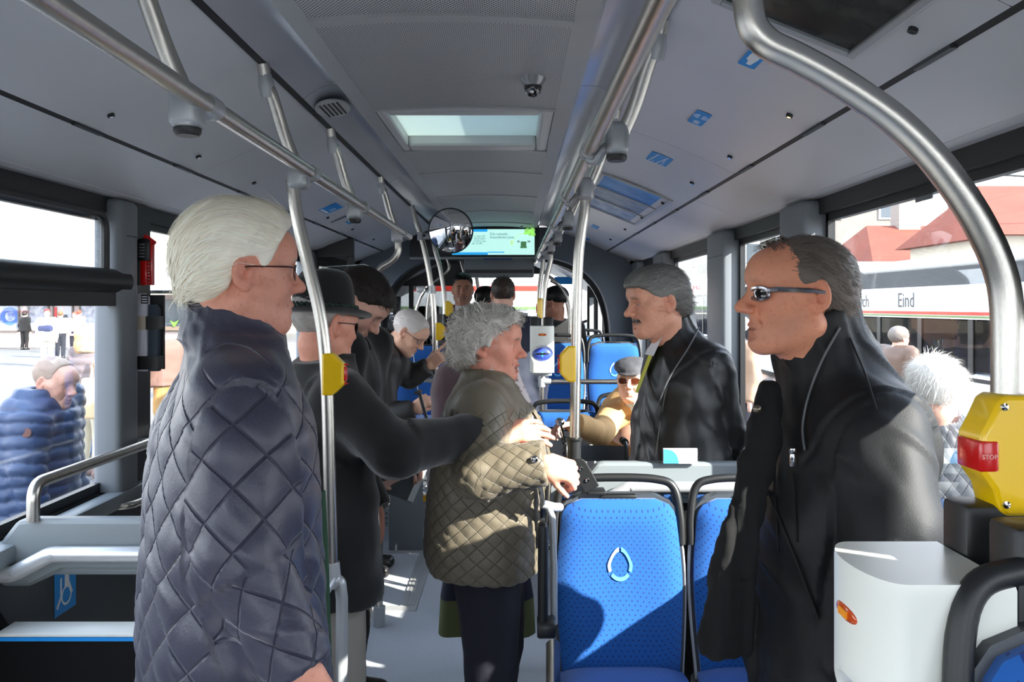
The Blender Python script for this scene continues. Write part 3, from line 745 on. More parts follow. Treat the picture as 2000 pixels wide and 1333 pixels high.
# ================================================================== ticket validators
M_val = mat('validator_white', srgb(232, 233, 224), .3)
M_orange = mat('validator_orange', srgb(196, 70, 8), .2, coat=.6)
M_valblue = mat('validator_blue', srgb(62, 84, 178), .3)
def build_validator():
    """front faces -y, pole runs up behind it; origin at the bottom centre"""
    root = empty('ticket_validator')
    Wd, H = .155, .30
    def prof(z):
        return None
    n = 28; V = []; F = []
    # D-shaped plan with a bulged front, and an elliptic recess round the slot
    zs = np.concatenate([np.linspace(0, .02, 4), np.linspace(.04, H-.006, 34), [H]])
    plan = [(-Wd/2, .105)] + [(-Wd/2, .0)] + [(Wd/2*math.sin(a), -.035*(math.cos(a))**.9-.0) for a in np.linspace(-PI/2+.02, PI/2-.02, n)] + [(Wd/2, .0), (Wd/2, .105)]
    m = len(plan)
    for z in zs:
        for (x, y) in plan:
            k = 1.0 if z < H-.004 else .985
            yy = y
            e = 1-((x/.072)**2 + ((z-.118)/.058)**2)
            if e > 0 and y < .02: yy = y + .026*min(1, e*2.0)
            V.append(Vector((x*k, yy*k, z)))
    for j in range(len(zs)-1):
        for i in range(m-1): a = j*m+i; F.append((a, a+1, a+m+1, a+m))
        F.append((j*m+m-1, j*m, (j+1)*m, (j+1)*m+m-1))
    F.append(tuple((len(zs)-1)*m+i for i in range(m))); F.append(tuple(range(m-1, -1, -1)))
    MB().add(V, F, True).build('housing', M_val, root)
    b = MB(); b.sphere((0, -.012, .118), (.06, .022, .043), 14); b.build('slot_mouth', M_valblue, root)
    mo = LAST[0]
    b = MB(); b.sphere((0, -.028, .123), (.047, .012, .0075), 10); b.build('slot_gap', M_dark, mo)
    b = MB(); b.sphere((0, -.0355, .109), (.005, .002, .005), 8); b.sphere((0, -.0375, .131), (.004, .002, .003), 8); b.build('green_lamp', mat('lamp_green', srgb(60, 230, 150), .3, emit=srgb(40, 230, 140), estr=1.2), mo)
    b = MB(); b.sphere((0, -.0325, .245), (.028, .005, .0095), 12); b.build('orange_display', M_orange, root)
    dp = LAST[0]
    b = MB(); b.box((-.011, -.0385, .241), (.011, -.036, .249)); b.build('display_digits', mat('digits_amber', srgb(240, 150, 30), .4), dp)
    for s in (-1, 1): MB().rbox((s*.047-.028, .107, H-.20), (s*.047+.028, .20, H+.055), .008, 2).build('pole_clamp', M_dark, root)
    b = MB(); b.rbox((-.062, -.012, -.022), (.062, .07, .0), .006); b.build('lower_tray', M_lgrey, root)
    return root
V1 = build_validator()
p = Q(1059, 728, 5.36); V1.location = (p.x, 5.36, p.z)
tag(V1, 'far white ticket validator with blue slot and orange display on a pole', 'validator', 'white ticket validators')
V2 = copy_tree(V1)
V2.location = (.558, .900, 1.043); V2.rotation_euler = (0, 0, R(-90))
tag(V2, 'near white ticket validator seen from above and side, orange display at left', 'validator', 'white ticket validators')

# ================================================================== wheelchair-bay back panels
def bay_panel(x0, x1, y, ztop, s, label):
    """grey moulded panel across the bay, sloped at the wall end, with bent bumper bar; s=+1 slope at low x"""
    root = empty('bay_panel', ((x0+x1)/2, y, ztop), label, 'panel')
    L = x1-x0
    def X(t): return (x0+t) if s > 0 else (x1-t)
    def out(z0, e): return [(X(.0), -.060-e), (X(.045), -.004), (X(.07), 0), (X(L), 0), (X(L), z0), (X(.14), z0), (X(.075), z0-.03), (X(0), z0-.03)]
    b = MB(); pr = out(-.150, 0)
    Mx = Matrix.Translation((0, y, ztop)) @ Matrix.Rotation(PI/2, 4, 'X')
    b.prism(pr if s > 0 else pr[::-1], -.05, .0, Mx); b.build('panel_body', M_wgrey, root, bevel=.012)
    # raised front moulding
    pr2 = [(X(.0), -.13), (X(.05), -.13), (X(.15), -.07), (X(L), -.07), (X(L), -.125), (X(.17), -.125), (X(.09), -.165), (X(0), -.165)]
    b = MB(); b.prism(pr2 if s > 0 else pr2[::-1], 0, .02, Mx); b.build('front_moulding', M_wgrey, root, bevel=.012)
    pts = [(X(0), y-.035, ztop-.135), (X(.055), y-.035, ztop-.135), (X(.155), y-.035, ztop-.082), (X(L), y-.035, ztop-.082)]
    b = MB(); b.tube(pts, .021, 16, bend=.06); bb = b.build('bumper_bar', mat('bumper_alu', srgb(205, 206, 208), .3, metal=.45), root)
    for t, dz in ((.065, -.128), (.165, -.083)):
        b = MB(); b.lathe([(0, .002), (.006, .001), (.006, -.003)], Matrix.Translation((X(t), y-.056, ztop+dz)) @ Matrix.Rotation(PI/2, 4, 'X'), 12); b.build('bar_screw', M_lgrey, bb)
    return root
bay_panel(-1.20, -.50, 2.2, 1.054, 1, 'grey moulded bay panel with bright bumper bar at left window')
bay_panel(.42, 1.185, 3.02, 1.05, 1, 'grey moulded bay panel with bumper bar behind the nearest blue seats')
# black padded board with pale edge below the left panel
bo = empty('padded_board', (-.85, 2.08, .45), 'black padded board with a pale top edge, lower left beside quilted coat', 'board')
pr = [(-1.2, .02), (-1.2, .845), (-1.155, .845), (-1.125, .80), (-.50, .80), (-.50, .02)]
b = MB(); b.prism(pr[::-1], 0, .07, Matrix.Translation((0, 2.13, 0)) @ Matrix.Rotation(PI/2, 4, 'X')); b.build('board_pad', mat('black_vinyl', srgb(9, 9, 12), .6, spec=.2), bo, bevel=.008)
MB().rbox((-1.12, 2.055, .799), (-.50, 2.135, .809), .003).build('edge_strip', M_white, bo)
MB().box((-1.12, 2.054, .79), (-.50, 2.056, .799)).build('blue_strip', M_blue_stick, bo)
# rail along the left window and small grip below it
wr = empty('window_rail', (-1.11, 2.7, 1.14), 'steel rail bent down onto grey bay panel under left window', 'handrail')
xr = CAMX-1.275
MB().tube([(xr, 2.2, 1.05), (xr, 2.2, 1.148), (xr, 3.25, 1.138)], .0165, 16, bend=.06).build('rail_tube', M_steel, wr)
MB().rbox((-HW+.0, 2.93, 1.12), (xr+.012, 2.96, 1.15), .006).build('wall_mount', M_lgrey, wr)
sg = empty('wall_grip', (-1.15, 2.8, .93), 'short bent steel grip on dark wall beneath left window sill', 'handrail')
MB().tube([(-HW, 2.78, .945), (-1.135, 2.80, .945), (-1.135, 2.95, .935), (-1.135, 2.98, .80)], .0135, 14, bend=.05).build('grip_tube', M_steel, sg)
MB().lathe([(0, 0), (.03, 0), (.03, .006), (.02, .01)], frame((-HW, 2.78, .945), (0, 1, 0), (0, 0, 1)), 18).build('flange', M_chrome, sg)
# wheelchair sign, blue button on left wall
xw = -HW+.0005
def wallM(y, z): return frame((xw, y, z), (0, 1, 0), (0, 0, 1))
wsn = empty('wheelchair_sign', (xw, 2.53, .77), 'blue wheelchair pictogram sign on dark wall under grey bay panel', 'sign')
b = MB(); b.rbox((-.06, -.08, 0), (.06, .08, .0015), .0007, 1, wallM(2.54, .765)); b.build('sign_plate', M_blue_stick, wsn)
b = MB(); Mw = wallM(2.54, .765)
b.lathe([(0, .0022), (.008, .0022)], Mw @ Matrix.Translation((.008, .057, 0)), 12)
for poly in ([(-.004, .045), (.016, .045), (.02, .01), (.04, -.03), (.03, -.035), (.012, -.002), (-.006, -.002)], [(-.03, .03), (-.022, .03), (-.022, -.03), (-.045, -.06), (-.052, -.052), (-.03, -.025)]):
    b.prism(poly, .0015, .0022, Mw)
b.lathe([(.030, .0021), (.023, .0021)], Mw @ Matrix.Translation((.004, -.03, 0)), 18, False)
b.build('pictogram', M_print_white, wsn)
bt = empty('call_button', (xw, 2.72, .78), 'round blue call button with green arrow lamp on dark wall', 'button')
b = MB(); b.lathe([(0, .006), (.036, .006), (.04, .002), (.04, 0)], wallM(2.71, .79), 24); b.build('button_face', mat('button_blue', srgb(16, 60, 140), .4), bt)
b = MB(); Mw = wallM(2.71, .79)
for px_, py_ in ((-.02, .018), (0, .018), (.02, .018), (-.013, .005), (.013, .005), (0, -.006)): b.sphere(Mw @ Vector((px_, py_, .007)), .0035, 5)
b.build('green_lamps', mat('led_green', srgb(40, 220, 90), .4, emit=srgb(30, 230, 80), estr=1.5), bt)

# ================================================================== stickers, ad frames, locks on the ceiling sides
def slopeM(s, y, t):
    """frame lying on the sloped side panel; local x = along bus toward front?, y = up the slope"""
    p0, p1 = Vector((s*.500, 0, 2.256)), Vector((s*.932, 0, 2.082))
    c = p0.lerp(p1, t); c.z += .012*math.sin(PI*t); c.y = y
    u = (p0-p1).normalized()
    nrm = Vector((0, 1, 0)).cross(u)*(-1 if s < 0 else 1)
    return c, u
def flat_on_slope(b, s, y, t, poly, h0=0.0, h1=.0012):
    """poly in (reader-right, up-slope) metres for a reader facing that side"""
    c, u = slopeM(s, y, t)
    x = Vector((0, 1 if s < 0 else -1, 0))       # reader facing left wall reads toward +y
    M_ = frame(c, x, u)
    z = M_.to_3x3() @ Vector((0, 0, 1))
    if z.z > 0: pass
    off = -1 if z.z > 0 else 1
    b.prism(poly, min(off*h0, off*h1), max(off*h0, off*h1), M_ @ Matrix.Translation((0, 0, off*.0018)))
    return M_, off
def rrect(w, h, r=.006, n=4):
    pts = []
    for cx_, cy_, a0 in ((w/2-r, h/2-r, 0), (-w/2+r, h/2-r, 90), (-w/2+r, -h/2+r, 180), (w/2-r, -h/2+r, 270)):
        for k in range(n+1): a = R(a0+90*k/n); pts.append((cx_+r*math.cos(a), cy_+r*math.sin(a)))
    return pts
def slope_t(s, px, py):
    """where the sight line through a pixel meets the side panel: depth and slope parameter"""
    best = None
    for t in np.linspace(0, 1, 101):
        c, u = slopeM(s, 0, t)
        dd = (c.z-CAMZ)*FPX/(VY-py); x = VX+(c.x-CAMX)*FPX/dd
        if best is None or abs(x-px) < best[0]: best = (abs(x-px), t, dd)
    return best[1], best[2]
def sticker(name, s, px, py, w, h, label, print_fn=None, ground=None):
    t, y = slope_t(s, px, py); c, u = slopeM(s, y, t)
    root = empty(name, c, label, 'sticker', 'blue ceiling stickers')
    b = MB(); M_, off = flat_on_slope(b, s, y, t, rrect(w, h)); b.build('sticker_face', ground or M_blue_stick, root)
    if print_fn:
        b = MB(); print_fn(lambda poly: flat_on_slope(b, s, y, t, poly, .0012, .0016)); b.build('sticker_print', M_print_white, root)
    return root
def circ(x, y, r, n=14, sx=1.0): return [(x+r*sx*math.cos(2*PI*k/n), y+r*math.sin(2*PI*k/n)) for k in range(n)]
def ringarc(x, y, r, wd, a0, a1, n=10):
    A = np.linspace(R(a0), R(a1), n)
    return [(x+(r+wd)*math.cos(a), y+(r+wd)*math.sin(a)) for a in A] + [(x+r*math.cos(a), y+r*math.sin(a)) for a in A[::-1]]
def pr_info(f): f(circ(.055, 0, .009)); f([(.038, .008), (.02, .012), (-.015, .012), (-.02, .006), (-.045, .004), (-.045, -.006), (.0, -.012), (.03, -.012)])
def pr_wave(f):
    for r in (.008, .014, .020): f(ringarc(.02, 0, r, .002, 20, 160)); f(ringarc(.02, 0, r, .002, 200, 340))
    for k in range(5): f([(-.06+k*.007, -.010), (-.06+k*.007+.003, -.010), (-.06+k*.007+.003, .006+.004*(k % 2)), (-.06+k*.007, .006+.004*(k % 2))])
def pr_map(f):
    f([(-.075, .032), (.075, .016), (.075, .012), (-.075, .028)]); f([(-.075, .0), (.075, -.022), (.075, -.026), (-.075, -.004)])
    for k in range(6): f(circ(-.03+.012*k, -.025+.004*(k % 3), .004, 6))
    f([(-.06, .012), (-.05, .012), (-.05, .018), (-.06, .018)]); f([(-.062, -.028), (-.054, -.028), (-.054, -.016), (-.062, -.016)])
sticker('info_sticker', 1, 1474, 112, .125, .042, 'long blue ceiling sticker with white hand symbol behind the near curved pole', pr_info)
sticker('info_sticker', 1, 1365, 230, .145, .046, 'rounded blue ceiling sticker with white wave symbol', pr_wave)
sticker('info_sticker', 1, 1288, 310, .16, .085, 'square blue ceiling sticker with crossing white lines', pr_map)
sticker('info_sticker', 1, 1162, 443, .17, .05, 'slim blue ceiling sticker just beyond the framed advert panes')
sticker('info_sticker', 1, 1146, 466, .13, .05, 'farthest tiny blue ceiling sticker right behind the main pole')
def pr_left(f):
    for k in range(3): f([(.01, .01-.012*k), (.07, .01-.012*k), (.07, .015-.012*k), (.01, .015-.012*k)])
    f([(-.08, -.045), (.08, -.045), (.08, -.030), (-.08, -.030)])
sticker('info_sticker', -1, 646, 407, .19, .10, 'wide blue and white sticker on left ceiling slope', pr_left)
sticker('info_sticker', -1, 686, 433, .13, .045, 'narrow blue sticker on left ceiling beside grey plate')
t, y = slope_t(-1, 660, 428); b = MB(); c, _u = slopeM(-1, y, t); gp = empty('type_plate', c, 'small grey plate on left ceiling between two blue stickers', 'plate')
flat_on_slope(b, -1, y, t, rrect(.035, .10, .002), 0, .002); b.build('plate_face', mat('plate_grey', srgb(120, 122, 122), .4, metal=.4), gp)

def ad_frame(name, s, px_c, py_c, w, h, panes, label, mats, extra=None):
    t, y = slope_t(s, px_c, py_c); c, u = slopeM(s, y, t)
    root = empty(name, c, label, 'frame')
    fw = .018
    b = MB()
    for poly in ([(-w/2, h/2-fw), (w/2, h/2-fw), (w/2, h/2), (-w/2, h/2)], [(-w/2, -h/2), (w/2, -h/2), (w/2, -h/2+fw), (-w/2, -h/2+fw)],
                 [(-w/2, -h/2+fw), (-w/2+fw, -h/2+fw), (-w/2+fw, h/2-fw), (-w/2, h/2-fw)], [(w/2-fw, -h/2+fw), (w/2, -h/2+fw), (w/2, h/2-fw), (w/2-fw, h/2-fw)]):
        flat_on_slope(b, s, y, t, poly, 0, .012)
    iw = w-2*fw; pw = iw/panes
    for k in range(1, panes):
        xx = -iw/2+k*pw; flat_on_slope(b, s, y, t, [(xx-.008, -h/2+fw), (xx+.008, -h/2+fw), (xx+.008, h/2-fw), (xx-.008, h/2-fw)], 0, .010)
    b.build('frame_profile', M_lgrey, root, bevel=.003)
    for k in range(panes):
        xx = -iw/2+k*pw; b = MB(); flat_on_slope(b, s, y, t, [(xx, -h/2+fw), (xx+pw, -h/2+fw), (xx+pw, h/2-fw), (xx, h/2-fw)], 0, .003); pn = b.build('poster', mats[k % len(mats)], root)
    if extra: extra(root, s, y, t, pn)
    return root
def poster_mat(name, c0, c1, sc, rough=.4):
    m = bpy.data.materials.new(name); m.use_nodes = True; nt = m.node_tree; b = nt.nodes['Principled BSDF']
    tc = nt.nodes.new('ShaderNodeTexCoord'); n = nt.nodes.new('ShaderNodeTexNoise'); mp = nt.nodes.new('ShaderNodeMapping'); mp.inputs['Scale'].default_value = sc
    r = nt.nodes.new('ShaderNodeValToRGB'); r.color_ramp.elements[0].color = c0; r.color_ramp.elements[1].color = c1
    r.color_ramp.elements[0].position = .35; r.color_ramp.elements[1].position = .65
    nt.links.new(tc.outputs['Object'], mp.inputs['Vector']); nt.links.new(mp.outputs[0], n.inputs['Vector']); n.inputs['Scale'].default_value = 3; n.inputs['Detail'].default_value = 6
    nt.links.new(n.outputs['Fac'], r.inputs[0]); nt.links.new(r.outputs[0], b.inputs['Base Color']); b.inputs['Roughness'].default_value = rough; b.inputs['Specular IOR Level'].default_value = .25
    return m
pms = [poster_mat('poster_sea', srgb(40, 120, 205), srgb(80, 160, 230), (3, 3, 3)), poster_mat('poster_city', srgb(50, 84, 130), srgb(150, 165, 190), (4, 12, 4)), poster_mat('poster_sky', srgb(60, 100, 160), srgb(150, 175, 205), (6, 3, 3))]
ad_frame('advert_frame', 1, 1213, 392, 1.15, .36, 3, 'framed advert with three blue picture panes on right ceiling slope', pms[::-1])
def green_strip(root, s, y, t, pn):
    b = MB(); flat_on_slope(b, s, y, t, [(.22, -.12), (.245, -.12), (.245, .15), (.22, .15)], .003, .0036); b.build('green_strip', mat('strip_green', srgb(105, 125, 50), .4), pn)
    b = MB()
    for k in range(14): flat_on_slope(b, s, y, t, [(.228, -.06+.012*k), (.237, -.06+.012*k), (.237, -.052+.012*k), (.228, -.052+.012*k)], .0036, .004)
    b.build('small_print', mat('print_olive', srgb(160, 170, 120), .5), pn)
tq, yq = slope_t(1, 1756, 70)
af = ad_frame('advert_frame', 1, 1650, -70, .60, .31, 1, 'near dark advert frame with green strip cut off at top edge', [poster_mat('poster_dark', srgb(32, 36, 36), srgb(62, 64, 62), (5, 5, 5), .2)], green_strip)

# ================================================================== dome cameras, loudspeaker vent
def dome(px, py, d, sc, label):
    p = Q(px, py, d); root = empty('dome_camera', p, label, 'camera', 'ceiling dome cameras')
    T = Matrix.Translation((p.x, d, p.z)) @ Matrix.Scale(sc, 4)
    MB().lathe([(0, .0), (.036, .0), (.040, -.005), (.034, -.018), (.027, -.028), (.026, -.032)], T, 28).build('mount', mat('camera_grey', srgb(135, 135, 136), .3, metal=.5), root)
    MB().lathe([(.025, -.028), (.026, -.036), (.021, -.052), (.012, -.061), (0, -.064)], T, 24).build('dome', mat('smoked_dome', srgb(22, 22, 24), .05, coat=1.0), root)
    d_ = LAST[0]
    MB().sphere((p.x-.004*sc, d-.018*sc, p.z-.05*sc), .007*sc, 8).build('lens', M_chrome, d_)
dome(1041, 147, 2.36, 1.0, 'round silver dome camera on perforated ceiling panel')
dome(1018, 428, 6.75, 1.1, 'far small dome camera above the lit screen')
lv = empty('speaker_vent', Q(672, 212, 2.76), 'oval loudspeaker vent in the left silver cove', 'vent')
c = Vector((-.43, 2.72, 2.268)); M_ = frame(c, (0, 1, 0), (.135, 0, .03))
b = MB(); b.prism(circ(0, 0, .055, 24, 1.9), -.004, .004, M_); b.build('vent_plate', M_strip, lv, bevel=.002)
vp = LAST[0]
b = MB()
for i in range(-5, 6):
    for j in range(-2, 3): b.sphere(M_ @ Vector((i*.014, j*.014, -.004)), .0042, 4); b.sphere(M_ @ Vector((i*.014, j*.014, .004)), .0042, 4)
b.build('vent_holes', M_dark, vp)

# ================================================================== hammer and leaflet holder on the left pillar
hm = empty('emergency_hammer', (-1.155, 3.02, 1.8), 'red emergency hammer in a black holder on left pillar', 'hammer')
def pil(px, py, y=3.0): return (CAMX + (px-VX)/FPX*y, y, CAMZ+(VY-py)/FPX*y)
b = MB(); b.rbox((-1.195, 2.985, 1.78), (-1.145, 3.02, 1.865), .012); b.build('holder', M_dark, hm)
for k in range(5): pass
b = MB()
for k in range(5): b.box((-1.185, 2.983, 1.795+k*.011), (-1.165, 2.9855, 1.8+k*.011))
b.build('holder_ribs', M_grey, hm)
b = MB(); b.rbox((-1.185, 2.99, 1.695), (-1.16, 3.015, 1.79), .004); b.rbox((-1.150, 2.99, 1.695), (-1.140, 3.015, 1.86), .004)
for k in range(8): b.box((-1.162, 2.993, 1.697+k*.0115), (-1.148, 3.012, 1.7025+k*.0115))
b.tube([(-1.17, 3.0, 1.872), (-1.135, 3.0, 1.845)], .010, 8); b.build('hammer_frame', M_red, hm)
lf = empty('leaflet_holder', (-1.16, 3.0, 1.5), 'leaflet holder with black bands on left pillar below the hammer', 'holder')
b = MB()
for z0, z1 in ((1.535, 1.583), (1.392, 1.440)): MB().box((-1.195, 2.972, z0), (-1.11, 3.03, z1)).build('band', M_dark, lf)
b = MB(); b.box((-1.196, 2.9705, 1.535), (-1.155, 2.972, 1.583)); b.build('beige_label', mat('label_beige', srgb(205, 190, 170), .6), lf)
MB().box((-1.20, 3.02, 1.39), (-1.11, 3.03, 1.66)).build('back_plate', M_dark, lf)
for x0_, x1_, y_, zt, nm, m_ in ((-1.192, -1.155, 2.98, 1.665, 'tall white', mat('paper_white', srgb(225, 222, 232), .7)), (-1.152, -1.118, 2.985, 1.625, 'dark blue', mat('paper_dark', srgb(48, 60, 74), .5))):
    g = empty('leaflet', ((x0_+x1_)/2, y_, 1.5), '%s leaflet stack standing in holder on left pillar' % nm, 'leaflet')
    for k in range(4): MB().box((x0_, y_+k*.008, 1.385), (x1_, y_+k*.008+.004, zt-k*.004)).build('sheet', m_, g)
    if nm == 'tall white':
        MB().box((-1.175, 2.9788, 1.628), (-1.15, 2.9798, 1.662)).build('printed_panel', M_dark, g)
        for k in range(3): MB().box((-1.172, 2.978, 1.633+k*.009), (-1.153, 2.9788, 1.637+k*.009)).build('print_line', M_print_white, g)
# brochure on the right panel
br = empty('brochure', Q(1328, 890, 3.0), 'white brochure with blue curved corner standing on right bay panel', 'brochure')
p0 = Q(1295, 905, 3.01); p1 = Q(1361, 876, 3.01)
MB().box((p0.x, 3.0, 1.050), (p1.x, 3.012, p1.z)).build('cover', M_print_white, br)
b = MB(); pr = [(0, 0), (.055, 0)] + [(.055*math.cos(a)**.7, .052*math.sin(a)) for a in np.linspace(.2, PI/2, 7)]
b.prism(pr, 0, .001, Matrix.Translation((p0.x, 3.0, 1.0505)) @ Matrix.Rotation(PI/2, 4, 'X')); b.build('blue_corner', mat('brochure_blue', srgb(70, 170, 235), .5), br)
# ================================================================== front end of the bus
fe = empty('wall_front', (0, YP, 0), kind='structure')
M_arch = mat('arch_anthracite', srgb(92, 101, 112), .5, bump=.1, bscale=500)
def arch_plate(name, y0, y1, outer, inner, mt, parent, bevel=0):
    n = len(outer); V = []; F = []
    for y in (y0, y1):
        V += [Vector((x, y, z)) for x, z in outer] + [Vector((x, y, z)) for x, z in inner]
    N = 2*n
    for i in range(n-1):
        F.append((i, i+1, n+i+1, n+i)); F.append((N+i, N+n+i, N+n+i+1, N+i+1))
        F.append((n+i, n+i+1, N+n+i+1, N+n+i)); F.append((i+1, i, N+i, N+i+1))
    return MB().add(V, F, False).build(name, mt, parent)
A = np.linspace(0, PI, 33)
def seg_outer(t):
    return None
outer = []; inner = []
for a in A:
    c_, s_ = math.cos(a), math.sin(a)
    outer.append((1.20*max(-1, min(1, c_*1.25)), 1.30 + .98*min(1, s_*1.18) - (.0 if abs(c_) < .5 else (abs(c_)-.5)*.30)))
    inner.append((.98*math.copysign(abs(c_)**.62, c_), 1.05 + 1.00*abs(s_)**.55))
arch_plate('arch_panel', YP-.03, YP+.16, outer, inner, M_arch, fe)
arch_plate('arch_lining', YP+.16, YP+.22, outer, [(x*.97, z-.03) for x, z in inner], M_dark, fe)
for s in (-1, 1):
    b = MB(); b.rbox((min(s*.99, s*1.2), YP-.04, .0), (max(s*.99, s*1.2), YP+.15, 1.4), .06, 4); b.build('arch_foot', M_arch, fe)
# front compartment: sloped white panels, side walls, windscreen
b = MB(); b.box((-1.2, YP+.2, 2.12), (1.2, 9.3, 2.14)); b.build('front_ceiling', M_panel, fe)
for s in (-1, 1):
    b = MB(); V = [(s*.36, 7.25, 2.06), (s*1.05, 7.25, 1.72), (s*1.05, 8.9, 1.72), (s*.36, 8.9, 2.06)]
    V = V+[(x, y, z+.02) for x, y, z in V]; b.add(V, [(0, 1, 2, 3), (4, 7, 6, 5), (0, 4, 5, 1), (1, 5, 6, 2), (2, 6, 7, 3), (3, 7, 4, 0)]); b.build('front_flap', M_panel, fe)
b = MB(); b.box((.55, 8.0, 1.86-.03), (.95, 8.06, 1.90)); b.build('flap_label', M_blue_stick, fe)
lw = MB(); lw.box((-1.21, YP+.2, 0), (-1.17, 9.4, .95)); lw.box((-1.21, YP+.2, 1.75), (-1.17, 9.4, 2.2)); lw.box((-1.21, YP+.2, .95), (-1.17, 7.6, 1.75)); lw.box((-1.21, 8.5, .95), (-1.17, 8.6, 1.75)); lw.build('cab_side', M_dark, fe)
rw = MB(); rw.box((1.17, YP+.2, 1.9), (1.21, 9.4, 2.2)); rw.box((1.15, 7.2, 0), (1.21, 7.3, 2.0)); rw.box((1.15, 8.9, 0), (1.21, 9.4, 2.0)); rw.build('door_side', M_dark, fe)
dr = empty('door_1', (1.19, 8.1, 0), kind='structure')
b = MB()
for ya, yb in ((7.32, 8.07), (8.10, 8.86)):
    b.box((1.165, ya, .02), (1.195, ya+.05, 1.9)); b.box((1.165, yb-.05, .02), (1.195, yb, 1.9)); b.box((1.165, ya, .02), (1.195, yb, .12)); b.box((1.165, ya, 1.83), (1.195, yb, 1.9))
b.build('door_frame', M_lgrey, dr); MB().box((1.178, 7.35, .1), (1.182, 8.85, 1.85)).build('door_pane', M_glass, dr)
ws = empty('window_11', (0, 9.35, 1.0), kind='structure')
b = MB(); b.box((-1.2, 9.3, .0), (1.2, 9.38, .78)); b.build('dashboard_wall', M_dark, ws)
b = MB(); b.box((-1.2, 9.33, .75), (-1.12, 9.40, 2.2)); b.box((1.12, 9.33, .75), (1.2, 9.40, 2.2)); b.box((-1.2, 9.33, 1.98), (1.2, 9.40, 2.2)); b.build('windscreen_frame', M_dark, ws)
MB().box((-1.13, 9.36, .76), (1.13, 9.365, 1.99)).build('pane', M_glass, ws)
# dashboard wedge and two wiper-like arms at the right
db = empty('dashboard', (.7, 8.6, .9), 'dark sloping dashboard wedge ahead of the right podium seats', 'dashboard')
b = MB(); pr = [(8.0, .34), (9.28, .34), (9.28, 1.05), (8.7, 1.22), (8.1, 1.0)]
b.prism(pr, .45, 1.14, Matrix(((0, 0, 1, 0), (1, 0, 0, 0), (0, 1, 0, 0), (0, 0, 0, 1)))); b.build('wedge_body', M_dark2, db, bevel=.02)
dp2 = empty('driver_desk', (-.55, 8.7, .9), 'black driver desk with steering wheel behind the cab glass', 'desk')
b = MB(); b.rbox((-1.1, 8.62, .34), (-.30, 9.28, 1.05), .05); b.build('desk_body', M_dark, dp2)
b = MB(); b.tube([(-.62+.22*math.cos(a), 8.42+.07*math.sin(a), 1.10+.2*math.sin(a)) for a in np.linspace(0, 2*PI, 25)], .016, 8); b.tube([(-.62, 8.42, 1.1), (-.62, 8.65, .95)], .03, 8); b.build('steering_wheel', M_dark, dp2)
dsx = empty('cab_chair', (-.62, 7.7, .34), 'tall black driver seat back behind dark cab glass at left', 'seat')
b = MB(); b.rbox((-.86, 7.62, .75), (-.38, 7.74, 1.42), .07, 4); b.rbox((-.86, 7.65, .66), (-.38, 8.15, .80), .05, 3); b.rbox((-.74, 7.63, 1.42), (-.50, 7.72, 1.62), .05, 3); b.build('seat_body', M_dark, dsx)
b = MB(); b.tube([(-.62, 7.85, .31), (-.62, 7.85, .7)], .06, 12); b.build('seat_stem', M_dark2, dsx)
for k, (pts, lb) in enumerate((([Q(1125, 634, 8.6), Q(1150, 626, 8.5), Q(1175, 619, 8.4), Q(1196, 616, 8.3)], 'upper dark curved door arm ahead of the right podium seats'),
                ([Q(1136, 708, 7.6), Q(1150, 690, 7.8), Q(1172, 668, 8.1), Q(1195, 642, 8.4)], 'lower dark straight door arm slanting behind the podium seat hoop'))):
    g = empty('door_arm', pts[0], lb, 'arm'); MB().tube(smoothpath(pts), .014, 8).build('arm_tube', M_dark, g); MB().sphere(pts[-1], .022, 6).build('arm_knuckle', M_dark, g); MB().tube([pts[-1], (1.17, pts[-1].y, pts[-1].z)], .012, 8).build('arm_stub', M_dark, g)
cw = empty('cab_wall', (-.7, 7.5, .34), 'black cab wall with smoked upper pane behind the man with tie', 'partition')
b = MB(); b.box((-1.17, 7.42, .31), (-.26, 7.46, 1.25)); b.box((-1.17, 7.42, 1.80), (-.26, 7.46, 2.1)); b.box((-.30, 7.42, 1.25), (-.26, 7.46, 1.80)); b.box((-.26, 7.42, .31), (-.23, 8.6, 1.25)); b.box((-.78, 7.42, 1.25), (-.74, 7.46, 1.80)); b.build('wall_panel', M_dark, cw)
MB().box((-1.17, 7.43, 1.25), (-.30, 7.44, 1.80)).build('pane', glass('smoked_pane', (.35, .36, .37, 1), .05), cw)
sc_ = empty('front_screen', (1.0, 8.75, .9), 'dark panel with pale slats beside the front door', 'panel')
MB().box((.86, 7.94, .34), (1.10, 7.98, 1.98)).build('dark_panel', M_dark, sc_)
for k in range(3): MB().box((.88+k*.08, 7.92, .5), (.92+k*.08, 7.94, 1.7)).build('slat', M_lgrey, sc_)
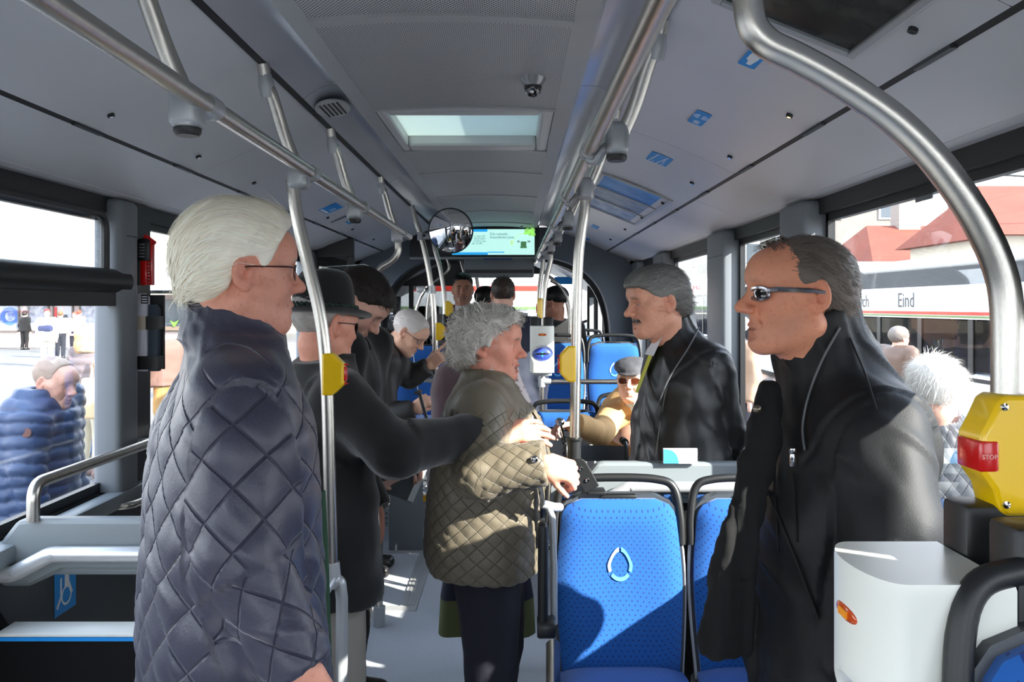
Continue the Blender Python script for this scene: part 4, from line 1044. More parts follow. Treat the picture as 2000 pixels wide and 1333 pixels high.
# black cab frame with pane at the left wall, two glass screens
cf = empty('cab_partition', (-1.07, 5.55, 1.0), 'black framed glass partition at left wall behind the black hat', 'partition')
yb_ = 5.56; xa, xb = -1.19, -.915; zt = 2.075
b = MB(); b.box((xa, yb_, 1.95), (xb, yb_+.05, zt)); b.box((xb-.045, yb_, .31), (xb, yb_+.05, 1.95)); b.box((xa, yb_, .31), (xa+.03, yb_+.05, 1.95)); b.box((xa+.03, yb_, .31), (xb-.045, yb_+.05, 1.0)); b.build('partition_frame', M_dark, cf, bevel=.004)
MB().box((xa+.03, yb_+.02, 1.0), (xb-.045, yb_+.026, 1.95)).build('pane', glass('smoked_pane', (.35, .36, .37, 1), .05), cf)
cf2 = empty('glass_screen', (-.75, 4.32, 1.2), 'clear glass screen with rounded corner beside the bent-neck pole', 'screen')
def pane_round(name, pts, y, root):
    b = MB(); b.prism(pts, -.004, .004, Matrix.Translation((0, y, 0)) @ Matrix.Rotation(PI/2, 4, 'X')); b.build('glass_sheet', M_glass_in, root)
    b = MB(); b.tube([(x, y, z) for x, z in pts]+[(pts[0][0], y, pts[0][1])], .0035, 6); b.build('polished_edge', mat('glass_edge', srgb(190, 200, 200), .2), root)
d = 4.32; p0, p1 = Q(630, 520, d), Q(723, 517, d)
pane_round('g', [(p0.x, .9), (p0.x, p0.z-.005), (p1.x-.03, p1.z), (p1.x-.008, p1.z-.008), (p1.x, p1.z-.03), (p1.x, .9)], d, cf2)
MB().box((p0.x, d-.01, .0), (p0.x+.03, d+.01, .9)).box((p1.x-.03, d-.01, .0), (p1.x, d+.01, .9)).build('screen_leg', M_lgrey, cf2)
cf3 = empty('glass_screen', (-.5, 5.05, .9), 'tilted clear glass screen edge in front of left platform seats', 'screen')
b = MB(); P4 = [Q(760, 668, 5.5), Q(805, 672, 5.5), Q(812, 735, 5.5), Q(826, 830, 5.5), Q(826, 860, 5.5), Q(760, 860, 5.5)]
b.prism([(p.x, p.z) for p in P4], -.003, .003, Matrix.Translation((0, 5.5, 0)) @ Matrix.Rotation(PI/2, 4, 'X')); b.build('glass_sheet', M_glass_in, cf3)
b = MB(); b.tube([P4[1], P4[2], P4[3], P4[4]], .0035, 6); b.build('polished_edge', mat('glass_edge', srgb(190, 200, 200), .2), cf3)
MB().box((P4[5].x, 5.49, .0), (P4[4].x, 5.51, P4[4].z)).build('screen_foot', M_grey, cf3)
# overhead screen and housing below
sc = empty('display_screen', Q(965, 470, 6.85), 'wide lit passenger display with mint background hanging over the aisle', 'screen')
def px(x, y, d=6.85): return Q(x, y, d)
a, b_ = px(800, 503), px(1053, 438)
b = MB(); b.rbox((a.x, 6.84, a.z), (b_.x, 6.96, b_.z), .01); b.build('bezel', M_dark, sc)
b = MB(); b.tube([(a.x, 6.85, a.z-.006), (b_.x, 6.85, a.z-.006)], .012, 8); b.build('lower_lip', M_lgrey, sc)
a, b_ = px(883, 498, 6.838), px(1044, 448, 6.838)
def emat(nm, c, s): return mat(nm, c, .3, emit=c, estr=s)
E_ = .22
MB().box((a.x, 6.836, a.z), (b_.x, 6.84, b_.z)).build('lit_area', emat('screen_mint', srgb(196, 250, 240), E_), sc); la = LAST[0]
def spx(x0, y0, x1, y1): p, q = px(x0, y1, 6.836), px(x1, y0, 6.836); return (p.x, 6.8345, p.z), (q.x, 6.836, q.z)
b = MB(); b.box(*spx(883, 448, 952, 453)); b.box(*spx(883, 493, 953, 498)); b.box(*spx(953, 492, 985, 494)); b.build('blue_bars', emat('screen_blue', srgb(40, 165, 235), E_), la)
b = MB()
for i, (x, y, r) in enumerate(((1030, 452, 6), (1036, 455, 6), (1040, 450, 5), (1042, 458, 4), (1026, 456, 3))): p = px(x, y, 6.8345); b.lathe([(0, 0), (r*.0042, 0), (r*.0042, .0008)], Matrix.Translation(p) @ Matrix.Rotation(PI/2, 4, 'X'), 10)
b.build('leaf_print', emat('screen_leaf', srgb(150, 215, 110), E_), la)
b = MB(); pts = [px(1000, 479, 6.834), px(1008, 462, 6.834), (px(1014, 457, 6.834)), px(1025, 458, 6.834)]; b.tube(pts, .003, 5, bend=.02); b.box(*spx(997, 470, 1002, 479)); b.build('green_sketch', emat('screen_pale_green', srgb(190, 235, 170), E_), la)
b = MB(); b.box(*spx(1017, 472, 1028, 483)); b.box(*spx(1016, 482, 1029, 485)); b.build('little_picture', emat('screen_dark_green', srgb(70, 120, 80), E_), la)
b = MB(); b.box(*spx(1010, 470, 1015, 474)); b.box(*spx(1030, 470, 1036, 474)); b.build('little_icons', emat('screen_grey', srgb(130, 160, 160), E_), la)
M_st = emat('screen_text', srgb(70, 120, 140), .05)
for s_, x, y, sz in (('Die umwelt-', 957, 459.5, .030), ('freundliche Linie', 957, 466, .030), ('e: Am 05.', 926, 463.5, .024), ('nhof \u00fcber', 926, 468, .024), ('("C4") mit', 925, 473, .024), ('ab 13:30', 922, 477.5, .024)):
    text('screen_lettering', s_, sz, Matrix.Translation(px(x, y, 6.8345)) @ Matrix.Rotation(PI/2, 4, 'X'), M_st, la, .0004)
hb = empty('overhead_box', Q(974, 522, 6.9), 'long grey overhead box with dark slot below the lit display', 'box')
a, b_ = px(906, 542), px(1043, 506); b = MB(); b.rbox((a.x, 6.82, a.z), (b_.x, 7.0, b_.z), .015); b.build('box_body', M_grey, hb)
a, b_ = px(908, 528, 6.82), px(1040, 520, 6.82); MB().box((a.x, 6.812, a.z-.025), (b_.x, 6.822, b_.z-.03)).build('box_slot', M_dark, hb)
MB().box((px(945, 507, 6.82).x, 6.80, px(0, 508, 6.82).z-.0), (px(1000, 507, 6.82).x, 6.82, px(0, 505, 6.82).z)).build('blue_trim', mat('dark_blue', srgb(60, 80, 130), .5), hb)
for xx in (-.3, .3): pass
b = MB(); b.box((-.35, 6.86, 2.02), (-.30, 6.94, 2.28)); b.box((.20, 6.86, 2.02), (.25, 6.94, 2.28)); b.build('ceiling_bracket', M_dark, sc)
# convex round mirror
mc = Q(880, 451, 5.08)
mr = empty('convex_mirror', mc, 'round convex mirror on the pole arm beside the lit display', 'mirror')
r_ = 44/FPX*5.08; Rm = .30
nrm = Vector((-.30, -1, -.42)).normalized(); Mm = nrm.to_track_quat('Z', 'Y').to_matrix().to_4x4(); 
Mm = Vector((-.10, -1, -.16)).normalized().to_track_quat('Z', 'Y').to_matrix().to_4x4(); Mm.translation = mc
sag = lambda r: math.sqrt(Rm*Rm-r*r)-math.sqrt(Rm*Rm-r_*r_)
MB().lathe([(r, sag(r)) for r in np.linspace(.0001, r_*.97, 14)], Mm, 40).build('mirror_glass', mat('mirror', (.92, .92, .92, 1), .01, metal=1.0), mr)
MB().lathe([(r_*.96, .004), (r_, .004), (r_*1.02, -.004), (r_*.8, -.03), (0, -.035)], Mm, 40).build('mirror_back', M_dark, mr)
MB().tube([mc+Vector((0, .03, 0)), Q(836, 462, 5.2)], .012, 8).build('mirror_arm', M_lgrey, mr)

# ================================================================== outside
GZ = -.28
def cobble():
    m = mat('cobbles', srgb(150, 146, 138), .8); nt = m.node_tree; b = nt.nodes['Principled BSDF']
    tc = nt.nodes.new('ShaderNodeTexCoord'); br = nt.nodes.new('ShaderNodeTexBrick')
    mp = nt.nodes.new('ShaderNodeMapping'); nt.links.new(tc.outputs['Object'], mp.inputs['Vector']); nt.links.new(mp.outputs[0], br.inputs['Vector'])
    br.inputs['Scale'].default_value = 4.2; br.inputs['Mortar Size'].default_value = .04
    br.inputs['Color1'].default_value = srgb(142, 140, 136); br.inputs['Color2'].default_value = srgb(126, 123, 120); br.inputs['Mortar'].default_value = srgb(80, 77, 74)
    nt.links.new(br.outputs['Color'], b.inputs['Base Color']); return m
gd = MB(); gd.box((-80, -40, GZ-.1), (80, 120, GZ)); gd.build('ground', cobble()); tag(SC.objects['ground'], kind='structure')
_gr = SC.objects['ground']
_bm = MB().rbox((-.052, -.044, -.03), (.052, .044, .006), .012, 1)
rng_ = random.Random(4)
M_cob = [mat('cobble_%d' % k, srgb(*c), .85, var=.08, vscale=30) for k, c in enumerate(((146, 143, 138), (130, 127, 123), (118, 116, 113)))]
_first = []
for m_ in M_cob:
    o_ = _bm.build('cobblestone', m_, _gr); _first.append(o_)
n_ = 0
for j in range(21):
    for i in range(14):
        if n_ < 3: o_ = _first[n_]
        else: o_ = _first[rng_.randrange(3)].copy(); link(o_)
        n_ += 1
        o_.location = (-4.1+i*.112+.05*(j % 2)+rng_.uniform(-.004, .004), 5.0+j*.098, GZ+.002+rng_.uniform(-.004, .004)); o_.rotation_euler = (0, 0, rng_.uniform(-.06, .06)); o_.name = 'cobblestone'
M_plaster = mat('plaster_cream', srgb(212, 205, 190), .9, var=.03)
M_plaster2 = mat('plaster_pink', srgb(214, 196, 190), .9)
M_rooft = mat('roof_tiles', srgb(128, 66, 48), .85, var=.12, vscale=.8)
M_win = mat('far_window', srgb(90, 98, 104), .15)
M_wood = mat('brown_wood', srgb(134, 116, 100), .8)
# --- station building at left, its low shop front facing the stop
SY = 38.0
def sx(px_): return CAMX+(px_-VX)/FPX*SY
def sz(py_): return CAMZ+(VY-py_)/FPX*SY
sb = empty('station_building', (sx(150), SY, GZ), 'low station front with display windows beyond the cobbled square at left', 'building')
b = MB(); b.box((sx(-260), SY+.3, GZ), (sx(470), SY+6, sz(577))); b.build('wall', M_plaster2, sb)
b = MB(); b.box((sx(-260), SY-1.0, sz(577)), (sx(470), SY+6, sz(568))); b.build('eaves', mat('eave_brown', srgb(150, 140, 124), .8), sb)
b = MB(); V = [(sx(-260), SY-1.0, sz(568)), (sx(470), SY-1.0, sz(568)), (sx(470), SY+9, sz(568)+2.6), (sx(-260), SY+9, sz(568)+2.6)]; V += [(x, y, z-.15) for x, y, z in V]
b.add(V, [(0, 1, 2, 3), (7, 6, 5, 4), (0, 4, 5, 1), (1, 5, 6, 2), (2, 6, 7, 3), (3, 7, 4, 0)]); b.build('roof', mat('metal_roof', srgb(200, 200, 200), .5), sb)
b = MB(); b.box((sx(-260), SY+8, sz(568)+1.2), (sx(470), SY+16, sz(330))); b.build('upper_wall', M_plaster, sb)
b = MB(); b.box((sx(316), SY+7.7, sz(520)), (sx(372), SY+8, sz(495))); b.build('wood_cladding', M_wood, sb)
b = MB(); b.box((sx(316), SY+7.5, sz(458)), (sx(352), SY+8, sz(445))); b.build('orange_sign', mat('sign_orange', srgb(236, 170, 60), .6), sb)
b = MB(); b.box((sx(356), SY+7.9, sz(459)), (sx(376), SY+8, sz(446))); b.build('dark_window', M_win, sb)
for k in range(5):
    b = MB(); x0_ = 316+k*11; b.tube([(sx(x0_), SY+7.7, sz(492)), (sx(x0_+11), SY+7.7, sz(476))], .03, 4); b.tube([(sx(x0_), SY+7.7, sz(476)), (sx(x0_+11), SY+7.7, sz(492))], .03, 4); b.build('railing_lattice', M_wood, sb)
for (xa, xb, ya, yb2) in ((163, 200, 455, 490), (60, 110, 452, 500), (130, 150, 440, 520)):
    pass
M_poster = poster_mat('window_poster', srgb(150, 150, 165), srgb(215, 215, 222), (1.5, 1.5, 1.5), .4)
M_poster2 = poster_mat('window_poster_blue', srgb(110, 130, 190), srgb(215, 218, 228), (1.2, 1.2, 1.2), .4)
M_dframe = mat('shop_frame', srgb(120, 112, 106), .6)
for i, (xa, xb, m_) in enumerate(((-60, -25, M_poster), (-12, 32, M_poster2), (48, 90, M_poster), (98, 138, None), (150, 196, M_poster), (212, 240, M_win), (312, 358, M_win), (372, 420, M_win))):
    w_ = MB(); ya, yb2 = (580, 648) if m_ is not M_win else (585, 648)
    w_.box((sx(xa), SY+.18, sz(yb2)), (sx(xa+2.5), SY+.3, sz(ya))); w_.box((sx(xb-2.5), SY+.18, sz(yb2)), (sx(xb), SY+.3, sz(ya))); w_.box((sx(xa), SY+.18, sz(yb2)), (sx(xb), SY+.3, sz(yb2-2))); w_.box((sx(xa), SY+.18, sz(ya+2)), (sx(xb), SY+.3, sz(ya)))
    fr_ = w_.build('display_window', M_dframe, sb)
    if m_: MB().box((sx(xa+2.5), SY+.24, sz(yb2-2)), (sx(xb-2.5), SY+.28, sz(ya+2))).build('poster' if m_ is not M_win else 'pane', m_, fr_)
    else:
        MB().box((sx(xa+2.5), SY+.24, sz(yb2-2)), (sx(xb-2.5), SY+.28, sz(ya+2))).build('machine_front', mat('machine_white', srgb(214, 212, 214), .5), fr_)
        MB().box((sx(xa+1), SY+.1, sz(593)), (sx(xb-1), SY+.24, sz(584))).build('blue_header', M_blue_stick, fr_)
        MB().box((sx(110), SY+.16, sz(628)), (sx(126), SY+.24, sz(615))).build('machine_screen', M_win, fr_)
        MB().box((sx(101), SY+.2, sz(622)), (sx(106), SY+.24, sz(600))).build('red_strip', M_red, fr_)
b = MB(); b.lathe([(.42, .0), (.25, .0)], Matrix.Translation((sx(14), SY+.22, sz(618))) @ Matrix.Rotation(PI/2, 4, 'X'), 20, False); b.build('blue_ring_print', mat('poster_blue', srgb(80, 120, 200), .5), sb)
b = MB(); b.box((sx(318), SY+.1, sz(646)), (sx(352), SY+.3, sz(638))); b.build('planter', M_wood, sb)
b = MB()
for k in range(7): b.tube([(sx(338), SY+.1, sz(638)), (sx(338+(-1)**k*k*1.4), SY+.1, sz(630-k*.6))], .05, 5, rs=[.05, .02])
b.build('green_plant', mat('plant_green', srgb(110, 165, 60), .7), sb)
# pale block behind left
nb = empty('pale_block', (-14, 60, GZ), 'pale overexposed building behind the station at left', 'building')
MB().box((-60, 58, GZ), (-12.5, 70, 16)).build('wall', M_plaster, nb)
for zz in (6, 8.5):
    for k in range(8): MB().box((-40+k*3.4, 57.9, zz), (-38.6+k*3.4, 58, zz+1.6)).build('window', M_win, nb)

# --- buses standing outside
M_bus_white = mat('bus_white', srgb(226, 226, 222), .25, coat=.4)
M_bus_red = mat('stripe_red', srgb(214, 50, 36), .35); M_bus_green = mat('stripe_green', srgb(96, 130, 70), .35)
M_busglass = glass('bus_dark_glass', (.30, .32, .35, 1), .03, 0, .16)
M_seatblue = mat('far_seat_blue', srgb(24, 84, 190), .8)
def other_bus(x, y0, y1, label, writing, face=-1, seats=True, zr=2.62, zw=2.0, band=None):
    """single-deck bus whose side plane is x = const facing us"""
    root = empty('city_bus', (x, (y0+y1)/2, GZ), label, 'bus')
    wdt = 2.5; x1 = x+wdt
    body = MB()
    body.rbox((x, y0, zw if band is None else 2.2), (x1, y1, zr), .12, 4)                       # roof band
    body.rbox((x, y0, GZ+.15), (x1, y1, .62), .06, 2)                      # skirt
    bo = body.build('body_shell', M_bus_white, root)
    b = MB(); b.rbox((x+.02, y0+.02, .6), (x+.06, y0+.35, 2.05), .01); b.rbox((x+.02, y1-.35, .6), (x+.06, y1-.02, 2.05), .01); b.build('corner_post', M_dark, root)
    yy = y0+.35; k = 0
    while yy < y1-.5:
        b = MB(); yb2 = min(yy+1.55, y1-.35); b.box((x+.03, yy+.06, .66), (x+.045, yb2-.06, zw-.02)); b.build('side_pane', M_busglass, root)
        b = MB(); b.box((x+.015, yb2-.07, .6), (x+.06, yb2+.07, zw+.02)); b.build('window_post', M_dark, root)
        yy = yb2; k += 1
    MB().box((x-.004, y0+.1, .50), (x+.01, y1-.1, .56)).build('lower_moulding', M_dark, root)
    if band: MB().box((x, y0+.05, zw), (x+.06, y1-.05, band)).build('letter_band', M_bus_white, root); MB().box((x+.02, y0+.05, band), (x+.06, y1-.05, 2.22)).build('dark_band', M_dark2, root)
    for z0, z1, m_ in ((zw+.06, zw+.11, M_bus_red), (zw+.02, zw+.05, M_bus_green)):
        MB().box((x-.006, y0+.12, z0), (x+.0, y1-.12, z1)).build('stripe', m_, root)
    for wy in (y0+2.4, y1-2.6):
        b = MB(); Mx = Matrix.Translation((x-.01, wy, GZ+.48)) @ Matrix.Rotation(PI/2, 4, 'Y'); b.lathe([(0, 0), (.2, -.02), (.26, .0), (.46, -.02), (.48, .05), (.46, .25), (0, .25)], Mx, 28); b.build('wheel', M_dark, root)
    MB().box((x1-.06, y0+.1, .6), (x1-.02, y1-.1, 2.25)).build('far_side', M_dark, root)
    MB().box((x+.1, y0+.1, .1), (x1-.1, y1-.1, .14)).build('bus_floor', M_dark2, root)
    for e, nm in ((y0, 'rear_panel'), (y1, 'front_panel')):
        b = MB(); b.box((x+.06, e+(.02 if e == y0 else -.06), .6), (x1-.06, e+(.06 if e == y0 else -.02), 2.05)); b.build(nm, M_dark, root)
    if seats:
        for k, yy in enumerate(np.arange(y0+1.2, y1-1.0, .95)):
            b = MB(); b.rbox((x+.18, yy, .62), (x+.60, yy+.09, 1.22), .03); b.rbox((x+.18, yy-.4, .5), (x+.60, yy+.05, .62), .03); b.build('inner_seat', M_seatblue, root)
        for k, yy in enumerate(np.arange(y0+2.2, y1-2, 2.6)):
            b = MB(); b.tube([(x+.75, yy, .14), (x+.75, yy, 2.0)], .02, 8); b.build('inner_pole', M_yellow if k % 2 else M_steel, root)
    for s_, y_, z_, sz_, m_, *st_ in writing:
        text('bus_lettering', s_, sz_, frame((x-.004, y_, z_), (0, -1, 0), (0, 0, 1)) @ Matrix.Diagonal((st_[0] if st_ else 1, 1, 1, 1)), m_, root, .002)
    return root
M_let = mat('letter_dark', srgb(70, 70, 72), .5); M_letr = mat('letter_red', srgb(200, 40, 36), .5)
other_bus(6.9, 4.2, 16.6, 'nearer white bus with dark windows and striped edge, outside the right windows', [('rich', 16.3, 1.60, .34, M_let), ('Eind', 14.6, 1.60, .36, M_let)], zr=2.42, zw=1.42, band=1.94)
other_bus(6.9, 18.6, 34.0, 'farther white bus in line ahead, big dark lettering above its stripe', [('ldbe', 33.6, 2.22, .42, M_let, 5.0), ('Bon', 28.2, 2.20, .40, M_letr, 5.0)])
# bus across the front, side on
def front_bus():
    root = empty('city_bus', (0, 14.5, GZ), 'white bus crossing ahead of windscreen with red stripe and grey letters', 'bus')
    y = 14.5
    b = MB(); b.rbox((-3.0, y, GZ+.2), (.62, y+2.5, .75), .06); b.rbox((-3.0, y, 1.5), (.62, y+2.5, 2.75), .12, 4); b.build('body_shell', M_bus_white, root)
    for k in range(2): MB().box((-2.8+k*1.6, y+.02, .8), (-1.35+k*1.6, y+.04, 1.48)).build('side_pane', M_busglass, root); MB().box((-1.35+k*1.6, y, .75), (-1.2+k*1.6, y+.05, 1.5)).build('window_post', M_dark, root)
    MB().box((-2.95, y-.006, 1.88), (.58, y, 1.97)).build('stripe', M_bus_red, root); MB().box((-2.95, y-.006, 1.56), (.58, y, 1.61)).build('stripe', M_bus_green, root)
    text('bus_lettering', 'ant  -', .27, Matrix.Translation((-.54, y-.004, 2.0)) @ Matrix.Rotation(PI/2, 4, 'X'), mat('letter_grey', srgb(140, 146, 140), .5), root, .002)
    for wx in (-2.2, -.2):
        b = MB(); b.lathe([(0, 0), (.26, .0), (.46, -.02), (.48, .05), (.46, .25), (0, .25)], Matrix.Translation((wx, y-.01, GZ+.48)) @ Matrix.Rotation(-PI/2, 4, 'X'), 24); b.build('wheel', M_dark, root)
front_bus()
# --- houses on the right
def house(name, x0, x1, y0, y1, zt, roof_h, label, wall, rows, dormers=0, chim=0):
    root = empty(name, ((x0+x1)/2, y0, GZ), label, 'building')
    MB().box((x0, y0, GZ), (x1, y1, zt)).build('wall', wall, root)
    V = [(x0-.4, y0-.4, zt), (x1+.4, y0-.4, zt), (x1+.4, y1+.4, zt), (x0-.4, y1+.4, zt), (x0+.8, (y0+y1)/2, zt+roof_h), (x1-.8, (y0+y1)/2, zt+roof_h)]
    MB().add(V, [(0, 1, 5, 4), (1, 2, 5), (2, 3, 4, 5), (3, 0, 4), (3, 2, 1, 0)]).build('roof', M_rooft, root)
    n = max(2, int((x1-x0)/2.4))
    for r in range(rows):
        for k in range(n):
            xx = x0+(k+.5)*(x1-x0)/n; zz = zt-1.9-r*2.9
            f_ = MB().box((xx-.55, y0-.06, zz-.1), (xx+.55, y0+.02, zz+1.5)).build('window', M_print_white, root); MB().box((xx-.45, y0-.08, zz), (xx+.45, y0-.05, zz+1.4)).build('pane', M_win, f_)
    m = max(2, int((y1-y0)/2.6))
    for r in range(rows):
        for k in range(m):
            yy = y0+(k+.5)*(y1-y0)/m; zz = zt-1.9-r*2.9
            f_ = MB().box((x0-.06, yy-.55, zz-.1), (x0+.02, yy+.55, zz+1.5)).build('window', M_print_white, root); MB().box((x0-.08, yy-.45, zz), (x0-.05, yy+.45, zz+1.4)).build('pane', M_win, f_)
    for k in range(chim):
        xx = x0+(k+1)*(x1-x0)/(chim+1); c_ = MB().box((xx-.45, (y0+y1)/2-.4, zt+roof_h*.5), (xx+.45, (y0+y1)/2+.4, zt+roof_h+1.3)).build('chimney', mat('chimney_stone', srgb(150, 140, 132), .9), root); MB().box((xx-.6, (y0+y1)/2-.55, zt+roof_h+1.3), (xx+.6, (y0+y1)/2+.55, zt+roof_h+1.45)).build('chimney_cap', M_dark2, c_)
    return root
house('town_house', 14.2, 21.5, 32, 38, 3.3, 1.7, 'red-roofed house with two chimneys above the nearer bus, right', M_plaster, 1, chim=2)
house('town_house', 14.7, 22, 24.5, 30.5, 3.7, 1.9, 'tall steep red gable at the far right window edge', M_plaster, 2)
house('grey_house', 15.5, 21.5, 44, 52, 8.2, 3.0, 'grey gabled stone house seen past the bald man\'s head', mat('stone_grey', srgb(140, 132, 124), .9, var=.1), 2)
house('cream_house', 12.5, 20, 56, 80, 15.0, 2.5, 'big pale cream house front above the farther white bus', M_plaster, 5)
pl_ = empty('advertising_column', (13.6, 40, GZ), 'white ribbed sign pylon standing left of the grey house', 'pylon')
for k in range(12): MB().box((12.6+k*.17, 39, GZ), (12.6+k*.17+.11, 39.3, 7.4)).build('slat', M_bus_white, pl_)
MB().box((12.55, 39.2, GZ), (14.7, 39.4, 7.3)).build('pylon_back', M_print_white, pl_)
# overhead wires
for k, (za, zb, yy) in enumerate(((6.4, 5.6, 20), (7.4, 6.3, 21), (5.5, 5.0, 20.5))):
    P_ = [(4+i*2.4, yy+.25*i, za+(zb-za)*i/10-.35*math.sin(PI*i/10)) for i in range(11)]
    o = MB().tube(P_, .028, 5).build('overhead_wire', M_dark); tag(o, ['upper overhead wire crossing the pale sky outside right', 'topmost overhead wire slung across the sky outside right', 'lowest overhead wire just over the red roofs outside right'][k], 'wire')
for k, xx in enumerate((4.0, 28.0)):
    g = empty('wire_mast', (xx, 20.6, GZ), ['slim grey mast at near end of the overhead wires', 'slim grey mast at far end of the overhead wires'][k], 'mast')
    MB().tube([(xx, 20.6 + k*2.5, GZ), (xx, 20.6+k*2.5, 7.8)], .07, 8).build('mast_tube', M_grey, g); MB().tube([(xx, 19.6+k*2.5, 7.2), (xx, 21.6+k*2.5, 7.2)], .04, 6).build('cross_arm', M_grey, g)
# glazing sticker
sk = empty('pane_sticker', (HW+.02, 2.15, 1.89), 'small grey sticker at top of the big right window', 'sticker')
p = Q(1783, 371, 1.0)
yk = (HW-.0-CAMX)*FPX/(1783-VX); zk = CAMZ+(VY-371)/FPX*yk
MB().box((HW+.028, yk-.045, zk-.028), (HW+.031, yk+.045, zk+.028)).build('sticker_face', mat('sticker_grey', srgb(112, 118, 122), .5), sk)
MB().box((HW+.0272, yk-.03, zk+.0), (HW+.028, yk+.03, zk+.008)).build('print_line', M_dark2, sk)
# ================================================================== people: implicit surfaces meshed by surface nets
def vnoise(p, seed=0):
    """smooth 3-D value noise in 0..1, p (n,3)"""
    i = np.floor(p).astype(np.int64); f = p-i; f = f*f*(3-2*f)
    def h(o):
        q = i+np.array(o); n = (q[:, 0]*73856093) ^ (q[:, 1]*19349663) ^ (q[:, 2]*83492791) ^ (seed*2654435761)
        n = (n ^ (n >> 13)) * 1274126177 & 0x7fffffff; n = n ^ (n >> 16)
        return (n & 0xffff)/65535.0
    x, y, z = f[:, 0], f[:, 1], f[:, 2]
    L = lambda a, b, t: a+(b-a)*t
    return L(L(L(h((0,0,0)), h((1,0,0)), x), L(h((0,1,0)), h((1,1,0)), x), y), L(L(h((0,0,1)), h((1,0,1)), x), L(h((0,1,1)), h((1,1,1)), x), y), z)
def fbm(p, seed=0, oct=2):
    s = 0; a = 1; t = 0
    for k in range(oct): s = s+a*vnoise(p*2**k, seed+k); t += a; a *= .5
    return s/t-.5
class Field:
    def __init__(s, lo, hi, base, fine=()):
        s.ax = []
        for i in range(3):
            xs = [lo[i]]
            while xs[-1] < hi[i]:
                x = xs[-1]; st = base
                for a, b, r in fine:
                    if a[i]-1e-6 <= x < b[i]: st = min(st, r)
                    elif x < a[i]: st = min(st, max(a[i]-x, r))
                xs.append(x+st)
            s.ax.append(np.array(xs))
        s.F = np.full([len(a) for a in s.ax], 1.0, np.float32)
    def sub(s, lo, hi):
        sl = []
        for i in range(3):
            a, b = np.searchsorted(s.ax[i], lo[i]), np.searchsorted(s.ax[i], hi[i])
            sl.append(slice(max(0, a-1), min(len(s.ax[i]), b+1)))
        return tuple(sl)
    def pts(s, sl):
        x, y, z = s.ax[0][sl[0]], s.ax[1][sl[1]], s.ax[2][sl[2]]
        return x[:, None, None], y[None, :, None], z[None, None, :]
    def put(s, sl, d, k, op):
        F = s.F[sl]
        if F.size == 0: return
        if op == 'u':
            if k: h = np.clip(.5+.5*(F-d)/k, 0, 1); F[...] = F+(d-F)*h-k*h*(1-h)
            else: np.minimum(F, d, out=F)
        elif op == 's':
            d = -d
            if k: h = np.clip(.5-.5*(F-d)/k, 0, 1); F[...] = F+(d-F)*h+k*h*(1-h)
            else: np.maximum(F, d, out=F)
        elif op == 'i':
            if k: h = np.clip(.5-.5*(F-d)/k, 0, 1); F[...] = F+(d-F)*h+k*h*(1-h)
            else: np.maximum(F, d, out=F)
    def cap(s, a, b, ra, rb, k=.02, op='u', cut=False):
        a, b = A3(a), A3(b); m = max(ra, rb)+k+.03
        sl = s.sub(np.minimum(a, b)-m, np.maximum(a, b)+m); X, Y, Z = s.pts(sl); ab = b-a; L2 = ab@ab+1e-12
        t = ((X-a[0])*ab[0]+(Y-a[1])*ab[1]+(Z-a[2])*ab[2])/L2; tt = np.clip(t, 0, 1)
        d = np.sqrt((X-a[0]-tt*ab[0])**2+(Y-a[1]-tt*ab[1])**2+(Z-a[2]-tt*ab[2])**2)-(ra+(rb-ra)*tt)
        if cut: d = np.maximum(d, (t-1)*math.sqrt(L2))
        s.put(sl, d, k, op)
    def chain(s, P, r, k=.02, op='u'):
        for i in range(len(P)-1): s.cap(P[i], P[i+1], r[i], r[i+1], k, op)
    def ell(s, c, r, M=None, k=.02, op='u'):
        c, r = A3(c), A3(r); m = r.max()+k+.03; sl = s.sub(c-m, c+m); X, Y, Z = s.pts(sl); X, Y, Z = X-c[0], Y-c[1], Z-c[2]
        M = np.eye(3) if M is None else M
        q = [X*M[0, j]+Y*M[1, j]+Z*M[2, j] for j in range(3)]
        k0 = np.sqrt((q[0]/r[0])**2+(q[1]/r[1])**2+(q[2]/r[2])**2); k1 = np.sqrt((q[0]/r[0]**2)**2+(q[1]/r[1]**2)**2+(q[2]/r[2]**2)**2)
        s.put(sl, k0*(k0-1)/np.maximum(k1, 1e-6), k, op)
    def box(s, c, h, M=None, rr=.01, k=.02, op='u'):
        c, h = A3(c), A3(h); m = np.linalg.norm(h)+k+.03; sl = s.sub(c-m, c+m); X, Y, Z = s.pts(sl); X, Y, Z = X-c[0], Y-c[1], Z-c[2]
        M = np.eye(3) if M is None else M
        q = [np.abs(X*M[0, j]+Y*M[1, j]+Z*M[2, j])-(h[j]-rr) for j in range(3)]
        d = np.sqrt(np.maximum(q[0], 0)**2+np.maximum(q[1], 0)**2+np.maximum(q[2], 0)**2)+np.minimum(np.maximum(q[0], np.maximum(q[1], q[2])), 0)-rr
        s.put(sl, d, k, op)
    def loft(s, O, M, lv, k=.03, op='u', n=2.3):
        """elliptic sections along the local z axis; lv rows z,cx,cy,rx,ry"""
        O = A3(O); lv = np.array(sorted(lv), float); zz = np.linspace(lv[0, 0], lv[-1, 0], 60)
        C = np.array([np.interp(zz, lv[:, 0], lv[:, j]) for j in range(1, 5)])
        ker = np.array([1, 2, 3, 2, 1])/9.; C2 = np.array([np.convolve(np.pad(c, 2, 'edge'), ker, 'valid') for c in C])
        R_ = max(lv[:, 3].max()+abs(lv[:, 1]).max(), lv[:, 4].max()+abs(lv[:, 2]).max())+k+.04
        cs = np.array([O+M@np.array([0, 0, lv[0, 0]]), O+M@np.array([0, 0, lv[-1, 0]])])
